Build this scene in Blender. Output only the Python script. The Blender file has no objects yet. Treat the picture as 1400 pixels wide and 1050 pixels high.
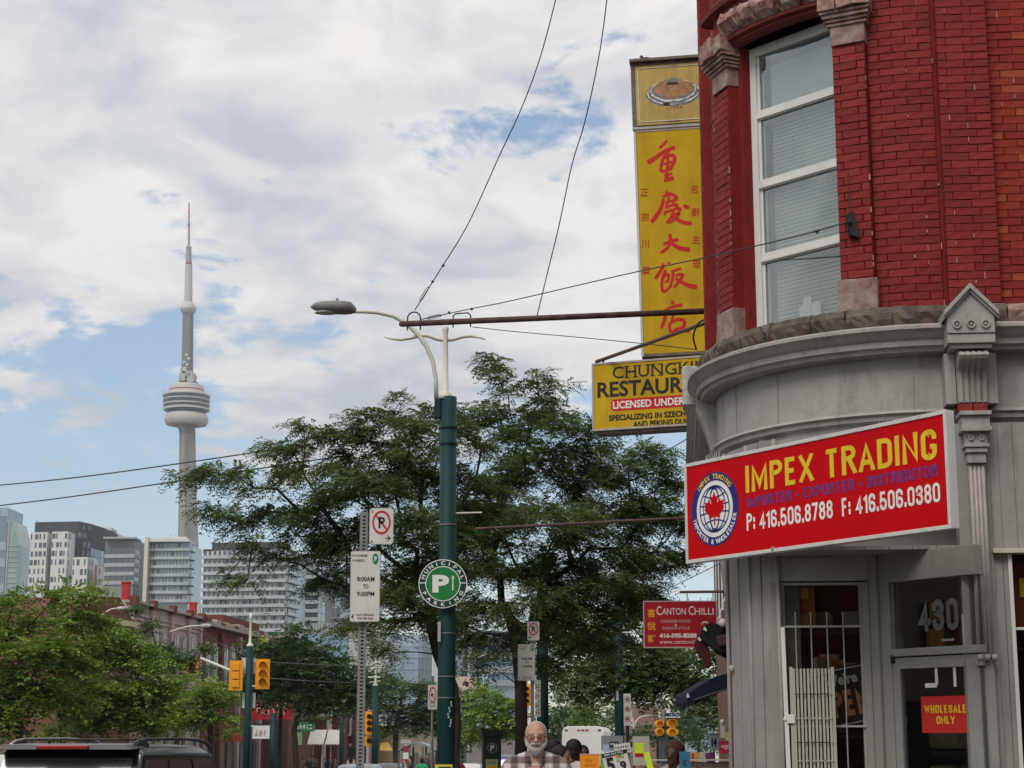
import bpy, math, random
import numpy as np
from mathutils import Vector, Matrix
R = math.radians
SC = bpy.context.scene
COL = SC.collection
# ------------------------------------------------------------------ camera, sky, sun, exposure
FPX, HZ = 2400.0, 1010.0                       # focal length in photo pixels (1400 wide), eye-level row
PIT = math.atan((HZ-525)/FPX); CP, SP = math.cos(PIT), math.sin(PIT); CZ = 1.7
FW0 = FPX/CP
PHI = math.atan(230/FW0)                       # street heading, to the right of the view
cam_d = bpy.data.cameras.new('camera'); cam = bpy.data.objects.new('camera', cam_d); COL.objects.link(cam)
cam.location = (0, 0, CZ); cam.rotation_euler = (R(90)+PIT, 0, 0)
cam_d.sensor_width = 36; cam_d.lens = 36*FPX/1400; cam_d.clip_start = .1; cam_d.clip_end = 30000
SC.camera = cam
SC.view_settings.view_transform = 'Standard'; SC.view_settings.look = 'None'
SC.view_settings.gamma = 1; SC.view_settings.use_curve_mapping = False; SC.view_settings.exposure = 0.6
SUN_EL, SUN_AZ = R(50), R(-152)                  # azimuth to the right of +Y
def make_world():
    w = bpy.data.worlds.new('World'); SC.world = w; w.use_nodes = True
    nt = w.node_tree; nt.nodes.clear(); n = nt.nodes.new; l = nt.links.new
    out = n('ShaderNodeOutputWorld'); bg1 = n('ShaderNodeBackground'); bg2 = n('ShaderNodeBackground'); mx = n('ShaderNodeMixShader')
    sky = n('ShaderNodeTexSky'); sky.sky_type = 'NISHITA'; sky.sun_disc = False
    sky.sun_elevation = SUN_EL; sky.sun_rotation = SUN_AZ; sky.air_density = 1.1; sky.dust_density = .6; sky.ozone_density = 2.2
    l(sky.outputs[0], bg1.inputs[0]); bg1.inputs[1].default_value = .095
    tc = n('ShaderNodeTexCoord'); sep = n('ShaderNodeSeparateXYZ'); l(tc.outputs['Generated'], sep.inputs[0])
    def math_(op, a, b=None, c=None):
        m = n('ShaderNodeMath'); m.operation = op
        for i, x in enumerate((a, b, c)):
            if x is None: continue
            if isinstance(x, (int, float)): m.inputs[i].default_value = x
            else: l(x, m.inputs[i])
        return m.outputs[0]
    zz = math_('ADD', math_('MAXIMUM', sep.outputs[2], 0.0), .26)
    u = math_('DIVIDE', sep.outputs[0], zz); v = math_('DIVIDE', sep.outputs[1], zz)
    cb = n('ShaderNodeCombineXYZ'); l(u, cb.inputs[0]); l(v, cb.inputs[1]); cb.inputs[2].default_value = 3.1
    def noise(scale, detail, rough, dist=0, off=None):
        t = n('ShaderNodeTexNoise'); t.inputs['Scale'].default_value = scale; t.inputs['Detail'].default_value = detail
        t.inputs['Roughness'].default_value = rough; t.inputs['Distortion'].default_value = dist
        if off:
            mp = n('ShaderNodeMapping'); mp.inputs['Location'].default_value = off; l(cb.outputs[0], mp.inputs[0]); l(mp.outputs[0], t.inputs['Vector'])
        else: l(cb.outputs[0], t.inputs['Vector'])
        return t.outputs[0]
    a = noise(2.3, 3, .5, .25, (4.3, 1.7, 0)); b = noise(8.5, 10, .60, .25, (1.2, 5.1, 2))
    cov = math_('ADD', math_('MULTIPLY', a, .50), math_('MULTIPLY', b, .50))
    # a little more open sky low down, over the skyline
    low = n('ShaderNodeMapRange'); l(sep.outputs[2], low.inputs[0]); low.inputs[1].default_value = .135; low.inputs[2].default_value = .235
    low.inputs[3].default_value = -.13; low.inputs[4].default_value = .085
    cov = math_('ADD', cov, low.outputs[0])
    cr = n('ShaderNodeMapRange'); cr.interpolation_type = 'SMOOTHSTEP'; l(cov, cr.inputs[0]); cr.inputs[1].default_value = .445; cr.inputs[2].default_value = .515
    cr.inputs[3].default_value = .06; cr.inputs[4].default_value = 1
    sh = noise(5.5, 9, .58, .4, (7.7, 2.2, 5)); ramp = n('ShaderNodeValToRGB'); l(sh, ramp.inputs[0])
    ramp.color_ramp.elements[0].position = .36; ramp.color_ramp.elements[0].color = (.50, .525, .575, 1)
    ramp.color_ramp.elements[1].position = .60; ramp.color_ramp.elements[1].color = (.85, .82, .79, 1)
    l(ramp.outputs[0], bg2.inputs[0]); bg2.inputs[1].default_value = .76
    l(cr.outputs[0], mx.inputs[0]); l(bg1.outputs[0], mx.inputs[1]); l(bg2.outputs[0], mx.inputs[2]); l(mx.outputs[0], out.inputs[0])
make_world()
sd = bpy.data.lights.new('sun', 'SUN'); sun = bpy.data.objects.new('sun', sd); COL.objects.link(sun)
sd.energy = 1.35; sd.angle = R(28); sd.color = (1, .95, .87)
sdir = Vector((math.sin(SUN_AZ)*math.cos(SUN_EL), math.cos(SUN_AZ)*math.cos(SUN_EL), math.sin(SUN_EL)))
sun.rotation_euler = sdir.to_track_quat('Z', 'Y').to_euler()
SC.render.engine = 'CYCLES'
try:
    SC.cycles.use_denoising = True; SC.cycles.max_bounces = 6; SC.cycles.transparent_max_bounces = 12; SC.cycles.volume_bounces = 0
    SC.cycles.diffuse_bounces = 3; SC.cycles.glossy_bounces = 3; SC.cycles.caustics_reflective = False; SC.cycles.caustics_refractive = False
except Exception: pass
# ------------------------------------------------------------------ geometry of the place
S = np.array([math.sin(PHI), math.cos(PHI)]); N = np.array([math.cos(PHI), -math.sin(PHI)])
def ray(px, py):
    v = 525-py
    return np.array([px-700.0, FPX*CP-v*SP, FPX*SP+v*CP])
def at(px, py, d):
    """world point seen at a photo pixel, d metres ahead"""
    r = ray(px, py); r = r/r[1]*d
    return Vector((r[0], r[1], CZ+r[2]))
def m_per_px(py, d): return d/(FPX*CP-(525-py)*SP)
def street(a, b):          # a = metres right of the street axis through the camera, b = metres down the street
    p = a*N+b*S
    return float(p[0]), float(p[1])
def gz(x, y):              # the street falls gently towards the lake
    b = x*S[0]+y*S[1]
    return -0.0125*max(0.0, b-25)
# ------------------------------------------------------------------ materials
MATS = {}
def mat(name, col, rough=.6, metal=0, var=.12, scale=3.0, bump=0.0, bscale=None, col2=None, spec=.28, detail=5, emit=None, dirt=0):
    if name in MATS: return MATS[name]
    m = bpy.data.materials.new(name); m.use_nodes = True; MATS[name] = m
    nt = m.node_tree; p = nt.nodes['Principled BSDF']; n = nt.nodes.new; l = nt.links.new
    p.inputs['Roughness'].default_value = rough; p.inputs['Metallic'].default_value = metal
    p.inputs['Specular IOR Level'].default_value = spec
    tc = n('ShaderNodeTexCoord')
    t = n('ShaderNodeTexNoise'); t.inputs['Scale'].default_value = scale; t.inputs['Detail'].default_value = detail; t.inputs['Roughness'].default_value = .6
    l(tc.outputs['Object'], t.inputs['Vector'])
    mr = n('ShaderNodeValToRGB'); l(t.outputs[0], mr.inputs[0])
    c2 = col2 or tuple(min(1, c*(1+var)) for c in col); c1 = tuple(c*(1-var) for c in col) if not col2 else col
    mr.color_ramp.elements[0].position = .32; mr.color_ramp.elements[0].color = (*c1, 1)
    mr.color_ramp.elements[1].position = .68; mr.color_ramp.elements[1].color = (*c2, 1)
    last = mr.outputs[0]
    if dirt:
        t3 = n('ShaderNodeTexNoise'); t3.inputs['Scale'].default_value = 1.6; t3.inputs['Detail'].default_value = 10; t3.inputs['Roughness'].default_value = .72
        mp3 = n('ShaderNodeMapping'); mp3.inputs['Scale'].default_value = (3, 3, .5); l(tc.outputs['Object'], mp3.inputs[0]); l(mp3.outputs[0], t3.inputs['Vector'])
        r3 = n('ShaderNodeMapRange'); l(t3.outputs[0], r3.inputs[0]); r3.inputs[1].default_value = .5; r3.inputs[2].default_value = .72; r3.inputs[3].default_value = 0; r3.inputs[4].default_value = dirt
        mx = n('ShaderNodeMix'); mx.data_type = 'RGBA'; l(r3.outputs[0], mx.inputs[0]); l(last, mx.inputs[6]); mx.inputs[7].default_value = (.09, .075, .06, 1)
        last = mx.outputs[2]
    l(last, p.inputs['Base Color'])
    if bump:
        t2 = n('ShaderNodeTexNoise'); t2.inputs['Scale'].default_value = bscale or scale*8; t2.inputs['Detail'].default_value = 6
        l(tc.outputs['Object'], t2.inputs['Vector'])
        b = n('ShaderNodeBump'); b.inputs['Strength'].default_value = bump; b.inputs['Distance'].default_value = .01
        l(t2.outputs[0], b.inputs['Height']); l(b.outputs[0], p.inputs['Normal'])
    if emit:
        p.inputs['Emission Color'].default_value = (*emit[:3], 1); p.inputs['Emission Strength'].default_value = emit[3]
    return m
def leaf_mat(name, c1, c2):
    if name in MATS: return MATS[name]
    m = bpy.data.materials.new(name); m.use_nodes = True; MATS[name] = m
    nt = m.node_tree; nt.nodes.clear(); n = nt.nodes.new; l = nt.links.new
    out = n('ShaderNodeOutputMaterial'); d = n('ShaderNodeBsdfDiffuse'); tr = n('ShaderNodeBsdfTranslucent'); mx = n('ShaderNodeMixShader'); mx.inputs[0].default_value = .38
    tc = n('ShaderNodeTexCoord'); t = n('ShaderNodeTexNoise'); t.inputs['Scale'].default_value = .9; t.inputs['Detail'].default_value = 6; t.inputs['Roughness'].default_value = .75
    l(tc.outputs['Object'], t.inputs['Vector'])
    at_ = n('ShaderNodeAttribute'); at_.attribute_name = 'tint'
    ad = n('ShaderNodeMath'); ad.operation = 'ADD'; l(t.outputs[0], ad.inputs[0]); l(at_.outputs['Fac'], ad.inputs[1])
    r = n('ShaderNodeValToRGB'); l(ad.outputs[0], r.inputs[0]); r.color_ramp.elements[0].position = .55; r.color_ramp.elements[1].position = 1.35-.4
    r.color_ramp.elements[0].color = (*c1, 1); r.color_ramp.elements[1].color = (*c2, 1)
    l(r.outputs[0], d.inputs[0]); l(r.outputs[0], tr.inputs[0])
    gl = n('ShaderNodeBsdfGlossy'); gl.inputs['Roughness'].default_value = .5; gl.inputs[0].default_value = (.6, .6, .6, 1); mx2 = n('ShaderNodeMixShader'); mx2.inputs[0].default_value = .04
    l(d.outputs[0], mx.inputs[1]); l(tr.outputs[0], mx.inputs[2]); l(mx.outputs[0], mx2.inputs[1]); l(gl.outputs[0], mx2.inputs[2]); l(mx2.outputs[0], out.inputs[0])
    return m
def glass_mat(name, tint=(.75, .8, .8), refl=.16, rough=.02):
    if name in MATS: return MATS[name]
    m = bpy.data.materials.new(name); m.use_nodes = True; MATS[name] = m
    nt = m.node_tree; nt.nodes.clear(); n = nt.nodes.new; l = nt.links.new
    out = n('ShaderNodeOutputMaterial'); t = n('ShaderNodeBsdfTransparent'); t.inputs[0].default_value = (*tint, 1)
    g = n('ShaderNodeBsdfGlossy'); g.inputs['Roughness'].default_value = rough; g.inputs[0].default_value = (.9, .93, .95, 1)
    lw = n('ShaderNodeLayerWeight'); lw.inputs[0].default_value = .35
    a = n('ShaderNodeMath'); a.operation = 'MULTIPLY_ADD'; l(lw.outputs['Fresnel'], a.inputs[0]); a.inputs[1].default_value = .30; a.inputs[2].default_value = refl; a.use_clamp = True
    mx = n('ShaderNodeMixShader'); l(a.outputs[0], mx.inputs[0]); l(t.outputs[0], mx.inputs[1]); l(g.outputs[0], mx.inputs[2]); l(mx.outputs[0], out.inputs[0])
    return m
# ------------------------------------------------------------------ mesh helpers
def prop(o, label=None, cat=None, group=None, kind=None):
    if label: o['label'] = label
    if cat: o['category'] = cat
    if group: o['group'] = group
    if kind: o['kind'] = kind
    return o
def thing(name, label, cat, loc=(0, 0, 0), rz=0, group=None):
    o = bpy.data.objects.new(name, None); COL.objects.link(o); o.empty_display_size = .2
    o.location = loc; o.rotation_euler = (0, 0, rz); prop(o, label, cat, group)
    return o
def link(name, me, parent=None, loc=None, rot=None):
    o = bpy.data.objects.new(name, me); COL.objects.link(o)
    if parent: o.parent = parent
    if loc is not None: o.location = loc
    if rot is not None: o.rotation_euler = rot
    return o
class MB:
    def __init__(s): s.v = []; s.f = []; s.m = []; s.M = None
    def add(s, vs, fs, mi=0):
        k = len(s.v)
        if s.M is not None: vs = [tuple(s.M @ Vector(p)) for p in vs]
        s.v += [tuple(p) for p in vs]; s.f += [tuple(i+k for i in f) for f in fs]; s.m += [mi]*len(fs)
        return s
    def box(s, x0, x1, y0, y1, z0, z1, mi=0):
        return s.add([(x0, y0, z0), (x1, y0, z0), (x1, y1, z0), (x0, y1, z0), (x0, y0, z1), (x1, y0, z1), (x1, y1, z1), (x0, y1, z1)],
                     [(0, 3, 2, 1), (4, 5, 6, 7), (0, 1, 5, 4), (1, 2, 6, 5), (2, 3, 7, 6), (3, 0, 4, 7)], mi)
    def hexa(s, p, mi=0):   # 8 points: bottom 4 ccw, top 4 ccw
        return s.add(p, [(0, 3, 2, 1), (4, 5, 6, 7), (0, 1, 5, 4), (1, 2, 6, 5), (2, 3, 7, 6), (3, 0, 4, 7)], mi)
    def prism(s, poly, y0, y1, mi=0):   # polygon in xz, extruded along y
        n = len(poly)
        return s.add([(x, y0, z) for x, z in poly]+[(x, y1, z) for x, z in poly],
                     [tuple(range(n)), tuple(range(2*n-1, n-1, -1))]+[(i, i+n, (i+1) % n+n, (i+1) % n) for i in range(n)], mi)
    def vprism(s, poly, z0, z1, mi=0):  # polygon in xy, extruded up (ccw)
        n = len(poly)
        return s.add([(x, y, z0) for x, y in poly]+[(x, y, z1) for x, y in poly],
                     [tuple(range(n-1, -1, -1)), tuple(range(n, 2*n))]+[(i, (i+1) % n, (i+1) % n+n, i+n) for i in range(n)], mi)
    def tube(s, pts, r, n=8, mi=0, caps=True):
        pts = [Vector(p) for p in pts]; rs = r if isinstance(r, (list, tuple)) else [r]*len(pts)
        vs = []; up = None
        for i, p in enumerate(pts):
            t = (pts[min(i+1, len(pts)-1)]-pts[max(i-1, 0)]).normalized()
            if up is None:
                up = Vector((0, 0, 1)) if abs(t.z) < .9 else Vector((1, 0, 0))
            a = t.cross(up)
            if a.length < 1e-4: a = t.cross(Vector((0, 1, 0)))
            a.normalize(); b = a.cross(t).normalized(); up = b
            for k in range(n):
                q = 2*math.pi*k/n; vs.append(tuple(p+(a*math.cos(q)+b*math.sin(q))*rs[i]))
        fs = [(i*n+k, i*n+(k+1) % n, (i+1)*n+(k+1) % n, (i+1)*n+k) for i in range(len(pts)-1) for k in range(n)]
        if caps: fs += [tuple(range(n-1, -1, -1)), tuple((len(pts)-1)*n+k for k in range(n))]
        return s.add(vs, fs, mi)
    def rev(s, prof, n=32, c=(0, 0), mi=0, a0=0, a1=360):   # profile of (r, z) about a vertical axis
        full = abs(a1-a0) >= 360; m = n if full else n+1
        vs = [(c[0]+r*math.cos(R(a0+(a1-a0)*k/n)), c[1]+r*math.sin(R(a0+(a1-a0)*k/n)), z) for r, z in prof for k in range(m)]
        fs = []
        for i in range(len(prof)-1):
            for k in range(n): fs.append((i*m+k, i*m+(k+1) % m, (i+1)*m+(k+1) % m, (i+1)*m+k))
        return s.add(vs, fs, mi)
    def sphere(s, c, r, n=12, mi=0):
        r = r if isinstance(r, (tuple, list)) else (r, r, r)
        vs = []; h = n//2
        for i in range(h+1):
            t = math.pi*i/h
            for k in range(n):
                q = 2*math.pi*k/n; vs.append((c[0]+r[0]*math.sin(t)*math.cos(q), c[1]+r[1]*math.sin(t)*math.sin(q), c[2]+r[2]*math.cos(t)))
        return s.add(vs, [(i*n+k, (i+1)*n+k, (i+1)*n+(k+1) % n, i*n+(k+1) % n) for i in range(h) for k in range(n)], mi)
    def disc(s, c, r, y, n=32, mi=0, rz=None, r0=0, t=.004):   # disc or ring facing -y
        rz = rz or r; vs = []; 
        if r0:
            k0 = r0/r
            for kk in (1, k0):
                for yy in (y, y+t): vs += [(c[0]+r*kk*math.cos(2*math.pi*k/n), yy, c[1]+rz*kk*math.sin(2*math.pi*k/n)) for k in range(n)]
            fs = []
            for k in range(n):
                j = (k+1) % n
                fs += [(k, j, 2*n+j, 2*n+k), (n+j, n+k, 3*n+k, 3*n+j), (j, k, n+k, n+j), (2*n+k, 2*n+j, 3*n+j, 3*n+k)]
            return s.add(vs, fs, mi)
        return s.prism([(c[0]+r*math.cos(2*math.pi*k/n), c[1]+rz*math.sin(2*math.pi*k/n)) for k in range(n)], y, y+t, mi)
    def mesh(s, name, mats, smooth=False):
        me = bpy.data.meshes.new(name); me.from_pydata(s.v, [], s.f)
        for m in (mats if isinstance(mats, (list, tuple)) else [mats]): me.materials.append(m)
        if any(s.m): me.polygons.foreach_set('material_index', s.m)
        if smooth: me.polygons.foreach_set('use_smooth', [True]*len(s.f))
        me.update(); return me
    def obj(s, name, mats, parent=None, smooth=False, kind=None, label=None, loc=None, rot=None, bevel=0, weld=False):
        o = link(name, s.mesh(name, mats, smooth), parent, loc, rot)
        if kind: o['kind'] = kind
        if label: o['label'] = label
        if bevel:
            b = o.modifiers.new('b', 'BEVEL'); b.width = bevel; b.segments = 2; b.limit_method = 'ANGLE'; b.angle_limit = R(40)
        return o
def smooth_angle(o, a=35):
    me = o.data; me.polygons.foreach_set('use_smooth', [True]*len(me.polygons))
    try: me.set_sharp_from_angle(angle=R(a))
    except Exception: pass
    return o
def quads_mesh(name, V, m, tint=None):   # V: (n,4,3)
    n = V.shape[0]; me = bpy.data.meshes.new(name)
    me.vertices.add(n*4); me.vertices.foreach_set('co', V.reshape(-1).astype('f'))
    me.loops.add(n*4); me.loops.foreach_set('vertex_index', np.arange(n*4, dtype='i'))
    me.polygons.add(n); me.polygons.foreach_set('loop_start', np.arange(0, n*4, 4, dtype='i'))
    try: me.polygons.foreach_set('loop_total', np.full(n, 4, dtype='i'))
    except Exception: pass
    me.materials.append(m); me.update(calc_edges=True)
    if tint is not None:
        at_ = me.attributes.new('tint', 'FLOAT', 'POINT'); at_.data.foreach_set('value', np.repeat(tint, 4).astype('f'))
    return me
def txt(parent, s, x, z, h, m, y=-.002, sx=1.0, bold=0, align='CENTER', rot=0, name='lettering', ext=.0008, shear=0, sp=1.0):
    """lettering standing in the xz plane, facing -y; h is the cap height"""
    c = bpy.data.curves.new('t', 'FONT'); c.body = s; c.size = h/.70; c.extrude = ext; c.offset = bold; c.align_x = align; c.shear = shear; c.space_character = sp
    c.resolution_u = 3
    o = bpy.data.objects.new('t', c); COL.objects.link(o)
    bpy.context.view_layer.update()
    me = bpy.data.meshes.new_from_object(o.evaluated_get(bpy.context.evaluated_depsgraph_get()))
    bpy.data.objects.remove(o)
    me.transform(Matrix.Translation((x, y, z)) @ Matrix.Rotation(-rot, 4, 'Y') @ Matrix.Rotation(R(90), 4, 'X') @ Matrix.Diagonal((sx, 1, 1, 1)))
    me.materials.clear(); me.materials.append(m)
    return link(name, me, parent)
def ring_txt(parent, s, cx, cz, r, a0, a1, h, m, y, name='lettering', sx=1, flip=False, bold=0):
    """letters along a circle, a0..a1 degrees clockwise from the top (or along the bottom with flip)"""
    meshes = []; k = len(s)
    o_all = []
    for i, ch in enumerate(s):
        if ch == ' ': continue
        a = R(a0+(a1-a0)*(i+.5)/k); x = cx+r*math.sin(a); z = cz+r*math.cos(a)
        rot = -a if not flip else -a+math.pi
        o = txt(None, ch, 0, -h/2, h, m, 0, sx, bold)
        me = o.data; me.transform(Matrix.Translation((x, y, z)) @ Matrix.Rotation(-rot, 4, 'Y')); o_all.append(o)
    mb = MB()
    for o in o_all:
        mb.add([tuple(v.co) for v in o.data.vertices], [tuple(p.vertices) for p in o.data.polygons]); bpy.data.objects.remove(o)
    return mb.obj(name, m, parent)
def brush(mb, pts, w, y, mi=0, conv=None):
    """one brush stroke: a smooth ribbon through pts with widths w (start, middle, end)"""
    P = [Vector((p[0], p[1])) for p in pts]
    Q = []
    for i in range(len(P)-1):
        p0 = P[max(i-1, 0)]; p1 = P[i]; p2 = P[i+1]; p3 = P[min(i+2, len(P)-1)]
        for k in range(5):
            t = k/5; Q.append(.5*((2*p1)+(p2-p0)*t+(2*p0-5*p1+4*p2-p3)*t*t+(3*p1-p0-3*p2+p3)*t**3))
    Q.append(P[-1]); n = len(Q); L_, R_ = [], []
    for i, q in enumerate(Q):
        t = Q[min(i+1, n-1)]-Q[max(i-1, 0)]; t.normalize(); u = i/(n-1)
        ww = w[0]*(1-u)**2+2*w[1]*u*(1-u)+w[2]*u*u
        if i == 0 or i == n-1: ww *= .6
        nn = Vector((-t.y, t.x))*ww/2; L_.append(q+nn); R_.append(q-nn)
    A = [conv(p) for p in L_]; B = [conv(p) for p in R_]
    vs = [(p[0], y, p[1]) for p in A]+[(p[0], y, p[1]) for p in B]
    mb.add(vs, [(i, i+1, n+i+1, n+i) for i in range(n-1)], mi)
# a condensed gothic alphabet drawn as strokes, box 0..w by 0..1
def _arc(cx, cy, rx, ry, a0, a1, n=6): return [(cx+rx*math.cos(R(a0+(a1-a0)*k/n)), cy+ry*math.sin(R(a0+(a1-a0)*k/n))) for k in range(n+1)]
GW = .40
def _o(w=GW, r=.19): return _arc(w-r, 1-r, r, r, 0, 90, 4)+_arc(r, 1-r, r, r, 90, 180, 4)+_arc(r, r, r, r, 180, 270, 4)+_arc(w-r, r, r, r, 270, 360, 4)+[(w, 1-r)]
_w = GW
GLY = {'I': (.0, [[(0, 0), (0, 1)]]), 'M': (.56, [[(0, 0), (0, 1), (.28, .18), (.56, 1), (.56, 0)]]), 'P': (_w, [[(0, 0), (0, 1)]+_arc(_w-.2, .78, .2, .22, 90, -90, 6)+[(0, .56)]]),
 'E': (.34, [[(.34, 1), (0, 1), (0, 0), (.34, 0)], [(0, .52), (.30, .52)]]), 'X': (.44, [[(0, 0), (.44, 1)], [(0, 1), (.44, 0)]]), 'T': (.44, [[(0, 1), (.44, 1)], [(.22, 1), (.22, 0)]]),
 'R': (_w, [[(0, 0), (0, 1)]+_arc(_w-.2, .78, .2, .22, 90, -90, 6)+[(0, .56)], [(.2, .56), (_w+.02, 0)]]), 'A': (.46, [[(0, 0), (.23, 1), (.46, 0)], [(.08, .27), (.38, .27)]]), 'D': (_w, [[(0, 0), (0, 1)]+_arc(_w-.2, .8, .2, .2, 90, 0, 5)+_arc(_w-.2, .2, .2, .2, 0, -90, 5)+[(0, 0)]]),
 'N': (.42, [[(0, 0), (0, 1), (.42, 0), (.42, 1)]]), 'G': (_w, [[(_w, .785)]+_arc(_w-.2, .8, .2, .2, 0, 90, 4)+_arc(.2, .8, .2, .2, 90, 180, 4)+_arc(.2, .2, .2, .2, 180, 270, 4)+_arc(_w-.2, .2, .2, .2, 270, 360, 4)+[(_w, .38)], [(.24, .42), (_w, .42)]]),
 'O': (_w, [_o()]), '0': (_w, [_o()]), 'S': (_w, [[(_w, .76)]+_arc(_w-.2, .8, .2, .2, 0, 90, 4)+_arc(.2, .77, .2, .23, 90, 240, 6)+_arc(_w-.2, .24, .2, .24, 60, -90, 6)+_arc(.2, .2, .2, .2, 270, 180, 4)+[(0, .24)]]),
 'B': (_w, [[(0, 0), (0, 1)]+_arc(_w-.21, .77, .2, .23, 90, -90, 6)+[(0, .54)]+_arc(_w-.2, .27, .2, .27, 90, -90, 6)+[(0, 0)]]), 'U': (_w, [[(0, 1)]+_arc(.2, .2, .2, .2, 180, 270, 4)+_arc(_w-.2, .2, .2, .2, 270, 360, 4)+[(_w, 1)]]),
 'H': (_w, [[(0, 0), (0, 1)], [(_w, 0), (_w, 1)], [(0, .52), (_w, .52)]]), 'L': (.32, [[(0, 1), (0, 0), (.32, 0)]]), 'F': (.32, [[(0, 0), (0, 1), (.32, 1)], [(0, .52), (.28, .52)]]), 'W': (.62, [[(0, 1), (.15, 0), (.31, .85), (.47, 0), (.62, 1)]]), 'Y': (.42, [[(0, 1), (.21, .45), (.42, 1)], [(.21, .45), (.21, 0)]]), 'K': (.42, [[(0, 0), (0, 1)], [(.4, 1), (.0, .4)], [(.12, .55), (.42, 0)]]),
 'C': (_w, [[(_w, .74)]+_arc(_w-.2, .8, .2, .2, 0, 90, 4)+_arc(.2, .8, .2, .2, 90, 180, 4)+_arc(.2, .2, .2, .2, 180, 270, 4)+_arc(_w-.2, .2, .2, .2, 270, 360, 4)+[(_w, .26)]]),
 '1': (.16, [[(.0, .80), (.16, 1), (.16, 0)]]), '4': (.42, [[(.30, 0), (.30, 1), (0, .26), (.42, .26)]]), '6': (_w, [[(_w, .785)]+_arc(_w-.2, .8, .2, .2, 0, 90, 4)+_arc(.2, .8, .2, .2, 90, 180, 4)+_arc(.2, .2, .2, .2, 180, 270, 4)+_arc(_w-.2, .2, .2, .2, 270, 360, 4)+_arc(_w-.17, .34, .17, .17, 0, 90, 4)+[(.14, .51), (.0, .42)]]),
 '5': (_w, [[(_w-.03, 1), (.03, 1), (.0, .5), (.12, .58)]+_arc(_w-.2, .38, .2, .2, 90, 0, 4)+_arc(_w-.2, .2, .2, .2, 0, -90, 4)+_arc(.2, .2, .2, .2, 270, 180, 4)]), '8': (_w, [_arc(.2, .77, .185, .23, -90, 270, 14), _arc(.2, .27, .2, .27, -90, 270, 14)]), '7': (.38, [[(0, 1), (.38, 1), (.12, 0)]]),
 '3': (_w, [[(0, .78)]+_arc(.2, .8, .2, .2, 180, 90, 4)+_arc(_w-.2, .77, .2, .23, 90, -60, 6)+[(.14, .54)]+_arc(_w-.2, .27, .2, .27, 60, -90, 6)+_arc(.2, .2, .2, .2, 270, 180, 4)]), '9': (_w, [[(0, .215)]+_arc(.2, .2, .2, .2, 180, 270, 4)+_arc(_w-.2, .2, .2, .2, 270, 360, 4)+_arc(_w-.2, .8, .2, .2, 0, 90, 4)+_arc(.2, .8, .2, .2, 90, 180, 4)+_arc(.17, .66, .17, .17, 180, 270, 4)+[(_w-.14, .49), (_w, .58)]]),
 '.': (.0, [[(0, -.02), (0, .10)]]), ':': (.0, [[(0, .08), (0, .22)], [(0, .55), (0, .69)]]), '•': (.12, [[(-.02, .44), (.14, .44)], [(.06, .36), (.06, .52)]]), ' ': (.12, []), '-': (.2, [[(0, .45), (.2, .45)]]), '&': (.42, [[(.42, 0), (.06, .78), (.2, 1), (.32, .8), (.0, .3), (.14, 0), (.42, .34)]]), '$': (_w, [[(_w, .76)]+_arc(.2, .77, .2, .23, 60, 240, 8)+_arc(.2, .24, .2, .24, 60, -120, 8)])}
def gothic(parent, s, x0, x1, z0, h, m, y, th=.19, name='lettering', gap=.11):
    """letters stretched to run from x0 to x1, cap height h"""
    xs = []; cur = th/2
    for ch in s: w, st = GLY[ch]; xs.append(cur); cur += w+th+(gap if ch != ' ' else gap*.6)
    tot = cur-gap-th/2; mb = MB(); kx = (x1-x0)/tot; n = 0
    for ch, ox in zip(s, xs):
        for st in GLY[ch][1]:
            n += 1; P = [Vector((ox+a, th/2+b*(1-th))) for a, b in st]; L, Q = [], []; k = len(P); closed = (P[0]-P[-1]).length < 1e-4 and k > 2
            for i in range(k):
                a = P[i-1] if i else (P[-2] if closed else None); b = P[i+1] if i < k-1 else (P[1] if closed else None)
                d1 = (P[i]-a).normalized() if a is not None else (b-P[i]).normalized(); d2 = (b-P[i]).normalized() if b is not None else d1
                t = (d1+d2); t = t.normalized() if t.length > .05 else d1; nn = Vector((-t.y, t.x)); c = max(.42, nn.dot(Vector((-d1.y, d1.x)))); wv_ = th/2/c
                ext = Vector((0, 0))
                if a is None: ext = -d1*th/2
                elif b is None: ext = d1*th/2
                if abs(ext.x) > abs(ext.y)*.8 and ch in 'GCSEFTLHA25630986-BPRD': ext = ext*0
                L.append(P[i]+ext+nn*wv_); Q.append(P[i]+ext-nn*wv_)
            yy = y-.0001*(n % 9)
            vs = [(x0+p.x*kx, yy, z0+p.y*h) for p in L]+[(x0+p.x*kx, yy, z0+p.y*h) for p in Q]
            vs = [(vx, vy, max(z0, min(z0+h, vz))) for vx, vy, vz in vs]
            mb.add(vs, [(i, i+1, k+i+1, k+i) for i in range(k-1)])
    return mb.obj(name, m, parent)
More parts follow.
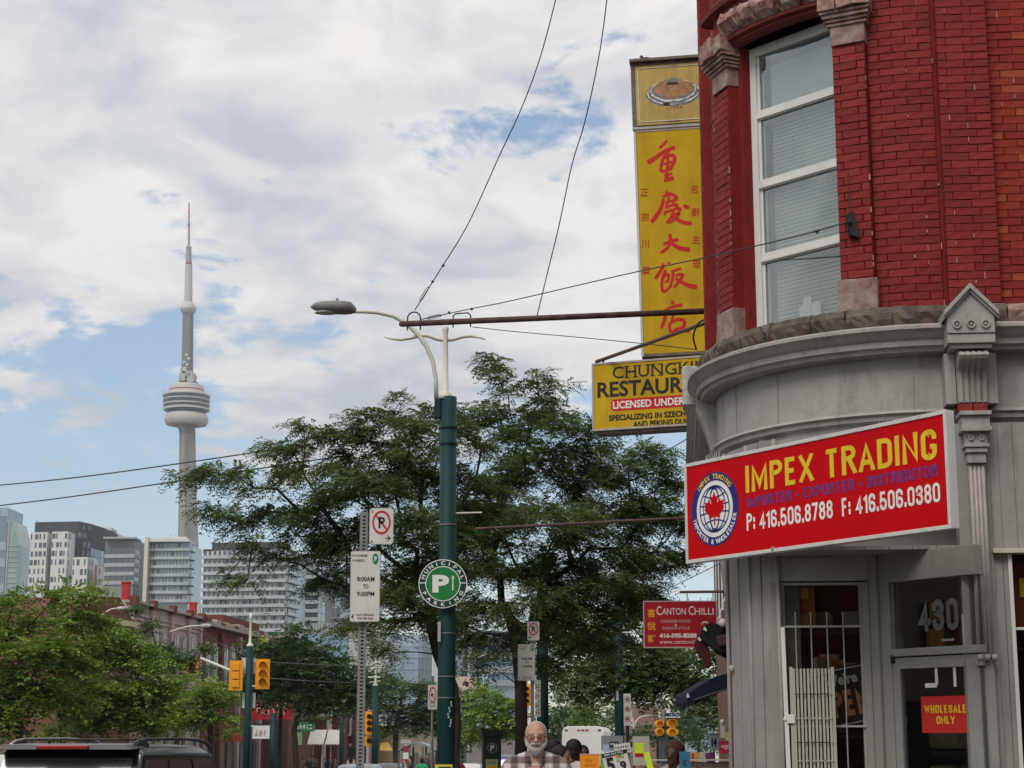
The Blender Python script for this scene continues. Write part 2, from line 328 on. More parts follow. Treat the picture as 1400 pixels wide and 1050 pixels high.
def marks(parent, x0, x1, z0, h, m, y, n=5, seed=0, name='worn_print'):
    """print too small or worn to read: short irregular dabs in a row"""
    rr = random.Random(seed); mb = MB(); w = (x1-x0)/n
    for k in range(n):
        a = x0+w*k
        for j in range(rr.choice((2, 3))):
            zc_ = z0+h*rr.uniform(.12, .88); ww = w*rr.uniform(.35, .8); xs_ = a+w*rr.uniform(.05, .15); t_ = h*rr.uniform(.10, .16); sk = h*rr.uniform(-.08, .12); yy = y-.0001*(j+1)
            mb.add([(xs_, yy, zc_-t_/2), (xs_+ww, yy, zc_-t_/2+sk), (xs_+ww, yy, zc_+t_/2+sk), (xs_, yy, zc_+t_/2)], [(0, 1, 2, 3)])
        xv = a+w*rr.uniform(.25, .65); tv = w*.09; mb.add([(xv-tv, y-.0005, z0+h*.05), (xv+tv, y-.0005, z0), (xv+tv, y-.0005, z0+h*.95), (xv-tv, y-.0005, z0+h)], [(0, 1, 2, 3)])
    return mb.obj(name, m, parent, kind='stuff')
# ------------------------------------------------------------------ ground, road, pavements
asph = mat('asphalt', (.05, .05, .052), .9, var=.25, scale=1.2, bump=.5, bscale=60)
conc = mat('pavement_concrete', (.30, .29, .27), .85, var=.12, scale=1.5, bump=.3, bscale=40)
grd = mat('ground_earth', (.12, .13, .09), .95, var=.3, scale=.05)
paint_y = mat('road_paint', (.75, .74, .68), .6, var=.1)
def strip(name, a0, a1, b0, b1, zo, m, thick=0, label=None):
    bs = sorted({b0, b1, *[b for b in (25, 60, 120, 300, 900) if b0 < b < b1]})
    mb = MB(); vs = []
    for b in bs:
        for a in (a0, a1):
            x, y = street(a, b); vs.append((x, y, gz(x, y)+zo))
    fs = [(2*i, 2*i+1, 2*i+3, 2*i+2) for i in range(len(bs)-1)]
    mb.add(vs, fs)
    if thick:
        k = len(vs); vs2 = [(x, y, z-thick) for x, y, z in vs]
        mb.v += vs2
        for i in range(len(bs)-1):
            mb.f += [(2*i+1, 2*i+1+k, 2*i+3+k, 2*i+3), (2*i, 2*i+2, 2*i+2+k, 2*i+k)]; mb.m += [0, 0]
        mb.f += [(0, k, k+1, 1)]; mb.m += [0]
    o = mb.obj(name, m, kind='structure'); return o
strip('ground', -2500, 2500, -60, 4000, -.20, grd)
strip('road', -34.0, -3.3, -50, 1200, -.14, asph)
strip('road', -200, 200, 4.5, 11.5, -.13, asph)
strip('pavement', -3.3, 0.6, 12, 1200, 0, conc, .14)
strip('pavement', -38.5, -34.0, 12, 1200, 0, conc, .14)
strip('pavement', -3.3, 6, -40, 4.2, 0, conc, .14)
strip('streetcar_platform', -19.5, -15.0, 14, 900, .02, conc, .16)
mk = MB()
for k in range(70):
    for a in (-9.6, -25.4):
        x0, y0 = street(a, 14+k*6); x1, y1 = street(a+.12, 14+k*6); x2, y2 = street(a+.12, 17+k*6); x3, y3 = street(a, 17+k*6)
        mk.add([(x0, y0, gz(x0, y0)-.134), (x1, y1, gz(x1, y1)-.134), (x2, y2, gz(x2, y2)-.134), (x3, y3, gz(x3, y3)-.134)], [(0, 1, 2, 3)])
mk.obj('road_markings', paint_y, kind='structure')
rails = MB()
for a in (-18.9, -17.4, -16.6, -15.1):
    for b in range(14, 400, 20):
        x0, y0 = street(a-1.6+1.6, b); x1, y1 = street(a+.07, b); x2, y2 = street(a+.07, b+19.9); x3, y3 = street(a, b+19.9)
        z0 = gz(x0, y0)+.026; z1 = gz(x2, y2)+.026; rails.add([(x0, y0, z0), (x1, y1, z0), (x2, y2, z1), (x3, y3, z1)], [(0, 1, 2, 3)])
rails.obj('streetcar_rails', mat('rail_steel', (.35, .34, .33), .35, 1), kind='structure')

# ------------------------------------------------------------------ the red brick corner building
CX, CY = 3.676, 15.591                          # centre of the rounded corner
def loc(X, Y): dx, dy = X-CX, Y-CY; return (dx*N[0]+dy*N[1], dx*S[0]+dy*S[1])
def wld(x, y): return (CX+x*N[0]+y*S[0], CY+x*N[1]+y*S[1])
def hit(px, py, y=None, x=None):                # building-local point where a photo ray meets the plane y=.. or x=..
    r = ray(px, py); o = loc(0, 0); dx = r[0]*N[0]+r[1]*N[1]; dy = r[0]*S[0]+r[1]*S[1]
    t = (y-o[1])/dy if y is not None else (x-o[0])/dx
    return Vector((o[0]+dx*t, o[1]+dy*t, CZ+r[2]*t))
def zc(py, y=-2.1): return hit(1305, py, y=y).z
brickm = [mat('red_brick_a', (.205, .016, .013), .72, var=.2, scale=6, bump=.7, bscale=40, dirt=.18), mat('red_brick_b', (.18, .016, .013), .75, var=.22, scale=6, bump=.7, bscale=40, dirt=.25),
          mat('red_brick_c', (.23, .020, .015), .7, var=.2, scale=6, bump=.7, bscale=40, dirt=.15)]
orbrick = [mat('worn_brick_a', (.25, .026, .014), .8, var=.25, scale=8, bump=.6, bscale=55, dirt=.4), mat('worn_brick_b', (.22, .018, .012), .8, var=.25, scale=8, bump=.6, bscale=55, dirt=.4),
           mat('worn_brick_c', (.31, .055, .025), .8, var=.3, scale=8, bump=.6, bscale=55, dirt=.3)]
mortar = mat('painted_mortar', (.155, .010, .009), .8, col2=(.21, .016, .013), scale=7, bump=.5, bscale=60)
fleck = mat('bare_mortar_fleck', (.42, .25, .22), .9, var=.3)
greyp = mat('grey_paint', (.34, .325, .305), .6, var=.10, scale=5, bump=.5, bscale=22, dirt=.55)
greyp2 = mat('grey_paint_boards', (.29, .275, .26), .55, var=.09, scale=2, bump=.5, bscale=18, dirt=.5)
greyd = mat('grey_paint_door', (.27, .26, .245), .5, var=.06, scale=2, bump=.15, bscale=20, dirt=.25)
ledge_m = mat('mossy_stone', (.05, .042, .034), .95, col2=(.17, .14, .115), scale=5, bump=1, bscale=22)
stone_m = mat('painted_sandstone', (.20, .10, .085), .85, col2=(.36, .28, .25), scale=9, bump=1, bscale=20)
lint_m = mat('flaking_red_stone', (.20, .05, .042), .9, col2=(.40, .31, .27), scale=11, bump=1, bscale=18)
redp = mat('red_paint_trim', (.17, .028, .024), .7, var=.2, scale=5, bump=.4, bscale=30, dirt=.4)
wht = mat('white_vinyl', (.66, .65, .62), .4, var=.05, scale=2, dirt=.2)
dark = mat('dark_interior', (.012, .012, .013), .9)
blackm = mat('black_iron', (.02, .02, .022), .5, var=.2)
B = thing('brick_corner_building', 'red painted brick corner building with a rounded corner and grey wooden shopfront', 'building', (CX, CY, 0), -PHI)
RW, RP, RC, RL, RF = 1.80, 1.895, 2.04, 1.97, 1.82
def path_pt(s, r):
    """s along the wall at radius r: s<0 on the north side, then the arc, then the east side. returns x,y,nx,ny"""
    A = r*math.pi/2
    if s < 0: return (-s, -r, 0, -1)
    if s <= A:
        t = s/r; return (-r*math.sin(t), -r*math.cos(t), -math.sin(t), -math.cos(t))
    return (-r, s-A, -1, 0)
def sweep(prof, s_list, name, mats, smooth=True, parent=B, close=True, jag=0, seed=0, label=None, kind=None):
    """profile of (offset radius, z) carried round north side, corner and east side. s in degrees 0..90 on the arc, outside it metres"""
    rnd = random.Random(seed); mb = MB(); k = len(prof); vs = []
    for s in s_list:
        for (r, z) in prof:
            if s < 0: x, y = -s, -r
            elif s <= 90: t = R(s); x, y = -r*math.sin(t), -r*math.cos(t)
            else: x, y = -r, s-90
            if jag:
                x += rnd.uniform(-jag, jag); y += rnd.uniform(-jag, jag); z += rnd.uniform(-jag, jag)*.6
            vs.append((x, y, z))
    fs = [(i*k+j, i*k+(j+1) % k, (i+1)*k+(j+1) % k, (i+1)*k+j) for i in range(len(s_list)-1) for j in range(k if close else k-1)]
    if close: fs += [tuple(range(k-1, -1, -1)), tuple((len(s_list)-1)*k+j for j in range(k))]
    mb.add(vs, fs); o = mb.obj(name, mats, parent, label=label, kind=kind)
    if smooth: smooth_angle(o, 32)
    return o
ARC = [i*3 for i in range(0, 31)]
FULL = [-8, -.001]+ARC+[90.5, 91, 95.9]
Z_L0, Z_L1 = zc(436), zc(407)      # stone ledge
Z_C0, Z_F0, Z_M0 = zc(470), zc(551), zc(574)
TOPZ = 11.6
# core walls (mortar plane) with the window opening left out
W0, W1 = 25.0, 59.5                # window opening, degrees round the corner
zw0, zw1 = at(1043, 459, 14.9).z, at(1037, 70, 14.9).z
rm = RW-.008
def wall_arc(d0, d1, z0, z1, r=rm, name='wall'):
    st = [d0] + [d for d in ARC if d0 < d < d1] + [d1]
    sweep([(r, z0), (r, z1), (r-.35, z1), (r-.35, z0)], st, name, mortar, smooth=False)
sweep([(rm, Z_L0-.1), (rm, TOPZ), (rm-.35, TOPZ), (rm-.35, Z_L0-.1)], [-8, -.001, 0], 'wall', mortar, smooth=False)
wall_arc(0, W0, Z_L0-.1, TOPZ); wall_arc(W1, 90, Z_L0-.1, TOPZ); wall_arc(W0, W1, Z_L0-.1, zw0); wall_arc(W0, W1, zw1, TOPZ)
sweep([(rm, Z_L0-.1), (rm, TOPZ), (rm-.35, TOPZ), (rm-.35, Z_L0-.1)], [90, 90.001, 95.9], 'wall', mortar, smooth=False)
MB().vprism([(7.9, -1.5), (7.9, 5.9), (-1.5, 5.9), (-1.5, 0), (-1.2, -1.0), (-.4, -1.5)][::1], TOPZ-.3, TOPZ-.1).obj('roof', mat('roof_tar', (.05, .05, .05), .9), B)
sweep([(1.7, TOPZ-.1), (1.84, TOPZ), (1.88, TOPZ+.35), (1.7, TOPZ+.4)], FULL, 'parapet_cornice', greyp)
MB().box(-1.5, 7.9, 5.6, 5.9, 0, TOPZ-.1).box(7.6, 7.9, -1.4, 5.6, 0, TOPZ-.1).obj('wall', brickm[1], B, label='plain rear and side brick wall')
# pilaster cores (mortar)
PIL = [(-.40, .02, 0), (20.0, 28.2, 1), (61.8, 70.0, 1)]
def pil_core(kind, p0, p1, z0, z1):
    mb = MB(); r0, r1 = RW-.05, RP-.008
    if kind == 'N': mb.box(p0, p1, -r1, -r0, z0, z1)
    elif kind == 'E': mb.box(-r1, -r0, p0, p1, z0, z1)
    else:
        a, b = R(p0), R(p1); mb.vprism([(-r0*math.sin(a), -r0*math.cos(a)), (-r0*math.sin(b), -r0*math.cos(b)), (-r1*math.sin(b), -r1*math.cos(b)), (-r1*math.sin(a), -r1*math.cos(a))][::-1], z0, z1)
    mb.obj('pilaster', mortar, B)
zcap0 = hit(1160, 55, y=-1.85).z; zbase1 = hit(1170, 378, y=-1.85).z
pil_core('N', .0+.02, .43, Z_L1, TOPZ-.1); pil_core('E', .02, .43, Z_L1, TOPZ-.1)
pil_core('A', 17.2, 25.6, Z_L1, TOPZ-.1); pil_core('A', 61.8, 70.4, Z_L1, TOPZ-.1)
# bricks: candidates (x, y, z, nx, ny, length, material set), nearest/largest 300 as single pieces
BR = []; CH, BL = .0668, .215
nz = int((TOPZ-.1-Z_L1)/CH)
def lay(plane, p0, p1, r, zmin, zmax, mset, stagger=0):
    """plane 'N': x from p0..p1 on y=-r ; 'E': y p0..p1 on x=-r ; 'A': degrees p0..p1 on radius r"""
    L = (p1-p0) if plane != 'A' else R(p1-p0)*r
    for k in range(nz):
        z = Z_L1+k*CH
        if z < zmin or z+CH > zmax+.03: continue
        off = (k % 2)*BL/2 if not stagger else (k % 2)*BL/3
        edges = [0.0]; e = off if off > .03 else BL
        while e < L-.03: edges.append(e); e += BL
        edges.append(L)
        for a, b in zip(edges[:-1], edges[1:]):
            last_ = b >= L-.01
            m = (a+b)/2; ln = b-a-.007
            if ln < .03: continue
            if plane == 'N': x, y, nx, ny = p0+m, -r, 0, -1
            elif plane == 'E': x, y, nx, ny = -r, p0+m, -1, 0
            else: t = R(p0)+m/r; x, y, nx, ny = -r*math.sin(t), -r*math.cos(t), -math.sin(t), -math.cos(t)
            BR.append((x, y, z+CH/2, nx, ny, ln, mset, last_))
zt = TOPZ-.15
lay('N', .02, .43, RP, Z_L1, zt, 0, 1); lay('N', .43, 2.2, RW, Z_L1, 7.9, 1); lay('N', .43, 8, RW, 7.9, zt, 1); lay('N', 2.2, 8, RW, Z_L1, 7.9, 1)
lay('A', .3, 17.1, RW, Z_L1, zt, 0); lay('A', 17.2, 25.6, RP, Z_L1+.0, zcap0, 0, 1); lay('A', 61.8, 70.4, RP, Z_L1, zcap0, 0, 1)
lay('A', 25.8, 61.6, RW, zw1+.62, zt, 0); lay('A', 17.2, 25.6, RP, zw1+.62, zt, 0); lay('A', 61.8, 70.4, RP, zw1+.62, zt, 0)
lay('A', 70.6, 89.7, RW, Z_L1, zt, 0); lay('E', .02, .43, RP, Z_L1, zt, 0, 1); lay('E', .45, 5.9, RW, Z_L1, zt, 0)
def vis_size(b):
    wx, wy = wld(b[0], b[1]); r = (wx, wy, b[2]-CZ); d = math.hypot(wx, wy)
    fw = wy*CP+r[2]*SP; px = 700+FPX*wx/fw; py = 525-FPX*(-wy*SP+r[2]*CP)/fw
    vx, vy = -wx/d, -wy/d; nx = b[3]*N[0]+b[4]*S[0]; ny = b[3]*N[1]+b[4]*S[1]
    c = vx*nx+vy*ny
    if not (935 < px < 1404 and -12 < py < 470) or c < .08: return 0
    return b[5]*c/d
BR.sort(key=vis_size, reverse=True)
rnd = random.Random(5)
shared = {}
def brick_geo(L, sd):
    r = random.Random(sd); j = lambda: r.uniform(-.0022, .0022); h = CH/2-.0021; t = .004+r.uniform(0, .004)
    bv = .003; P = []
    for (dx, dz) in ((-1, -1), (1, -1), (1, 1), (-1, 1)): P.append((dx*L/2+j(), .03, dz*h+j()))
    for (dx, dz) in ((-1, -1), (1, -1), (1, 1), (-1, 1)): P.append((dx*(L/2)+j(), -t*.4, dz*h+j()))
    for (dx, dz) in ((-1, -1), (1, -1), (1, 1), (-1, 1)): P.append((dx*(L/2-bv)+j()*.5, -t, dz*(h-bv)+j()*.5))
    F = []
    for a, b in ((0, 4), (4, 8)):
        for k in range(4): F.append((a+k, a+(k+1) % 4, b+(k+1) % 4, b+k))
    F.append((8, 9, 10, 11)); return P, F
rest = MB(); rest_or = MB(); fl = MB()
for i, (x, y, z, nx, ny, L, ms, last_) in enumerate(BR):
    ang = math.atan2(ny, nx)+math.pi/2
    mi = rnd.choice((0, 0, 1, 2) if not ms else (0, 0, 1, 1, 2))
    big = i < 300 and vis_size(BR[i]) > 0
    if big:
        key = (round(L, 2), rnd.randrange(3), mi, ms)
        if key not in shared:
            P, F = brick_geo(key[0], hash(key) & 1023); shared[key] = MB().add(P, F).mesh('brick', (orbrick if ms else brickm)[mi])
        o = link('brick', shared[key], B, (x, y, z), (0, 0, ang))
    else:
        P, F = brick_geo(L, i); M = Matrix.Translation((x, y, z)) @ Matrix.Rotation(ang, 4, 'Z')
        (rest_or if ms else rest).add([tuple(M @ Vector(p)) for p in P], F, mi)
    if rnd.random() < (.22 if not ms else .12) and vis_size(BR[i]) > 0 and not last_:   # bare mortar showing at the joint
        M = Matrix.Translation((x, y, z)) @ Matrix.Rotation(ang, 4, 'Z'); w = rnd.uniform(.002, .005); hh = rnd.uniform(.35, 1.0)*CH/2
        c = L/2+.005; fl.M = M; q = rnd.uniform(-.012, .012)
        fl.add([(c-w, -.0085, -hh+q), (c+w, -.0085, -hh*.7+q), (c+w*.6, -.0085, hh*.9+q), (c-w*.8, -.0085, hh+q), (c-w, .002, -hh+q), (c+w, .002, -hh+q), (c+w, .002, hh+q), (c-w, .002, hh+q)],
               [(0, 1, 2, 3), (0, 4, 5, 1), (1, 5, 6, 2), (2, 6, 7, 3), (3, 7, 4, 0)]); fl.M = None
rest.obj('bricks', brickm, B, kind='stuff'); rest_or.obj('bricks', orbrick, B, kind='stuff', label='worn orange red bricks')
fl.obj('mortar_flecks', fleck, B, kind='stuff')
# rough stone ledge in blocks
rs = random.Random(3)
def rough_ring(d0, d1, r0, r1, z0, z1, mats, name, jag, seed, sub=6, flat=None):
    """one rough block of the ring"""
    prof = [(r0, z0), (r1-.015, z0+.004), (r1, z0+(z1-z0)*.3), (r1+.008, z0+(z1-z0)*.6), (r1-.02, z1-.012), (r1-.05, z1), (r0, z1)]
    if flat: st = [flat[0]+(flat[1]-flat[0])*i/sub for i in range(sub+1)]
    else: st = [d0+(d1-d0)*i/sub for i in range(sub+1)]
    sweep(prof, st, name, mats, smooth=False, jag=jag, seed=seed)
edges = [0, 13, 24, 33, 45, 56, 68, 79, 90]
for i, (a, b) in enumerate(zip(edges[:-1], edges[1:])): rough_ring(a+.1, b-.1, 1.7, RL, Z_L0, Z_L1+rs.uniform(-.012, .008), ledge_m, 'ledge_stone', .012, 40+i, 8)
for i, (a, b) in enumerate([(-.46, -.003), (-.86, -.47), (-1.6, -.87), (-2.5, -1.61), (-8, -2.51)]): rough_ring(0, 0, 1.7, RL-.02, Z_L0, Z_L1+rs.uniform(-.012, .008), [ledge_m, stone_m][i > 0], 'ledge_stone', .012, 60+i, 6, (b, a))
for i in range(4): rough_ring(0, 0, 1.7, RL, Z_L0, Z_L1, ledge_m, 'ledge_stone', .01, 70+i, 5, (90+i*1.47, 90+i*1.47+1.46))
# cornice, frieze, lower moulding in grey paint
sweep([(1.7, Z_L0-.005), (RL+.06, Z_L0-.012), (RC+.035, Z_L0-.035), (RC+.035, Z_L0-.06), (RC+.01, Z_L0-.075), (RC-.01, Z_L0-.11), (RC-.045, Z_L0-.135), (RC-.05, Z_C0+.02), (RC-.08, Z_C0+.01), (RC-.09, Z_C0-.02), (RF, Z_C0-.03), (1.7, Z_C0-.03)], FULL, 'cornice', greyp)
sweep([(1.7, Z_C0-.03), (RF, Z_C0-.031), (RF, Z_F0+.005), (1.7, Z_F0+.005)], FULL, 'frieze', greyp)
sweep([(1.5, Z_F0+.004), (RF+.03, Z_F0+.004), (RF+.045, Z_F0-.02), (RF+.02, Z_F0-.04), (RF+.015, Z_F0-.07), (RF-.02, Z_F0-.10), (RF-.03, Z_M0), (1.5, Z_M0)], FULL, 'moulding', greyp)
# joints in the frieze and sheet metal edge on the cornice
for s in (9, 47, 66):
    t = R(s); a = RF+.002; mb = MB(); mb.M = Matrix.Rotation(-t, 4, 'Z'); mb.box(-.003, .003, -a-.004, -a+.01, Z_F0+.01, Z_C0-.04); mb.obj('joint_strip', greyp2, B)
# narrow pilaster bases and capitals (sandstone)
def arc_block(d0, d1, r0, r1, z0, z1, name, m, seed=0, jag=.004, bev=.006):
    a, b = R(d0), R(d1); g = lambda r, t: (-r*math.sin(t), -r*math.cos(t))
    rr = random.Random(seed); P = [g(r0, b), g(r1, b), g(r1, a), g(r0, a)]
    p8 = [(x+rr.uniform(-jag, jag), y+rr.uniform(-jag, jag), z+rr.uniform(-jag, jag)) for z in (z0, z1) for x, y in P]
    return MB().hexa(p8).obj(name, m, B, bevel=bev)
for (a, b, sd) in ((16.5, 26.3, 1), (61.1, 71.1, 2)):
    arc_block(a, b, 1.75, RP+.025, Z_L1-.01, zbase1, 'base_stone', stone_m, sd, .008)
    arc_block(a+.4, b-.4, 1.75, RP+.015, zcap0, zcap0+.17, 'capital_stone', stone_m, sd+4)
    z = zcap0+.17
    for k, (dr, dz) in enumerate(((.035, .03), (.055, .03), (.08, .035), (.10, .03))):
        arc_block(a-.3-k*.35, b+.3+k*.35, 1.75, RP+dr, z, z+dz-.002, 'capital_moulding', lint_m, sd+8+k, .002); z += dz
    for q in range(3): arc_block(a-1.2+q*4.1, a-1.2+(q+1)*4.1, 1.75, RP+.11+rs.uniform(0, .02), z, z+.17, 'capital_stone', lint_m, sd+20+q, .015)
ZL = zcap0+.30
# rough rock-faced lintel over the window
for i in range(5):
    a0 = 26.2+i*6.9; prof = [(1.7, zw1+.09), (RP+.03, zw1+.09), (RP+.075, zw1+.13), (RP+.12, zw1+.20), (RP+.08, zw1+.29), (1.7, zw1+.29)]
    sweep(prof, [a0+6.86*k/7 for k in range(8)], 'lintel_stone', lint_m, smooth=False, jag=.02, seed=i+9)
sweep([(1.55, zw1), (RP-.04, zw1), (RP-.01, zw1+.02), (RP-.015, zw1+.04), (RP+.03, zw1+.055), (RP+.03, zw1+.09), (1.55, zw1+.09)], [25.8+35.8*k/14 for k in range(15)], 'lintel_moulding', redp)
sweep([(1.7, zw1+.38), (RP+.0, zw1+.38), (RP+.06, zw1+.40), (RP+.07, zw1+.44), (RP+.02, zw1+.47), (RP+.0, zw1+.52), (1.7, zw1+.52)], [14+62*k/24 for k in range(25)], 'arch_moulding', redp)
sweep([(1.7, zw1+.29), (RP, zw1+.29), (RP, zw1+.38), (1.7, zw1+.38)], [24+42*k/20 for k in range(21)], 'arch_band', redp)
# reveals of the window opening, brick coloured
for s, sg in ((W0-.2, 1), (W1+.2, -1)):
    arc_block(min(s, s-sg*1.0), max(s, s-sg*1.0), 1.42, RW-.01, zw0, zw1, 'window_reveal', brickm[1], 3, 0, .002)
# the upstairs window: plane across the opening
TC = R((W0+W1)/2); rwin = 1.60; hw = rwin*math.tan(R((W1-W0)/2))+.02
WN = bpy.data.objects.new('window', None); COL.objects.link(WN); WN.parent = B
WN.location = (-rwin*math.sin(TC), -rwin*math.cos(TC), 0); WN.rotation_euler = (0, 0, -TC)
# local x to the viewer's right, y into the wall
f = MB(); fw_ = .075
f.box(-hw, -hw+fw_, -.03, .07, zw0, zw1); f.box(hw-fw_, hw, -.03, .07, zw0, zw1); f.box(-hw+fw_, hw-fw_, -.03, .07, zw1-.09, zw1); f.box(-hw+fw_, hw-fw_, -.03, .07, zw0, zw0+.05)
f.box(-hw-.03, -hw, -.05, .07, zw0, zw1); f.obj('window_frame', wht, WN, bevel=.004)
H_ = zw1-zw0
rails_z = [zw1-H_*f_ for f_ in (.245, .49, .745)]
for z in rails_z:
    MB().box(-hw+fw_, hw-fw_, -.022, .06, z-.045, z+.045).box(-hw+fw_, hw-fw_, -.034, -.022, z-.034, z-.004).obj('rail', wht, WN, bevel=.003)
for sx in (-1, 1): MB().box(min(sx*(hw-fw_), sx*(hw-fw_-.03)), max(sx*(hw-fw_), sx*(hw-fw_-.03)), -.01, .05, zw0+.05, zw1-.09).obj('sash_stile', wht, WN)
gl = glass_mat('window_glass', (.86, .9, .9), .05)
zz = [zw0+.05]+rails_z[::-1]+[zw1-.09]
for i in range(4):
    a = zz[i]+(.045 if i else 0); b = zz[i+1]-(.045 if i < 3 else 0)
    MB().box(-hw+fw_+.03, hw-fw_-.03, .0, .006, a, b).obj('pane', gl, WN)
slat_m = mat('blind_slat', (.78, .79, .76), .5, var=.05)
sl = MB().box(-hw+.14, hw-.10, 0, .022, -.0012, .0012); sm = sl.mesh('slat', slat_m)
z = zw0+.12
while z < zz[3]-.02:
    link('slat', sm, WN, (0, .10, z), (R(-58), 0, 0)); z += .0225 if False else .036
sl = MB().box(-hw+.12, hw-.08, .13, .135, zw0+.02, zw1-.02).obj('blind', mat('blind_backing', (.22, .24, .235), .6, var=.03), WN)
MB().box(-hw+.16, hw-.10, .08, .085, zz[3]+.06, zw1-.17).obj('roller_shade', mat('roller_shade', (.50, .53, .52), .7, var=.05, scale=1), WN)
MB().box(-.1, .12, .05, .07, zw0+.06, zw0+.20).box(-.05, .03, .04, .05, zw0+.06, zw0+.26).obj('papers', wht, WN)
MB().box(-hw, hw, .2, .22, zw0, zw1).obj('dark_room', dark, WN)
MB().box(-hw-.03, hw, -.12, .06, zw0-.05, zw0-.001).obj('window_sill', stone_m, WN)
# pediment cap, console bracket, capital, pilaster of the shopfront
pl = hit(1292, 440, y=-2.2); pr = hit(1362, 440, y=-2.2); xm = (pl.x+pr.x)/2; pw = (pr.x-pl.x)/2
yF = -2.22; zA, zB, zC_, zD = hit(1325, 388, y=yF).z, hit(1325, 426, y=yF).z, hit(1325, 455, y=yF).z, hit(1325, 468, y=yF).z
PD = bpy.data.objects.new('pediment', None); COL.objects.link(PD); PD.parent = B; PD.location = (xm, yF, 0)
MB().prism([(-pw*.93, zC_), (pw*.93, zC_), (pw*.93, zB-.01), (0, zA-.04), (-pw*.93, zB-.01)], 0, .45).obj('pediment_block', greyp, PD, bevel=.004)
for sg in (-1, 1):
    for t0, t1, yy in ((.0, .035, -.045), (.035, .055, -.025)):
        MB().prism([(sg*pw*1.08, zB-t0*1.2), (sg*pw*1.08-sg*.0, zB-t1*1.2), (0, zA-t1*1.3), (0, zA-t0*1.3)][::(-1 if sg > 0 else 1)], yy, .45).obj('gable_moulding', greyp, PD, bevel=.003)
for k in (-1, 0, 1):
    mb = MB(); cx = k*pw*.56; cz = (zC_+zB)/2-.015; mb.disc((cx, cz), .036, -.016, 24, r0=.022, t=.018); mb.disc((cx, cz), .011, -.018, 16, t=.02); mb.obj('rosette', greyp, PD, bevel=.003)
MB().box(-pw*.93, pw*.93, .012, .45, zD, zC_-.002).box(-pw*.80, pw*.80, .04, .45, zD-.035, zD-.002).obj('pediment_base', greyp, PD, bevel=.003)
bl = hit(1309, 500, y=-2.1); br_ = hit(1351, 500, y=-2.1); bw = (br_.x-bl.x)/2; bm = (bl.x+br_.x)/2
BKt = bpy.data.objects.new('console_bracket', None); COL.objects.link(BKt); BKt.parent = B; BKt.location = (bm, 0, 0)
zt_, zb_ = zD-.037, hit(1330, 548, y=-2.1).z; hh = zt_-zb_
def scroll(x0, x1, r_):
    prof = []
    for k in range(15):
        t = k/14; z = zt_-hh*t; off = .16*math.exp(-((t-.16)/.14)**2)+.055-.03*t; prof.append((-2.0-off*1.0-r_, z))
    mb = MB(); vs = [(x, y, z) for x in (x0, x1) for y, z in prof]; k = len(prof)
    fs = [(i, i+1, k+i+1, k+i) for i in range(k-1)]
    vs += [(x, -1.9, z) for x in (x0, x1) for z in (zt_, zb_)]
    mb.add([(x, y, z) for x in (x0, x1) for y, z in prof+[(-1.9, zb_), (-1.9, zt_)]], [tuple(range(k+2)), tuple(range(2*k+3, k+1, -1))]+[(i, i+k+2, (i+1) % (k+2)+k+2, (i+1) % (k+2)) for i in range(k+2)]); return mb
scroll(-bw*.97, bw*.97, 0).obj('bracket_body', greyp, BKt)
for k in range(5):
    c = -bw*.78+k*bw*.39; scroll(c-bw*.13, c+bw*.13, .014).obj('bracket_flute', greyp, BKt, bevel=.004)
MB().box(-bw*1.7, -bw*1.02, -1.99, -1.8, zb_, zt_).obj('bracket_panel', greyp, BKt); MB().box(bw*1.02, bw*1.7, -1.99, -1.8, zb_, zt_).obj('bracket_panel', greyp, BKt)
z1_ = hit(1330, 560, y=-2.1).z
for k in range(2): MB().box(-bw*.95+k*bw*.97, -bw*.95+k*bw*.97+bw*.9, -2.03, -1.9, z1_, zb_-.004).obj('brick', [brickm[0], fleck][0], BKt)
CP_ = bpy.data.objects.new('shopfront_pilaster', None); COL.objects.link(CP_); CP_.parent = B; CP_.location = (bm, 0, 0)
zs = [hit(1330, v, y=-2.1).z for v in (562, 568, 583, 590, 606, 611, 618, 632, 897, 1010)]
for (w, dy, a, b) in ((1.03, .13, 0, 1), (.92, .10, 1, 2), (1.0, .13, 2, 3), (.72, .08, 3, 4), (.82, .10, 4, 5), (.7, .085, 5, 6), (.6, .065, 6, 7)):
    MB().box(-bw*w, bw*w, -2.0-dy, -1.9, zs[b]+.001, zs[a]-.001).obj('capital_moulding', greyp, CP_, bevel=.004)
for sx in (-.35, .35):
    mb = MB(); mb.M = Matrix.Translation((0, -2.095, 0)); mb.disc((sx*bw, (zs[3]+zs[4])/2), .022, 0, 16, r0=.012, t=.016); mb.disc((sx*bw, (zs[3]+zs[4])/2), .006, -.001, 12, t=.01); mb.obj('rosette', greyp, CP_)
MB().box(-bw*.55, bw*.55, -2.03, -1.9, zs[8], zs[7]).obj('shaft', greyp, CP_, bevel=.003)
for k in range(4):
    c = -bw*.40+k*bw*.267; MB().tube([(c, -2.032, zs[8]+.01), (c, -2.032, zs[7]-.02)], bw*.10, 8).obj('flute', greyp, CP_, smooth=True)
mb = MB()
for k in range(3): mb.tube([(bw*(-.45+.45*k)-.02, -2.06, zs[8]-.01), (bw*(-.45+.45*k)+.02, -2.06, zs[8]-.01)], .026, 10)
mb.obj('shaft_foot', greyp, CP_, smooth=True)
qa, qb = hit(1323, 950, y=-2.03).x-bm, hit(1362, 950, y=-2.03).x-bm
MB().box(qa, qb, -2.03, -1.86, 0.0, zs[8]-.03).obj('pilaster_base', greyp2, CP_, bevel=.004)
MB().box(qa+.01, bw*.9, -1.97, -1.80, 0.26, Z_M0-.01).obj('side_post', greyp2, CP_, bevel=.004)
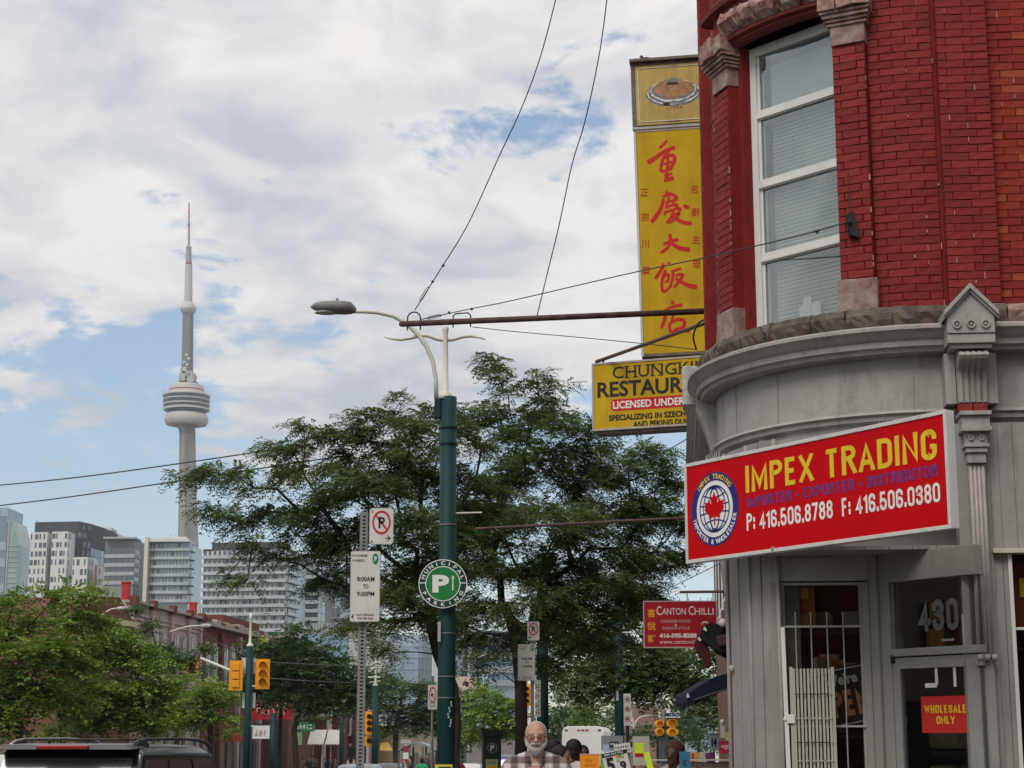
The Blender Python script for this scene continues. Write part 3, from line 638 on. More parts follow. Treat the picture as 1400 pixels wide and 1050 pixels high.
# boarded wall right of the pilaster
zLd = hit(1375, 750, y=-2.0).z; x0 = bm+bw*.62
for k in range(9):
    xa = x0+k*.115
    MB().box(xa+.002, xa+.112, -1.935-(k % 2)*.003, -1.88, zLd, Z_M0).obj('board', greyp2, B, bevel=.003)
MB().box(x0, 7.9, -1.93, -1.86, zLd, Z_M0-.0).obj('board_backing', greyp2, B)
MB().box(x0+.02, 7.9, -2.02, -1.88, zLd-.035, zLd).obj('ledge_board', mat('cream_paint', (.5, .47, .38), .6, dirt=.4), B, bevel=.003)
xg = hit(1386, 850, y=-1.9).x
for (a, b) in ((x0, x0+.10), (x0+.103, xg-.03)): MB().box(a, b, -1.95, -1.86, 0, zLd-.036).obj('board', greyp2, B, bevel=.003)
MB().box(xg-.03, xg, -1.97, -1.86, .5, zLd-.04).obj('window_jamb', wht, B, bevel=.003)
SW = bpy.data.objects.new('shop_window', None); COL.objects.link(SW); SW.parent = B
MB().box(xg, 7.6, -1.90, -1.894, .5, zLd-.05).obj('pane', glass_mat('shop_glass', (.8, .82, .8), .01), SW)
MB().box(xg, 7.6, -1.93, -1.88, zLd-.62, zLd-.60).box(xg, 7.6, -1.95, -1.86, .42, .5).obj('window_frame', wht, SW)
MB().box(xg, xg+.5, -1.8, -1.79, zLd-.6, zLd-.08).obj('red_poster', mat('poster_red', (.30, .03, .03), .6, col2=(.12, .03, .02), scale=6), SW)
txt(SW, 'R', xg+.12, zLd-.35, .13, mat('sign_yellow', (.72, .50, .02), .4, var=.05), -1.81, .8, .012)
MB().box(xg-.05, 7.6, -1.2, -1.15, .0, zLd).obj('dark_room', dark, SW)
MB().box(xg, 7.9, -1.95, -1.86, 0, .42).obj('stall_riser', greyp2, B)
# curved pier on the left of the entrance, in upright boards, and the soffit above
zSo = hit(1100, 745, y=-1.3).z; zHd = hit(1100, 775, y=-1.3).z
pier = [(-1.38, -1.26), (-1.50, -1.13), (-1.59, -.97), (-1.67, -.79), (-1.74, -.60), (-1.76, -.40)]
pier_all = pier[:5]+[(-1.71, -.2), (-1.60, .7)]
MB().vprism([(x+.05, y+.06) for x, y in pier_all]+[(-1.45, .7), (-1.3, -1.1)], 0, Z_M0-.01).obj('pier_core', greyp2, B) if False else MB().vprism(([(x+.07, y+.07) for x, y in pier_all]+[(-1.35, .7), (-1.2, -1.15)])[::-1], 0, Z_M0-.01).obj('pier_core', greyp2, B)
nb = 0
for (a, b) in zip(pier_all[:-1], pier_all[1:]):
    d = Vector((b[0]-a[0], b[1]-a[1])); L = d.length; n_ = max(1, round(L/.2)) if L > .4 else 1
    for k in range(n_):
        p = Vector(a)+d*(k/n_); q = Vector(a)+d*((k+1)/n_)-d.normalized()*.006
        nn = Vector((d.y, -d.x)).normalized()*-1; th = .012+.006*(nb % 2); nb += 1
        i_, j_ = p-nn*.08, q-nn*.08; p2, q2 = p+nn*th, q+nn*th
        if (q2-p2).cross(i_-p2) < 0: pass
        MB().hexa([(p2.x, p2.y, 0), (i_.x, i_.y, 0), (j_.x, j_.y, 0), (q2.x, q2.y, 0), (p2.x, p2.y, Z_M0), (i_.x, i_.y, Z_M0), (j_.x, j_.y, Z_M0), (q2.x, q2.y, Z_M0)]).obj('board', greyp2, B, bevel=.004)
for (px_, py_) in ((-1.38, -1.30), (-1.60, -1.0), (-1.775, -.56)):
    MB().tube([(px_, py_, 0), (px_, py_, Z_M0)], .018, 8).obj('corner_bead', greyp2, B, smooth=True)
MB().sphere((-1.755, -.66, hit(1001, 914, y=-.7).z), .03, 10).obj('round_knob', greyp, B, smooth=True)
# carved bracket at the far end of the cornice (seen edge on)
mb = MB(); prof = [(-2.07, Z_C0), (-2.08, Z_C0-.1), (-2.03, Z_C0-.2), (-1.98, Z_C0-.34), (-1.94, Z_F0-.02), (-1.93, Z_F0-.2), (-1.84, Z_F0-.45), (-1.76, Z_F0-.8), (-1.7, Z_C0)]
mb.prism([(x+.075, z) for x, z in prof], .05, .33); mb.obj('console_bracket', greyp, B, bevel=.006)
MB().box(-RC-.08, -RC+.2, .3, .6, Z_L0-.2, Z_L0+.17).obj('end_block', mat('flaking_white_stone', (.30, .28, .26), .9, col2=(.6, .6, .58), scale=14, bump=1), B, bevel=.01)
MB().prism([(-1.74, zc(810)), (-1.86, zc(640)), (-1.86, zc(560)), (-1.74, zc(560))], .35, .65).obj('console_bracket', greyp2, B)
# side wall of the ground floor going away down the street
MB().box(-1.62, -1.45, .7, 5.9, 0, Z_M0).obj('wall', brickm[1], B, label='ground floor side wall')
# recessed entrance
pe0 = Vector(loc(*at(1195, 900, 14.45)[:2])); pe1 = Vector(loc(*at(1326, 900, 13.62)[:2]))
yW = -1.20; xL, xR = -1.40, hit(1190, 900, y=yW).x
EN = bpy.data.objects.new('entrance', None); COL.objects.link(EN); EN.parent = B
nso = 11
for k in range(nso):   # plank soffit over the recess
    xa = -1.45+k*.185; MB().box(xa, xa+.18, -1.75+max(0, -.35+.0)*0, -.4, zHd+.09, zHd+.12).obj('plank', greyp2, EN)
MB().box(xL-.02, xR+.0, yW-.05, yW+.05, hit(1120, 795, y=yW).z, zHd+.088).obj('lintel_beam', greyp, EN, bevel=.004)
MB().box(-1.5, 1.2, yW-.06, yW+.06, zHd+.12, Z_M0).obj('upper_panel', greyp2, EN)
xw0, xw1 = hit(1069, 900, y=yW).x, hit(1180, 900, y=yW).x; zwt, zwb = hit(1120, 797, y=yW).z, .35
MB().box(xL-.05, xw0, yW-.06, yW+.05, 0, zwt).box(xw1, xR, yW-.06, yW+.05, 0, zwt).box(xw0, xw1, yW-.05, yW+.05, 0, zwb).obj('window_frame', greyd, EN, bevel=.006)
for (a, b) in ((xw0, xw0+.02), (xw1-.02, xw1)): MB().box(a, b, yW-.03, yW+.03, zwb, zwt-.02).obj('glazing_bead', greyp, EN)
MB().box(xw0, xw1, yW-.03, yW+.03, zwt-.02, zwt).obj('glazing_bead', greyp, EN)
sg_ = glass_mat('door_glass', (.80, .82, .80), .03)
MB().box(xw0+.02, xw1-.02, yW, yW+.006, zwb, zwt-.02).obj('pane', sg_, EN)
# things behind the side light
MB().box(xw0+.01, xw0+.29, yW+.10, yW+.11, zwt-.36, zwt-.0).obj('poster', mat('shop_poster', (.42, .05, .015), .6, col2=(.55, .30, .03), scale=5, detail=3), EN)
txt(EN, '|||  |||', xw0+.15, zwt-.10, .06, MATS['sign_yellow'], yW+.095, 1, .004)
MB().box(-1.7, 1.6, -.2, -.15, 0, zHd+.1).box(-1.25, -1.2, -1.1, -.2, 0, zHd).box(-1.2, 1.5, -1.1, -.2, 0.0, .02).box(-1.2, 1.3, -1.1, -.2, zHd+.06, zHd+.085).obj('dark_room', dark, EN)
op = MB(); hx = .21
SGN = bpy.data.objects.new('open_sign', None); COL.objects.link(SGN); SGN.parent = EN
oc = hit(1158, 952, y=yW+.06); SGN.location = (oc.x-.02, oc.y, oc.z); SGN.rotation_euler = (0, R(-11), 0)
SGN['label'] = 'tilted black sign reading WE\'RE OPEN in orange behind the glass'
MB().box(-.26, .22, 0, .01, -.24, .24).obj('sign_panel', mat('sign_black', (.02, .02, .022), .5), SGN)
for q in ((-.25, .21, .215, .225), (-.25, .21, -.225, -.215)): MB().box(q[0], q[1], -.002, 0, q[2], q[3]).obj('sign_border', wht, SGN)
for q in ((.2, .21), (-.25, -.24)): MB().box(q[0], q[1], -.002, 0, -.215, .215).obj('sign_border', wht, SGN)
txt(SGN, "We're", .0, .10, .08, wht, -.003, .9, .004)
gothic(SGN, 'OPEN', -.22, .18, -.16, .21, mat('sign_orange', (.75, .28, .12), .5), -.003, .22)
# fixed grille behind the glass
gm = mat('pale_grille_paint', (.36, .36, .33), .45, var=.08, dirt=.3)
zg = hit(1120, 857, y=yW).z
for px_, tp in ((1087, 838), (1108, 838), (1130, 838), (1152, 838)):
    a = hit(px_, tp, y=yW-.045); MB().tube([(a.x, a.y, 1.2), a], [.0055, .0055], 6).obj('grille_bar', gm, EN)
    MB().sphere((a.x, a.y, a.z), .009, 8).obj('grille_tip', gm, EN)
MB().box(xw0, xw1, yW-.052, yW-.044, zg-.008, zg+.008).obj('grille_rail', gm, EN)
zg2 = hit(1150, 993, y=yW).z; MB().box(xw0, xw1, yW-.05, yW-.042, zg2-.008, zg2+.008).obj('grille_rail', gm, EN)
# door at an angle
DV = Vector((pe1.x-pe0.x, pe1.y-pe0.y)); DL = DV.length
DR = bpy.data.objects.new('door', None); COL.objects.link(DR); DR.parent = B; DR.location = (pe0.x, pe0.y, 0); DR.rotation_euler = (0, 0, math.atan2(DV.y, DV.x))
def dz(py, px=1270): # height on the door plane
    w = at(px, py, 13.95); return w.z
def dx_(px):          # distance along the door plane
    nrm = Vector((-DV.y, DV.x)).normalized(); r = ray(px, 900); o = loc(0, 0); rx = r[0]*N[0]+r[1]*N[1]; ry = r[0]*S[0]+r[1]*S[1]
    t = ((pe0.x-o[0])*nrm.x+(pe0.y-o[1])*nrm.y)/(rx*nrm.x+ry*nrm.y); q = Vector((o[0]+rx*t-pe0.x, o[1]+ry*t-pe0.y)); return q.dot(DV.normalized())
zt1, zb1, ztr, zdt = dz(792), dz(885), dz(896), dz(911)
g0, g1 = dx_(1221), DL+.12
MB().box(-.02, dx_(1208), -.05, .1, 0, zHd+.09).box(dx_(1208), g0, -.02, .1, 0, zHd+.09).obj('door_frame', greyd, DR, bevel=.005)
MB().box(g0, g1, -.04, .08, zt1, zHd+.09).obj('door_head', greyd, DR, bevel=.004)
MB().box(g0, g1, -.03, .08, ztr+.002, zb1).obj('transom_bar', greyd, DR, bevel=.004)
MB().box(g0, g1, .02, .026, zb1, zt1).obj('transom_pane', sg_, DR)
MB().box(g0+.0, g0+.075, -.01, .04, .1, ztr-.008).box(g0+.075, g1, -.01, .04, zdt-.012, ztr-.008).box(g0+.075, g1, -.01, .04, .1, .35).obj('door_leaf', greyd, DR, bevel=.004)
MB().box(g0+.02, g1, -.002, .02, .02, .1).obj('door_sweep', greyd, DR)
MB().box(g0+.075, g1, .012, .018, .35, zdt-.012).obj('door_pane', sg_, DR)
MB().box(g0+.0, g0+.03, -.03, .0, ztr-.05, ztr+.02).obj('hinge', blackm, DR)
dim = mat('pale_vinyl_digits', (.10, .10, .11), .5)
gothic(DR, '430', dx_(1256), dx_(1311), dz(863), dz(820)-dz(863), dim, .017, .2)
marks(DR, dx_(1286), dx_(1304), dz(878), .022, wht, .017, 6, 1)
for px_, a, b in ((1278, 913, 936), (1303, 913, 940)): MB().box(dx_(px_)-.014, dx_(px_)+.014, .008, .011, dz(b), dz(a)).obj('tape_strip', wht, DR)
MB().box(dx_(1262), dx_(1278), .008, .011, dz(940), dz(934)).obj('tape_strip', wht, DR)
x_a, x_b = dx_(1256), dx_(1322)
MB().box(x_a, x_b, .004, .010, dz(1002), dz(952)).obj('paper_sign', mat('wholesale_red', (.50, .025, .02), .5, var=.04), DR)
gothic(DR, 'WHOLESALE', x_a+(x_b-x_a)*.07, x_a+(x_b-x_a)*.93, dz(975), dz(964)-dz(975), MATS['sign_yellow'], .003, .19)
gothic(DR, 'ONLY', x_a+(x_b-x_a)*.31, x_a+(x_b-x_a)*.69, dz(990), dz(979)-dz(990), MATS['sign_yellow'], .003, .19)
gb = mat('shelf_goods', (.20, .15, .10), .7, col2=(.50, .38, .25), scale=9); rg = random.Random(8)
for k in range(9):   # parcels inside, dimly seen
    cx = rg.uniform(g0+.1, g1); cz = rg.choice((.5, .9, 1.3, 1.62)); MB().box(cx-.12, cx+.12, .35, .6, cz, cz+rg.uniform(.12, .25)).obj('stored_parcel', gb, DR, bevel=.03)
for z in (.48, .88, 1.28, 1.6): MB().box(g0+.05, g1, .33, .7, z-.03, z).obj('interior_shelf', mat('shelf_wood', (.06, .045, .03), .7), DR)
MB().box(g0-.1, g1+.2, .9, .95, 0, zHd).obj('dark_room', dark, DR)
# door side jamb on the right, thin white edge
ja = hit(1318.5, 900, y=-1.93).x; MB().box(ja, ja+.03, -1.95, -1.88, 0, hit(1318, 840, y=-1.93).z).obj('white_jamb', wht, B)
MB().box(xR-.01, pe0.x+.03, yW-.05, yW+.06, 0, zHd+.088).obj('corner_post', greyd, EN, bevel=.004)
# bird spikes under the moulding
sp = MB(); rs2 = random.Random(2)
for (d0, d1, n_) in ((3, 20, 34), (72, 88, 26)):
    for k in range(n_):
        t = R(d0+(d1-d0)*k/n_); r = 1.92; x, y = -r*math.sin(t), -r*math.cos(t)
        sp.tube([(x, y, Z_M0-.09), (x+rs2.uniform(-.02, .02), y-.02, Z_M0+rs2.uniform(-.01, .05))], .002, 3)
sp.obj('bird_spikes', mat('spike_plastic', (.55, .55, .52), .4), B, kind='stuff')
# ground floor lintel hidden behind the shop sign
sweep([(1.3, Z_M0-.28), (1.84, Z_M0-.28), (1.84, Z_M0), (1.3, Z_M0)], ARC, 'fascia_board', greyp2)
for s_ in (1, 88): pass
# iron wall hook with its wire tail
WH = thing('wall_hook', 'small black iron wire anchor on the red brick pilaster beside the upstairs window', 'wire anchor', (0, 0, 0))
th = R(21.5); hx_, hy_ = wld(-(RP+.05)*math.sin(th), -(RP+.05)*math.cos(th)); hz_ = at(1172, 305, hy_).z
WH.location = (hx_, hy_, hz_-.1)
MB().hexa([(-.03, -.02, 0), (.05, -.02, -.03), (.05, .05, -.03), (-.03, .05, 0), (-.05, -.02, .17), (.0, -.02, .20), (.0, .05, .20), (-.05, .05, .17)]).obj('bracket_plate', blackm, WH)
MB().tube([(-.045, -.03, .1), (-.02, -.03, .1)], .02, 8).tube([(-.03, -.02, .2), (-.03, -.01, .42), (-.02, .0, .55)], .004, 5).obj('eye_bolt', blackm, WH)
ANCH = Vector((hx_-.045, hy_-.03, hz_))

NB = thing('neighbour_building', 'plain brown brick shop building hidden behind the red corner one, set back a little', 'building', (CX, CY, 0), -PHI)
MB().box(-1.15, 8, 6.0, 34, -.4, 7.2).obj('wall', mat('neighbour_brick', (.16, .08, .06), .85, scale=2), NB)
for k in range(9): MB().box(-1.2, -1.14, 7+k*3, 8.2+k*3, 4.6, 6.6).obj('window', wht, NB); MB().box(-1.21, -1.2, 7.1+k*3, 8.1+k*3, 4.7, 6.5).obj('pane', dark, NB)

# the rest of the street around the camera: what the shop glass looks out on
def plain_block(label, a0, a1, b0, b1, h, m, seed):
    x, y = street(a0, b0); t = thing('street_building', label, 'building', (x, y, gz(x, y)), -PHI); w, l = a1-a0, b1-b0
    MB().box(0, w, 0, l, -.5, h).obj('wall', m, t); MB().box(-.2, w+.2, -.2, l+.2, h, h+.3).obj('cornice', MATS['grey_paint'], t)
    wm_ = MB().box(0, 1.1, -.06, .02, 0, 1.8).mesh('window', dark); n = int(w/2.4); k2 = int(l/2.4)
    for f in (3.9, 6.9):
        if f+2 > h: continue
        for i in range(n): link('window', wm_, t, (.7+i*w/n, l+.04, f)) if b0 < 0 else link('window', wm_, t, (.7+i*w/n, 0, f))
        for i in range(k2): link('window', wm_, t, (w+.04, 1.0+i*l/k2, f), (0, 0, R(90))) if a1 < -20 else link('window', wm_, t, (-.04, 1.8+i*l/k2, f), (0, 0, R(-90)))
    sm_ = MB().box(0, 1.9, -.08, .02, .5, 2.8).mesh('shop_window', dark)
    for i in range(k2): link('shop_window', sm_, t, ((w+.05, 1.0+i*l/k2, 0) if a1 < -20 else (-.05, 2.6+i*l/k2, 0)), (0, 0, R(90 if a1 < -20 else -90)))
bA, bB, bC = mat('far_brick_red', (.17, .06, .05), .85, scale=1), mat('far_brick_brown', (.13, .085, .06), .85, scale=1), mat('far_stucco', (.24, .22, .19), .85, scale=1)
plain_block('red brick building on the opposite corner of the side street behind the viewer', .6, 24, -30, -1.5, 10.5, bA, 1)
plain_block('dark brown brick building across the wide street, level with the viewer', -52, -38.5, -6, 22, 10, bB, 2)
plain_block('tan building across the wide street behind the viewer', -52, -38.5, -34, -6.5, 11.5, bC, 3)
plain_block('long red brick building across the wide street left of the picture', -52, -38.5, 22.5, 74, 9.5, bA, 4)
plain_block('brown building further up the side street to the right', 8.6, 30, 12.5, 30, 8.5, bB, 5)

SG = thing('security_gate', 'folded pale metal security gate standing half open before the shop side window', 'security gate', (CX, CY, 0), -PHI)
ypl = yW-.14; ga, gb_ = hit(1085, 1000, y=ypl).x, hit(1139, 1000, y=ypl).x; zgt = hit(1110, 914, y=ypl).z; gtm = mat('gate_cream_paint', (.40, .39, .34), .5, var=.06, scale=3, dirt=.35); n_ = 11
bar_ = MB().box(-.0085, .0085, -.012, .012, 0, zgt-.12).mesh('gate_bar', gtm)
for k in range(n_):
    w_ = (gb_-ga)/n_; link('gate_bar', bar_, SG, (ga+w_*(k+.5), ypl+(.012 if k % 2 else -.006), .12))
for xx in (ga-.016, gb_+.002): MB().box(xx-.004, xx+.022, -.02+ypl, .02+ypl, .1, zgt+.012).obj('gate_stile', gtm, SG, bevel=.002)
for py_ in (949, 982, 1015, 1040):
    z = hit(1110, py_, y=ypl).z
    MB().box(ga+.01, gb_-.0, ypl-.018, ypl-.014, z-.004, z+.004).obj('lattice_strap', blackm if py_ % 2 else gtm, SG); MB().tube([(gb_-.01, ypl-.03, z), (gb_-.01, ypl-.015, z)], .008, 8).obj('rivet', MATS['grey_paint'], SG)
pz0, pz1 = .1, hit(1072, 858, y=ypl).z; pxa = hit(1075, 950, y=ypl).x
MB().hexa([(pxa+.0, ypl-.02, pz0), (pxa+.035, ypl-.02, pz0), (pxa+.035, ypl+.02, pz0), (pxa, ypl+.02, pz0), (pxa-.03, ypl-.02, pz1), (pxa+.002, ypl-.02, pz1), (pxa+.002, ypl+.02, pz1), (pxa-.03, ypl+.02, pz1)]).obj('gate_post', wht, SG, bevel=.002)
zl_ = hit(1080, 983, y=ypl).z; MB().box(pxa-.0, pxa+.06, ypl-.035, ypl-.02, zl_-.035, zl_+.035).box(pxa-.03, pxa, ypl-.03, ypl-.022, zl_-.012, zl_+.012).obj('latch', wht, SG, bevel=.003)

# dim stock and shelves inside the side window
rg = random.Random(21)
for k in range(16):
    x_ = rg.uniform(xw0+.3, xw1-.02); z_ = rg.choice((.9, 1.25, 1.75, 2.2, 2.6)); c_ = rg.choice((MATS['shelf_goods'], MATS['shop_poster'], wht, MATS['grey_paint_door']))
    MB().box(x_-.08, x_+.08, yW+.28, yW+.42, z_, z_+rg.uniform(.1, .24)).obj('stored_parcel', c_, EN, bevel=.01)
for z_ in (.88, 1.23, 1.73, 2.18, 2.58): MB().box(xw0, xw1, yW+.25, yW+.5, z_-.025, z_).obj('interior_shelf', MATS['shelf_wood'], EN)
for k in range(8):
    x_ = rg.uniform(g0+.1, g1-.05); z_ = rg.choice((2.42, 2.62)); MB().box(x_-.1, x_+.1, .3, .5, z_, z_+.16).obj('stored_parcel', rg.choice((MATS['shop_poster'], gb, redp)), DR, bevel=.01)
for z_ in (2.4, 2.6): MB().box(g0, g1, .28, .6, z_-.02, z_-.001).obj('interior_shelf', MATS['shelf_wood'], DR)
# ------------------------------------------------------------------ signs on the buildings
yel = mat('sign_yellow', (.72, .50, .02), .4, var=.05)
signred = mat('sign_red_face', (.52, .0015, .005), .6, spec=.1, var=.06, scale=1.2)
signwhite = mat('sign_white', (.78, .77, .74), .4, var=.04, scale=2, dirt=.12)
navy = mat('sign_navy', (.022, .022, .17), .5)
fblue = mat('faded_blue_letters', (.13, .035, .20), .6, var=.4, scale=30)
alu = mat('sign_frame_white', (.58, .57, .55), .45, var=.06, dirt=.3)
def board(name, label, cat, A, Bp, group=None):
    """root whose local x runs from world point A to Bp (left to right for the viewer), z up, front is -y"""
    d = Bp-A; t = thing(name, label, cat, (A.x, A.y, A.z), math.atan2(d.y, d.x), group); return t, math.hypot(d.x, d.y)
# IMPEX
pa, pb = at(939, 771, 14.95), at(1303, 736, 12.38)
I, W = board('shop_sign', 'long red shop sign with yellow lettering and a maple leaf roundel across the rounded corner', 'shop sign', Vector((pa.x, pa.y, pa.z)), Vector((pb.x, pb.y, pa.z)))
Hs = at(939, 635, 14.95).z-pa.z
MB().box(0, W, 0.0, .075, 0, Hs).obj('cabinet', alu, I, bevel=.006)
fw = .03
for nm, q in (('a', (0, W, -.012, 0, 0, fw)), ('b', (0, W, -.012, 0, Hs-fw, Hs)), ('c', (0, fw, -.012, 0, fw, Hs-fw)), ('d', (W-fw, W, -.012, 0, fw, Hs-fw))): MB().box(*q).obj('frame_rail', alu, I, bevel=.003)
MB().box(fw, W-fw, -.004, -.0005, fw, Hs-fw).obj('sign_face', signred, I)
u = W/354.0                                # the face measured in rectified units, 354 wide
cx, cz, cr = W*.131, Hs*.50, Hs*.365
lg = bpy.data.objects.new('logo', None); COL.objects.link(lg); lg.parent = I
MB().disc((cx, cz), cr, -.006, 48, t=.002).obj('logo_ring', navy, lg)
MB().disc((cx, cz), cr*.76, -.0075, 48, t=.0015).obj('logo_field', signwhite, lg)
ln = MB()
ln.disc((cx, cz), cr*.64, -.009, 48, r0=cr*.60, t=.001)
for rr in (.22, .46): ln.disc((cx, cz), cr*rr*1.05, -.009, 40, rz=cr*.62, r0=cr*(rr*1.05-.035), t=.001)
def arcline(f, n=14):
    for k in range(n):
        t0, t1 = -1+2*k/n, -1+2*(k+1)/n; a, b = f(t0), f(t1); w = .012*cr*1.6
        ln.add([(cx+a[0]*cr, -.0092, cz+a[1]*cr-w), (cx+b[0]*cr, -.0092, cz+b[1]*cr-w), (cx+b[0]*cr, -.0092, cz+b[1]*cr+w), (cx+a[0]*cr, -.0092, cz+a[1]*cr+w)], [(0, 1, 2, 3)])
for zz_, bow in ((.40, -.10), (.12, -.04), (-.12, .04), (-.40, .10)):
    hw_ = math.sqrt(max(0, .61**2-zz_**2)); arcline(lambda t: (t*hw_, zz_+bow*(1-t*t)))
ln.obj('globe_lines', navy, lg)
leaf = [(0, 1), (.17, .66), (.37, .77), (.29, .30), (.55, .56), (.62, .42), (.93, .47), (.82, .18), (.96, .05), (.50, -.30), (.55, -.46), (.06, -.38), (.05, -.85), (-.05, -.85), (-.06, -.38), (-.55, -.46), (-.50, -.30), (-.96, .05), (-.82, .18), (-.93, .47), (-.62, .42), (-.55, .56), (-.29, .30), (-.37, .77), (-.17, .66)]
me = MB(); me.prism([(cx+x*cr*.44, cz-.02*cr+y*cr*.50) for x, y in leaf][::-1], -.0105, -.0095); me.obj('maple_leaf', signred, lg)
ring_txt(lg, 'IMPEX TRADING', cx, cz, cr*.88, -52, 52, cr*.13, yel, -.008, sx=.95, bold=.0015)
ring_txt(lg, 'IMPORTER & WHOLESALER', cx, cz, cr*.875, 258, 102, cr*.13, signwhite, -.008, sx=.9, flip=True, bold=.0015)
x0, x1 = W*.265, W*.965
def fit(o, xa, xb, z0=None, h=None):       # stretch lettering to run exactly from xa to xb
    me = o.data; vs = np.empty(len(me.vertices)*3); me.vertices.foreach_get('co', vs); vs = vs.reshape(-1, 3)
    a, b = vs[:, 0].min(), vs[:, 0].max(); vs[:, 0] = xa+(vs[:, 0]-a)/(b-a)*(xb-xa)
    if z0 is not None:
        c, d = vs[:, 2].min(), vs[:, 2].max(); vs[:, 2] = z0+(vs[:, 2]-c)/(d-c)*h
    me.vertices.foreach_set('co', vs.reshape(-1)); me.update(); return o
gothic(I, 'IMPEX TRADING', x0, x1, Hs*.60, Hs*.262, yel, -.006, .165)
gothic(I, 'IMPORTER • EXPORTER • DISTRIBUTOR', x0+.01, x1, Hs*.452, Hs*.105, fblue, -.0056, .20)
gothic(I, 'P: 416.506.8788  F: 416.506.0380', x0, x1+.01, Hs*.235, Hs*.165, signwhite, -.006, .165)
for k in (.12, .5): MB().tube([(W*k, .075, Hs*.5), (W*k+.0, .5 if k != .5 else .3, Hs*.5)], .02, 6).obj('bracket', blackm, I)

# tall yellow sign
oldy = mat('old_yellow_panel', (.48, .30, .010), .6, spec=.12, col2=(.60, .40, .018), scale=2.2, dirt=.25)
tany = mat('faded_tan_panel', (.42, .30, .08), .55, col2=(.55, .40, .11), scale=3, dirt=.35)
cabd = mat('rusty_cabinet', (.10, .075, .06), .7, col2=(.22, .2, .18), scale=6, dirt=.5)
brred = mat('brush_red', (.55, .012, .012), .5, var=.08)
thin_red = mat('faded_red_character', (.45, .02, .01), .6, var=.15)
D1 = 21.5
A_ = at(877, 488, D1); sc = m_per_px(488, D1); 
V, _ = board('vertical_sign', 'tall narrow yellow sign with red Chinese brush characters beside the brick corner', 'sign', A_, A_+Vector((math.cos(R(-8)), math.sin(R(-8)), 0)))
V.rotation_euler = (0, R(-1.15), R(-8))
HV = at(868, 86, D1).z-A_.z; wv = 110*sc; hs = HV*.765
MB().box(0, wv, .0, .28, 0, hs).obj('cabinet', cabd, V, bevel=.01)
MB().box(-.01, wv, .01, .29, hs+.02, HV).obj('upper_cabinet', cabd, V, bevel=.01)
MB().box(.035, wv-.035, -.006, 0, .035, hs-.035).obj('sign_face', oldy, V)
for q in ((0, .03, 0, hs), ): MB().box(q[0], q[1], -.012, 0, q[2], q[3]).obj('frame_rail', alu, V)
MB().box(.03, wv, -.012, 0, 0, .03).obj('frame_rail', cabd, V); MB().box(.03, wv, -.012, 0, hs-.03, hs).obj('frame_rail', alu, V)
MB().box(.05, wv-.02, -.002, .01, hs+.06, HV-.05).obj('upper_face', tany, V)
MB().box(-.02, wv, -.06, .3, HV, HV+.035).obj('cap_strip', cabd, V)
MB().box(-.01, wv, -.03, .0, hs, hs+.03).obj('middle_rail', mat('weathered_white_trim', (.45, .43, .42), .7, dirt=.4), V)
# white rounded outline on the upper panel
rx0, rx1, rz0, rz1 = .085, wv-.05, hs+.10, HV-.085
mb = MB(); pts = []
for cx_, cz_, a0 in ((rx1-.05, rz0+.05, -90), (rx1-.05, rz1-.05, 0), (rx0+.05, rz1-.05, 90), (rx0+.05, rz0+.05, 180)):
    for k in range(5): a = R(a0+k*22.5); pts.append((cx_+.05*math.cos(a), -.006, cz_+.05*math.sin(a)))
mb.tube(pts+[pts[0]], .0055, 5); mb.obj('outline', signwhite, V)
bx, bz = (rx0+rx1)/2+.01, (rz0+rz1)/2+.03; bwid = (rx1-rx0)*.40
dk = mat('bowl_grey', (.10, .11, .13), .6, col2=(.25, .26, .27), scale=20); fc = mat('food_tan', (.30, .14, .06), .7, col2=(.48, .28, .16), scale=14)
bowl = bpy.data.objects.new('bowl_picture', None); COL.objects.link(bowl); bowl.parent = V
for k, (rr, dz_, m_) in enumerate(((1.0, -.03, dk), (.95, -.012, signwhite), (.91, -.006, dk), (.84, .012, signwhite), (.80, .018, dk), (.72, .035, fc))):
    pr_ = random.Random(k); poly = [(bx+bwid*rr*math.cos(a)*(1+pr_.uniform(-.03, .03)), bz+dz_+bwid*rr*.50*math.sin(a)*(1+pr_.uniform(-.08, .08))) for a in [2*math.pi*i/36 for i in range(36)]]
    MB().prism(poly, -.0035-.0012*k, -.003-.0012*k).obj('plate_rim' if k < 5 else 'food', m_, bowl)
MB().prism([(bx-.09, bz+.10), (bx+.08, bz+.10), (bx+.05, bz+.16), (bx-.01, bz+.18), (bx-.06, bz+.15)], -.011, -.0105).obj('lid', dk, bowl)
MB().prism([(bx-.10, bz+.09), (bx+.08, bz+.085), (bx+.04, bz+.115), (bx-.05, bz+.12)], -.0125, -.012).obj('garnish', mat('dark_brown', (.05, .03, .02), .7), bowl)
MB().prism([(bx-.13, bz-.19), (bx-.05, bz-.19), (bx-.05, bz-.15), (bx-.14, bz-.155)], -.006, -.0055).obj('stain', MATS['dark_brown'], bowl)
for xx in (bx, ):
    for zz_, sg in ((rz0-.012, 1), (rz1+.012, -1)):
        for k in range(-3, 4): MB().prism([(xx+k*.022-.012, zz_), (xx+k*.022+.012, zz_), (xx+k*.022, zz_+sg*.022)], -.008, -.006).obj('ornament', MATS['dark_brown'], V)
marks(V, bx-.10, bx+.12, bz-.245, .035, thin_red, -.004, 5, 2)
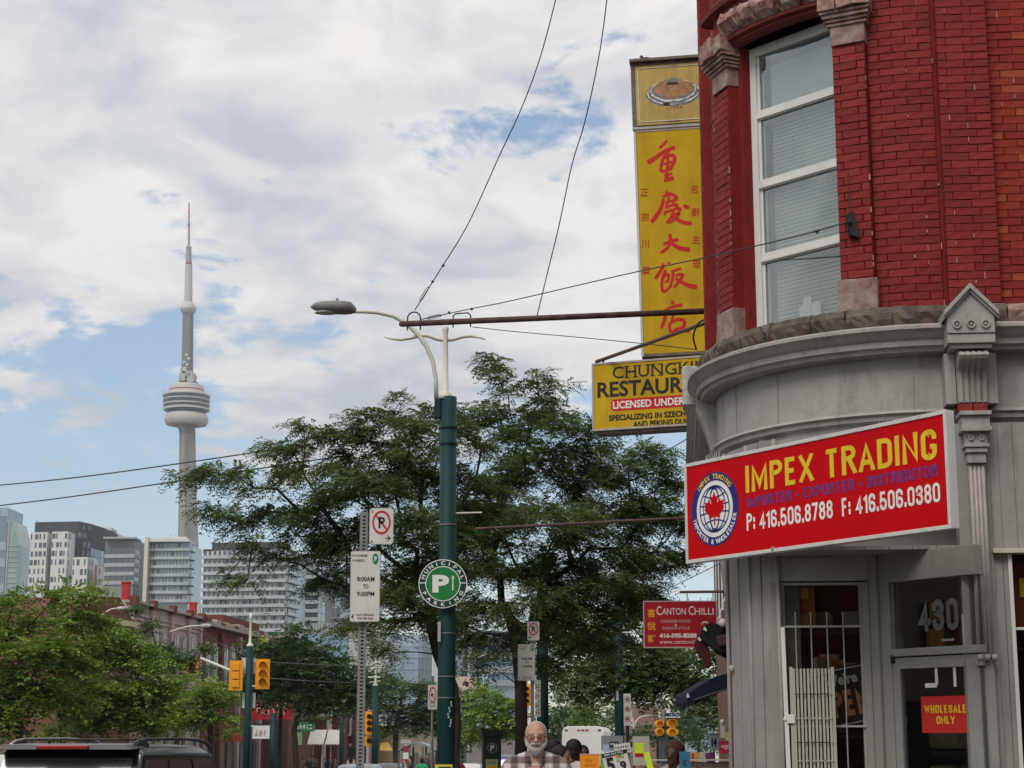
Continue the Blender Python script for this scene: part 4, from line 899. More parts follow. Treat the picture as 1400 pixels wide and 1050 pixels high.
# brush characters, traced; (X,Y) are in a 3.28x picture of the sign, board spans x 25..345+, y 0..1010
def cv(p):
    return ((p[0]-(30+(p[1])*.017*1.0))/3.28*sc, (1010-p[1])/1010*hs)
chars = {
 '重': [([(146, 90), (165, 76), (184, 56)], (12, 14, 8)), ([(92, 152), (118, 138), (160, 112), (192, 98), (220, 90)], (22, 15, 17)), ([(186, 108), (170, 128), (160, 152), (146, 168)], (12, 10, 6)),
        ([(160, 138), (155, 170), (148, 196)], (12, 11, 10)), ([(160, 140), (188, 126), (212, 128), (214, 152), (192, 192)], (12, 16, 15)), ([(188, 104), (184, 160), (176, 232)], (10, 13, 12)), ([(158, 164), (182, 158), (204, 152)], (9, 9, 9)), ([(150, 194), (178, 192), (196, 186)], (10, 10, 8)), ([(165, 236), (186, 232), (210, 228)], (16, 18, 14)), ([(166, 214), (190, 210), (204, 206)], (9, 10, 8))],
 '慶': [([(180, 286), (172, 296)], (12, 10, 10)), ([(160, 318), (154, 350), (138, 380), (104, 422)], (14, 16, 18)), ([(158, 312), (190, 298), (222, 318), (200, 332)], (12, 14, 12)), ([(168, 338), (196, 330), (226, 326)], (10, 10, 10)), ([(186, 306), (182, 330), (172, 356)], (10, 11, 9)), ([(212, 322), (204, 340), (196, 356)], (9, 9, 8)),
        ([(166, 360), (196, 350), (222, 350), (214, 368)], (10, 12, 10)), ([(160, 382), (196, 372), (236, 366), (228, 384)], (10, 11, 10)), ([(176, 372), (162, 394)], (8, 8, 6)), ([(200, 374), (206, 388), (192, 406), (172, 428)], (10, 12, 10)), ([(190, 392), (216, 390), (232, 388), (212, 410), (184, 432)], (10, 12, 8)), ([(190, 396), (214, 410), (250, 430), (286, 436)], (11, 16, 14)), ([(252, 352), (262, 360), (276, 366)], (10, 17, 12))],
 '大': [([(156, 524), (180, 512), (226, 504)], (14, 10, 16)), ([(186, 476), (188, 508), (176, 536), (144, 560)], (14, 14, 12)), ([(188, 514), (216, 536), (246, 548), (276, 552)], (12, 20, 18))],
 '飯': [([(156, 606), (146, 630), (116, 674)], (12, 14, 14)), ([(138, 634), (160, 624)], (10, 9, 7)), ([(176, 600), (182, 612)], (8, 10, 8)), ([(164, 636), (148, 678), (146, 712), (152, 736)], (14, 14, 12)), ([(152, 734), (172, 720), (192, 704)], (12, 10, 6)), ([(160, 664), (178, 656), (172, 690)], (9, 10, 9)), ([(158, 690), (174, 684)], (8, 8, 7)),
        ([(188, 646), (212, 638), (234, 632)], (12, 10, 10)), ([(198, 650), (192, 684), (178, 714)], (12, 12, 8)), ([(208, 664), (228, 658), (240, 664), (222, 690), (198, 716)], (10, 14, 10)), ([(206, 674), (236, 694), (266, 710), (304, 718)], (10, 16, 18))],
 '店': [([(188, 772), (196, 790)], (10, 15, 10)), ([(156, 812), (190, 800), (236, 792)], (10, 9, 15)), ([(164, 808), (156, 846), (138, 892)], (12, 14, 12)), ([(198, 812), (194, 832), (186, 862)], (12, 12, 9)), ([(196, 832), (214, 826), (230, 824)], (9, 9, 9)), ([(178, 868), (176, 890), (182, 914)], (11, 12, 12)), ([(178, 868), (214, 856), (240, 862), (240, 884), (222, 906)], (11, 15, 14)), ([(186, 912), (206, 898), (226, 896), (266, 912)], (10, 13, 12))]}
for c, strokes in chars.items():
    mb = MB()
    for i, (p, w) in enumerate(strokes): brush(mb, p, tuple(x*1.15 for x in w), -.0075-.0002*i, 0, cv)
    o = mb.obj('brush_character', brred, V)
for i, c in enumerate('正宗川菜'):
    q = cv((75, (300, 412, 530, 650)[i])); txt(V, c, q[0], q[1], .085, thin_red, -.0075, .9, .0012, rot=R(-4))
for i, c in enumerate('名廚主理'):
    q = cv((303, (300, 402, 525, 632)[i])); txt(V, c, q[0], q[1], .085, thin_red, -.0075, .9, .0012, rot=R(-4))
MB().box(wv, wv+.4, .08, .14, HV*.3, HV*.3+.06).box(wv, wv+.4, .08, .14, HV*.8, HV*.8+.06).obj('wall_bracket', blackm, V)
# debris and a resting pigeon on top of the tall sign
PG = thing('pigeon', 'dark pigeon crouching on top of the tall yellow sign', 'bird', at(880, 82, D1)+Vector((0, .08, 0)))
pgm = mat('pigeon_grey', (.07, .065, .07), .8, var=.3, scale=30)
MB().sphere((.04, 0, .035), (.085, .04, .035), 12).sphere((-.02, 0, .075), (.022, .02, .022), 10).add([(.10, -.02, .03), (.10, .02, .03), (.19, 0, .015), (.12, 0, .045)], [(0, 1, 2), (0, 2, 3), (1, 3, 2)]).tube([(-.035, 0, .075), (-.06, 0, .07)], [.006, .001], 6).obj('body', pgm, PG, smooth=True)
mb = MB(); rr = random.Random(4)
for k in range(26):
    p = Vector((rr.uniform(-.1, .14), rr.uniform(-.04, .04), rr.uniform(0, .02))); q = p+Vector((rr.uniform(-.09, .09), rr.uniform(-.04, .04), rr.uniform(.0, .05))); mb.tube([p, q], .004, 3)
ns = mb.obj('twig_nest', mat('twigs', (.06, .045, .035), .9), None, kind=None); ns.location = at(880, 82, D1)+Vector((0, .08, .0)); prop(ns, 'scrappy dark twig nest on the left end of the tall yellow sign', 'nest')

# CHUNGKING restaurant sign
D2 = 19.6; A_ = at(810, 590, D2); B_ = A_+Vector((math.cos(R(-20)), math.sin(R(-20)), 0))
K, _ = board('restaurant_sign', 'yellow restaurant lightbox sign with black English lettering hanging under the tall sign', 'sign', A_, B_)
HK = at(808, 497, D2).z-A_.z; WK = 1.72*HK+.35
black = mat('letter_black', (.02, .018, .016), .5)
MB().box(0, WK, 0, .25, 0, HK).obj('cabinet', cabd, K, bevel=.008)
for q in ((0, WK, 0, .025), (0, WK, HK-.025, HK), (0, .025, .025, HK-.025), (WK-.025, WK, .025, HK-.025)): MB().box(q[0], q[1], -.012, 0, q[2], q[3]).obj('frame_rail', mat('pale_sign_frame', (.42, .37, .32), .6, dirt=.4), K, bevel=.003)
MB().box(.025, WK-.025, -.005, -.0005, .025, HK-.025).obj('sign_face', oldy, K)
k_ = HK/94.0   # metres per photo pixel on this sign
def sx_(px): return (px-808)*k_*.985
def ht(py): return HK-(py-497)*k_
serif = {'C': [('arc',)], }
def serif_word(s, xs, z0, h, parent):
    """thin roman capitals: the plain letter with hairline serifs"""
    o = fit(txt(parent, s, 0, 0, h, black, -.0075, 1, .001, sp=1.0), xs[0], xs[1], z0, h)
    n = len(s); return o
o = serif_word('CHUNGKING', (sx_(838), sx_(990)), ht(520.5), 16.5*k_, K)
mb = MB(); adv = (156/9.0)
def ser(px, zz_, w=7): mb.box(sx_(px)-w*k_/2, sx_(px)+w*k_/2, -.0080, -.0072, zz_-.6*k_, zz_+.6*k_)
vsx = [858.5, 870.5, 876.5, 888, 895, 905.5, 931.5]
for px_ in vsx:
    ser(px_, ht(504.6)); ser(px_, ht(520.0)) if px_ not in (876.5, 888) else None
mb.obj('serifs', black, K)
fit(txt(K, 'RESTAURANT', 0, 0, .15, black, -.0075, 1, .0055, sp=1.0), sx_(816), sx_(996), ht(545.5), 21.5*k_)
MB().prism([(sx_(838), ht(565)), (sx_(1010), ht(565)), (sx_(1010), ht(549)), (sx_(838), ht(549)), (sx_(835), ht(552)), (sx_(835), ht(562))], -.0075, -.0055).obj('red_band', brred, K)
fit(txt(K, 'LICENSED UNDER L.L.B.O.', 0, 0, .07, signwhite, -.009, 1, .003), sx_(838), sx_(982), ht(562.3), 10.5*k_)
fit(txt(K, 'SPECIALIZING IN SZECHUAN', 0, 0, .05, black, -.0075, 1, .0025), sx_(832), sx_(961), ht(578.3), 8.0*k_)
fit(txt(K, 'AND PEKING DUCK', 0, 0, .05, black, -.0075, 1, .0025), sx_(866), sx_(952), ht(589), 8.0*k_)
MB().box(.02, WK, .02, .23, -.03, 0).obj('under_tray', cabd, K)
MB().tube([(.10, .12, HK), (.10, .12, HK+.08)], .012, 6).tube([(WK-.2, .12, HK), (WK-.2, .12, HK+.1)], .012, 6).obj('hanger', blackm, K)
rodm = mat('rusty_rod', (.075, .055, .05), .7, col2=(.15, .09, .07), scale=9)
o = MB().tube([at(816, 492, D2)+Vector((0, .1, 0)), at(966, 441, 17.9)], .022, 8).obj('support_rod', rodm); prop(o, 'slanting rusty rod holding up the yellow restaurant lightbox', 'rod')
# CANTON CHILLI
D3 = 25.5; A_ = at(880, 886, D3); sc3 = m_per_px(850, D3)
C3, _ = board('hanging_sign', 'small dark red sign with a white swirl hanging from an arm behind the shop corner', 'sign', A_, A_+Vector((math.cos(R(-3)), math.sin(R(-3)), 0)))
w3, h3 = 101*sc3, 64*sc3; dkred = mat('dark_red_face', (.30, .006, .012), .45, var=.1)
MB().box(0, w3, 0, .12, 0, h3).obj('cabinet', cabd, C3, bevel=.005)
for q in ((0, w3, 0, .016), (0, w3, h3-.016, h3), (0, .016, .016, h3-.016), (w3-.016, w3, .016, h3-.016)): MB().box(q[0], q[1], -.01, 0, q[2], q[3]).obj('frame_rail', mat('pink_grey_trim', (.42, .3, .3), .6), C3)
MB().box(.016, w3-.016, -.004, 0, .016, h3-.016).obj('sign_face', dkred, C3)
g3 = lambda X, Y: ((X-165)/860*w3*.985, h3-(Y-265)/570*h3)
def t3(s, xa, xb, yb, hpx, m, bold=0, sh=0): fit(txt(C3, s, 0, 0, .05, m, -.006, 1, bold, shear=sh), g3(xa, 0)[0], g3(xb, 0)[0], g3(0, yb)[1], hpx/570*h3)
pinkw = mat('aged_white_letters', (.62, .50, .48), .5)
t3('C', 322, 385, 440, 110, pinkw, .001); t3('ANTON', 388, 668, 436, 82, pinkw, .001); t3('C', 700, 765, 440, 110, pinkw, .001); t3('HILLI', 772, 995, 436, 82, pinkw, .001)
t3('CHINESE FOOD', 370, 725, 530, 34, MATS['pink_grey_trim'], .001, .3); t3('&', 535, 562, 575, 30, pinkw, .001); t3('INDIAN STYLE', 385, 715, 614, 34, MATS['pink_grey_trim'], .001, .3)
t3('416-595-8288', 350, 790, 716, 58, pinkw, .004); t3('www.cantonchilli.com', 355, 985, 785, 48, pinkw, .0, .3)
org = mat('sign_orange_gold', (.62, .26, .02), .5)
for i, c in enumerate('喜悅軒'): q = g3(262, (455, 610, 765)[i]); txt(C3, c, q[0], q[1], .085, org, -.006, 1.0, .003)
mb = MB(); cxy = g3(900, 560)
for k in range(2):
    P = []; 
    for i in range(22): t = i/21; a = R(200-k*180-t*260); rr_ = (.95-.55*t); P.append((cxy[0]+math.cos(a)*.075*rr_, cxy[1]+math.sin(a)*.06*rr_, .022*math.sin(math.pi*min(1, t*1.1+.05))+.002))
    for i in range(21):
        x, z, w = P[i]; x2, z2, w2 = P[i+1]; mb.add([(x, -.0062, z-w/2), (x2, -.0062, z2-w2/2), (x2, -.0062, z2+w2/2), (x, -.0062, z+w/2)], [(0, 1, 2, 3)])
mb.obj('swirl_emblem', pinkw, C3)
mb = MB()
for x in (.42, .5, .62, .78, .88, .93): mb.tube([(w3*x, .06, h3), (w3*x, .06, h3+.045)], .004, 4)
mb.obj('bird_spikes', blackm, C3)
MB().tube([(w3*.5, .06, h3+.13), (w3*1.25, .06, h3+.135)], .02, 8).tube([(w3*.6, .06, h3), (w3*.6, .06, h3+.13)], .008, 6).tube([(w3*.95, .06, h3), (w3*.95, .06, h3+.13)], .008, 6).obj('sign_arm', rodm, C3)
# ------------------------------------------------------------------ pole arms and wires
D0 = 20.3
pA, pB = at(549, 443, D0), at(966, 434.5, D0)
pB = Vector((pB.x, pA.y-(pB.x-pA.x)*math.tan(PHI), pA.z+ (pB.z-pA.z)*1.0))
AR = thing('mounting_arm', 'long rusty maroon pipe arm reaching left from the brick corner over the street lamp', 'pipe arm', pA)
mar = mat('maroon_rust_pipe', (.055, .028, .028), .7, col2=(.12, .07, .065), scale=8, bump=.5, bscale=40)
MB().tube([(0, 0, 0), pB-pA], .036, 12).obj('pipe', mar, AR, smooth=True)
ax = (pB-pA).normalized()
for p0, p1, flat in ((8, 26, 0), (71, 95, 1)):
    a = ax*(p0*m_per_px(440, D0)); b = ax*(p1*m_per_px(440, D0)); h = .14 if not flat else .10
    if flat: P = [a-Vector((0, 0, .07)), a+Vector((0, 0, h-.03)), a+Vector((.03, 0, h)), b+Vector((-.03, 0, h)), b+Vector((0, 0, h-.03)), b-Vector((0, 0, .07))]
    else:
        m_ = (a+b)/2; r_ = (b-a).length/2; P = [a-Vector((0, 0, .08))]+[m_+ax*(-math.cos(t)*r_)+Vector((0, 0, h-r_+math.sin(t)*r_)) for t in [math.pi*i/8 for i in range(9)]]+[b-Vector((0, 0, .08))]
    MB().tube(P, .009, 6).obj('u_bolt', blackm, AR, smooth=True)
MB().sphere((0, 0, 0), .034, 10).obj('end_cap', mar, AR)
wm = mat('steel_cable', (.035, .033, .032), .5)
def wire(pts, r, label, sag=0, hard=None, name='cable'):
    P = [Vector(p) for p in pts]; Q = []
    for i in range(len(P)-1):
        p0 = P[max(i-1, 0)]; p1 = P[i]; p2 = P[i+1]; p3 = P[min(i+2, len(P)-1)]
        for k in range(8):
            t = k/8; Q.append(.5*((2*p1)+(p2-p0)*t+(2*p0-5*p1+4*p2-p3)*t*t+(3*p1-p0-3*p2+p3)*t**3))
    Q.append(P[-1]); mb = MB(); mb.tube(Q, r, 5)
    o = mb.obj(name, wm, None, smooth=True); prop(o, label, 'cable')
    if hard:
        h = MB()
        for a, b, kind in hard:
            a = Vector(a); b = Vector(b); d = (b-a).normalized(); s_ = d.cross(Vector((0, 1, 0))).normalized()*.014
            if kind == 't': h.tube([a, a+(b-a)*.15+s_, b-(b-a)*.15+s_, b], .0045, 5).tube([a, a+(b-a)*.15-s_, b-(b-a)*.15-s_, b], .0045, 5)
            else: h.sphere(tuple((a+b)/2), .018, 8)
        h.obj('turnbuckle', wm, o)
    return o
def wp(*L): return [at(px, py, d) for px, py, d in L]
wire(wp((567, 424, 20.3), (576, 410, 20.2), (601, 370, 20.0), (640, 306, 19.6), (684, 210, 19), (712, 150, 18.6), (738, 80, 18.2), (762, -10, 17.6), (775, -70, 17.2)), .0065, 'cable rising from the left end of the pipe arm to the top of the picture', hard=[(at(574, 412, 20.2), at(586, 392, 20.1), 't'), (at(590, 387, 20.1), at(593, 383, 20.1), 's'), (at(604, 366, 20), at(608, 360, 20), 's')])
wire(wp((733, 437, 20.3), (748, 375, 20), (765, 305, 19.6), (782, 225, 19.2), (800, 165, 18.8), (820, 70, 18.3), (832, -20, 17.8), (838, -70, 17.5)), .0065, 'cable rising from the middle of the pipe arm, right of the other rising one')
MB_ = [at(575, 437, 20.2), at(640, 423, 19.2), at(700, 411, 18.2), at(860, 374, 16.2), at(960, 353, 15.2), at(1090, 323, 14.05), ANCH]
wire(MB_, .006, 'thin cable crossing the tall yellow sign to the hook on the brick wall', hard=[(at(583, 435.5, 20.1), at(604, 431, 19.8), 't'), (at(612, 428, 20.1), at(616, 427, 20), 's'), (at(640, 424, 20), at(650, 421, 19.8), 's'), (at(1115, 317, 13.85), at(1119, 316, 13.82), 's')])
wire(wp((646, 447, 20.3), (700, 453, 20), (800, 462, 19.3), (900, 472, 18.6), (952, 478, 18.2)), .005, 'thin cable below the pipe arm ending at the white end block')
wire([at(952, 478, 18.1), at(948, 460, 18.0), at(955, 442, 17.9), at(966, 436, 17.8)], .01, 'short curved black cable over the white end block')
wire(wp((-40, 667, 34), (120, 651, 32), (360, 617, 29), (470, 600, 28)), .012, 'upper of the two street cables left of the tree')
wire(wp((-40, 696, 34), (120, 676, 32), (385, 636, 29), (480, 622, 28)), .012, 'lower of the two street cables left of the tree')
wire(wp((820, 660, 24), (900, 622, 21), (960, 588, 18)), .006, 'thin cable slanting through the tree under the yellow lightbox')
wire(wp((860, 830, 34), (930, 797, 28), (985, 770, 24)), .006, 'thin cable above the dark red hanging sign')
wire(wp((270, 860, 60), (340, 899, 60), (420, 908, 70), (520, 911, 80)), .018, 'upper service cable between the far signal poles')
wire(wp((345, 925, 60), (420, 931, 70), (520, 935, 80)), .018, 'lower service cable between the far signal poles')
A2 = at(650, 723, 24); B2 = at(975, 706, 22)
o = MB().tube([A2, B2], .019, 10).obj('mounting_arm', mar); prop(o, 'second rusty pipe arm running through the tree leaves left of the red shop sign', 'pipe arm')
# ------------------------------------------------------------------ street poles and lamps
teal = mat('teal_pole_paint', (.005, .030, .033), .55, var=.25, scale=1.5, spec=.2, col2=(.010, .045, .048), bump=.2, bscale=12, dirt=.15)
cream = mat('cream_lamp_paint', (.62, .60, .53), .45, var=.05, dirt=.12)
lampg = mat('lamp_grey', (.19, .19, .19), .5, var=.1)
stl = mat('galvanised_steel', (.26, .26, .26), .45, .3, var=.15, scale=8)
DP = 24.0
base = at(610, HZ, DP); px0 = base.x
LP = thing('street_lamp', 'tall teal street lamp pole with a curved cream arm and grey cobra lamp head', 'street lamp', (px0, DP, 0), 0)
pm = m_per_px(700, DP)
zT = at(608, 543, DP).z
def q(px, py, dy=0): p = at(px, py, DP); return (p.x-px0, dy, p.z)
MB().tube([(0, 0, 0), (0, 0, 2.5), (-.0, 0, zT)], [.125, .12, .112], 20).obj('pole', teal, LP, smooth=True)
MB().tube([(0, 0, 0), (0, 0, .12), (0, 0, .5)], [.2, .19, .13], 20).obj('pole_base', teal, LP, smooth=True)
x_ = q(597, 560)[0]; MB().box(x_-.03, x_+.06, -.07, .07, q(597, 572)[2], q(597, 546)[2]).obj('arm_bracket', teal, LP, bevel=.01)
for v in (585, 607): MB().tube([(0, 0, q(608, v)[2]-.012), (0, 0, q(608, v)[2]+.012)], .128, 20).obj('band', blackm, LP)
MB().tube([q(609, 546), q(609, 541), q(609, 537), q(609, 535), q(609, 458), q(609, 452), q(609, 448), q(609, 446)], [.10, .095, .07, .045, .035, .045, .05, .03], 14).obj('mast', cream, LP, smooth=True)
C_ = [(596.5, 545), (596, 520), (592, 495), (584, 475), (572, 458), (556, 442), (538, 432), (515, 427), (497, 426), (484, 426)]
MB().tube([q(*c) for c in C_], [.033]*6+[.031, .029, .027, .026], 10).obj('lamp_arm', cream, LP, smooth=True)
W1_ = [(524, 459.5), (535, 462.5), (548, 463.5), (562, 461), (575, 457.5), (585, 458), (597, 462.5), (609, 464.5), (620, 463), (632, 459.5), (643, 458.5), (655, 460.5), (664, 463.5)]
MB().tube([q(*c, .04) for c in W1_], [.006, .014, .022, .026, .028, .028, .028, .028, .026, .024, .022, .014, .006], 8).obj('wave_ornament', cream, LP, smooth=True)
hd = MB(); secs = [(425, 419, 421, .02), (430, 415, 424, .09), (440, 412.5, 428, .14), (452, 412, 429, .16), (470, 412, 429.5, .16), (480, 413, 429, .13), (484, 417, 428, .07), (487, 421, 427, .03)]
vs = []; nn_ = 14
for (px, yt, yb_, hw_) in secs:
    c = q(px, (yt+yb_)/2); hh_ = (yb_-yt)/2*pm
    for k in range(nn_):
        a = 2*math.pi*k/nn_; ca, sa = math.cos(a), math.sin(a); vs.append((c[0], hw_*(abs(ca)**.8)*(1 if ca > 0 else -1), c[2]+hh_*(abs(sa)**.7)*(1 if sa > 0 else -1)))
hd.add(vs, [(i*nn_+k, i*nn_+(k+1) % nn_, (i+1)*nn_+(k+1) % nn_, (i+1)*nn_+k) for i in range(len(secs)-1) for k in range(nn_)]+[tuple(range(nn_-1, -1, -1)), tuple((len(secs)-1)*nn_+k for k in range(nn_))])
HD = hd.obj('lamp_head', lampg, LP, smooth=True)
c = q(446, 427.6); MB().sphere(c, (.17, .12, .022), 14).obj('lens', mat('lamp_lens', (.6, .6, .58), .3), HD, smooth=True)
c = q(461, 411); MB().tube([(c[0], 0, c[2]-.03), (c[0], 0, c[2]+.03)], .018, 8).obj('photocell', lampg, HD)
for v, s_ in ((718, 1), (925, 1), (866, .5), (954, .2)): MB().tube([(0, 0, q(608, v)[2]-.006), (0, 0, q(608, v)[2]+.006)], .1245 if v < 900 else .1255, 20).obj('steel_band', stl, LP)
c = q(601, 864, -.135); MB().box(c[0]-.02, c[0]+.02, -.14, -.12, q(601, 878)[2], q(601, 851)[2]).obj('small_plate', mat('old_label', (.4, .38, .36), .6), LP)
MB().box(q(590, 1049)[0]+.05, q(622, 1049)[0]-.03, -.15, -.128, q(608, 1056)[2], q(608, 1045)[2]).obj('label_border', mat('label_yellow', (.65, .55, .08), .5), LP)
MB().box(q(600, 1049)[0], q(617, 1049)[0]-.0, -.156, -.15, q(608, 1056)[2], q(608, 1048)[2]).obj('label_face', blackm, LP)
a_ = q(620, 702, -.02); MB().tube([a_, q(659, 701, -.02)], .012, 6).tube([q(620, 698, -.02), q(620, 707, -.02)], .018, 6).obj('side_spike', cream, LP)
gs = MB(); gr_ = random.Random(12)
for k in range(9):
    z = q(614, 992-k*4)[2]; a = gr_.uniform(.2, .7)-math.pi/2; gs.M = None; x = .1225*math.cos(a); y = .1225*math.sin(a); gs.box(x-.008, x+.012, y-.004, y+.002, z-.02, z+.01)
gs.obj('graffiti_marks', mat('graffiti_paint', (.3, .35, .38), .6), LP)
# municipal parking roundel
pc = at(605.5, 798, DP-.2); PK = thing('parking_sign', 'round green municipal parking sign with a white P and arrow on the teal pole', 'parking sign', pc)
r_ = 33*m_per_px(798, DP); gdk = mat('dark_green_ring', (.008, .045, .035), .45); gbr = mat('bright_green_face', (.012, .19, .045), .45, var=.08)
MB().disc((0, 0), r_, 0, 56, t=.012).obj('sign_plate', signwhite, PK); MB().disc((0, 0), r_*.965, -.002, 56, t=.0015).obj('outer_ring', gdk, PK)
MB().disc((0, 0), r_*.72, -.0035, 56, r0=r_*.685, t=.001).obj('thin_ring', signwhite, PK); MB().disc((0, 0), r_*.685, -.004, 48, t=.0015).obj('green_face', gbr, PK)
for sx in (-1, 1): MB().box(min(sx*r_*.72, sx*r_*.965), max(sx*r_*.72, sx*r_*.965), -.0038, -.002, -.006+.01, .006+.01).obj('divider', signwhite, PK)
fit(txt(PK, 'P', 0, 0, .2, signwhite, -.0055, 1.1, .014), -r_*.43, r_*.26, -r_*.36, r_*.72)
MB().box(r_*.385, r_*.43, -.0055, -.0045, -r_*.28, r_*.25).prism([(r_*.33, r_*.2), (r_*.485, r_*.2), (r_*.4075, r_*.36)], -.0055, -.0045).obj('arrow', signwhite, PK)
ring_txt(PK, 'MUNICIPAL', 0, 0, r_*.845, -80, 80, r_*.145, signwhite, -.0035, sx=1.25, bold=.0015)
ring_txt(PK, 'PARKING', 0, 0, r_*.845, 253, 107, r_*.145, signwhite, -.0035, sx=1.25, flip=True, bold=.0015)
# perforated post with two parking signs
rdm = mat('prohibit_red', (.45, .02, .04), .45); face_w = mat('traffic_sign_white', (.60, .585, .55), .45, var=.05, dirt=.2); pgreen = mat('sign_green', (.01, .16, .09), .45)
def round_rect(x0, x1, z0, z1, r, n=4):
    P = []
    for cx_, cz_, a0 in ((x1-r, z0+r, -90), (x1-r, z1-r, 0), (x0+r, z1-r, 90), (x0+r, z0+r, 180)):
        for k in range(n+1): a = R(a0+90*k/n); P.append((cx_+r*math.cos(a), cz_+r*math.sin(a)))
    return P
def no_sign(parent, x0, x1, z0, z1, inner='P', arrow=1, yaw=0, plain=False):
    t = bpy.data.objects.new('sign_plate', None); 
    w, h = x1-x0, z1-z0
    pb_ = MB().prism(round_rect(x0, x1, z0, z1, w*.12), 0, .003).obj('sign_plate', stl, parent)
    MB().prism(round_rect(x0+w*.02, x1-w*.02, z0+w*.02, z1-w*.02, w*.11), -.001, 0).obj('sign_face', face_w, pb_)
    cx_, cz_ = (x0+x1)/2, z1-h*.40; r = w*.38; rz_ = h*.33 if not plain else r
    MB().disc((cx_, cz_), r, -.002, 32, rz=rz_, r0=r*.80, t=.001).obj('red_ring', rdm, pb_)
    a = math.atan2(rz_*.6, r*.6)
    if inner: fit(txt(pb_, inner, 0, 0, .1, black, -.0022, 1, .004), cx_-r*.32, cx_+r*.36, cz_-rz_*.46, rz_*.92)
    else: MB().prism([(cx_-r*.62, cz_-rz_*.05), (cx_-r*.1, cz_-rz_*.3), (cx_-r*.05, cz_-rz_*.02), (cx_+r*.3, cz_-rz_*.05), (cx_+r*.3, cz_+rz_*.12), (cx_-r*.05, cz_+rz_*.12), (cx_-r*.1, cz_+rz_*.3)], -.0025, -.0015).obj('turn_arrow', black, pb_)
    mb = MB(); s_ = .66; wd = w*.028; mb.add([(cx_-r*s_-wd, -.003, cz_+rz_*s_-wd), (cx_-r*s_+wd, -.003, cz_+rz_*s_+wd), (cx_+r*s_+wd, -.003, cz_-rz_*s_+wd), (cx_+r*s_-wd, -.003, cz_-rz_*s_-wd)], [(0, 3, 2, 1)]); mb.obj('red_bar', rdm, pb_)
    if arrow:
        ax_ = x1-w*.22 if arrow > 0 else x0+w*.22; az = z0+h*.17; k = w*.11*arrow
        MB().prism([(ax_+k, az), (ax_-k*.1, az+abs(k)*1.1), (ax_-k*.4, az+abs(k)*1.1), (ax_+k*.2, az+abs(k)*.22), (ax_-k, az+abs(k)*.22), (ax_-k, az-abs(k)*.22), (ax_+k*.2, az-abs(k)*.22), (ax_-k*.4, az-abs(k)*1.1), (ax_-k*.1, az-abs(k)*1.1)], -.002, -.001).obj('arrow', black, pb_)
    return pb_
def pay_sign(parent, x0, x1, z0, z1, arrow=-1):
    w, h = x1-x0, z1-z0; pb_ = MB().prism(round_rect(x0, x1, z0, z1, w*.07), 0, .003).obj('sign_plate', stl, parent)
    MB().prism(round_rect(x0+w*.02, x1-w*.02, z0+w*.02, z1-w*.02, w*.06), -.001, 0).obj('sign_face', face_w, pb_)
    MB().disc((x0+w*.83, z1-h*.115), w*.10, -.002, 24, rz=h*.078, t=.001).obj('green_disc', pgreen, pb_)
    fit(txt(pb_, 'P', 0, 0, .1, signwhite, -.0025, 1, .003), x0+w*.79, x0+w*.875, z1-h*.15, h*.07)
    gothic(pb_, 'PAY PARKING', x0+w*.06, x0+w*.56, z1-h*.085, h*.034, black, -.002, .15); gothic(pb_, 'ENFORCED', x0+w*.06, x0+w*.46, z1-h*.155, h*.034, black, -.002, .15)
    for s_, k, hh_ in (('8:00AM', .43, .066), ('TO', .532, .06), ('9:00PM', .64, .066)):
        ww = .29 if s_ != 'TO' else .09; fit(txt(pb_, s_, 0, 0, .1, black, -.002, 1, .0022), x0+w*(.52-ww), x0+w*(.52+ww), z1-h*k, h*hh_)
    gothic(pb_, 'PLACE PURCHASED', x0+w*.22, x0+w*.80, z0+h*.085, h*.03, black, -.002, .15); gothic(pb_, 'TICKET ON DASH', x0+w*.25, x0+w*.78, z0+h*.035, h*.03, black, -.002, .15)
    k = w*.09; MB().prism([(x0+w*.05, z0+h*.075), (x0+w*.14, z0+h*.115), (x0+w*.11, z0+h*.075), (x0+w*.14, z0+h*.035)], -.002, -.001).obj('arrow', black, pb_)
    return pb_
DS = 14.0; b_ = at(493, HZ, DS); ms = m_per_px(800, DS)
PO = thing('sign_post', 'perforated grey steel post standing in front of the tree, carrying parking signs', 'sign post', (b_.x, DS, 0), R(8))
ztop = at(495, 700, DS).z; mb = MB(); hw_ = .030
# hat-section post with real holes: two rails and rungs between holes
mb.box(-hw_, -.012, -.002, .002, 0, ztop); mb.box(.012, hw_, -.002, .002, 0, ztop); mb.box(-hw_-.002, -hw_, 0, .03, 0, ztop); mb.box(hw_, hw_+.002, 0, .03, 0, ztop)
z = 0
while z < ztop-.02:
    mb.box(-.012, .012, -.002, .002, z, z+.016); z += .029
mb.box(-.012, .012, -.002, .002, ztop-.02, ztop); mb.obj('post', stl, PO)
MB().box(-.012, .012, .02, .022, 0, ztop).obj('post_back', mat('dark_steel', (.06, .06, .06), .6), PO)
def zp(py): return at(493, py, DS).z
NP = thing('no_parking_sign', 'white no parking sign with red ring, topmost on the perforated post', 'road sign', (b_.x+.02, DS-.03, 0), R(0))
no_sign(NP, 4*ms, 37.5*ms, zp(745), zp(695))
PP = thing('pay_parking_sign', 'tall white sign 8:00AM TO 9:00PM on the perforated post', 'road sign', (b_.x+.02, DS-.05, 0), 0)
pay_sign(PP, -20.5*ms, 20.5*ms, zp(851), zp(754))
for o_, zz_ in ((NP, (zp(700), zp(741))), (PP, (zp(760), zp(845)))):
    for z_ in zz_: MB().disc((0.0 if o_ is PP else 8*ms, z_), .008, -.006, 10, t=.004).obj('bolt', stl, o_)
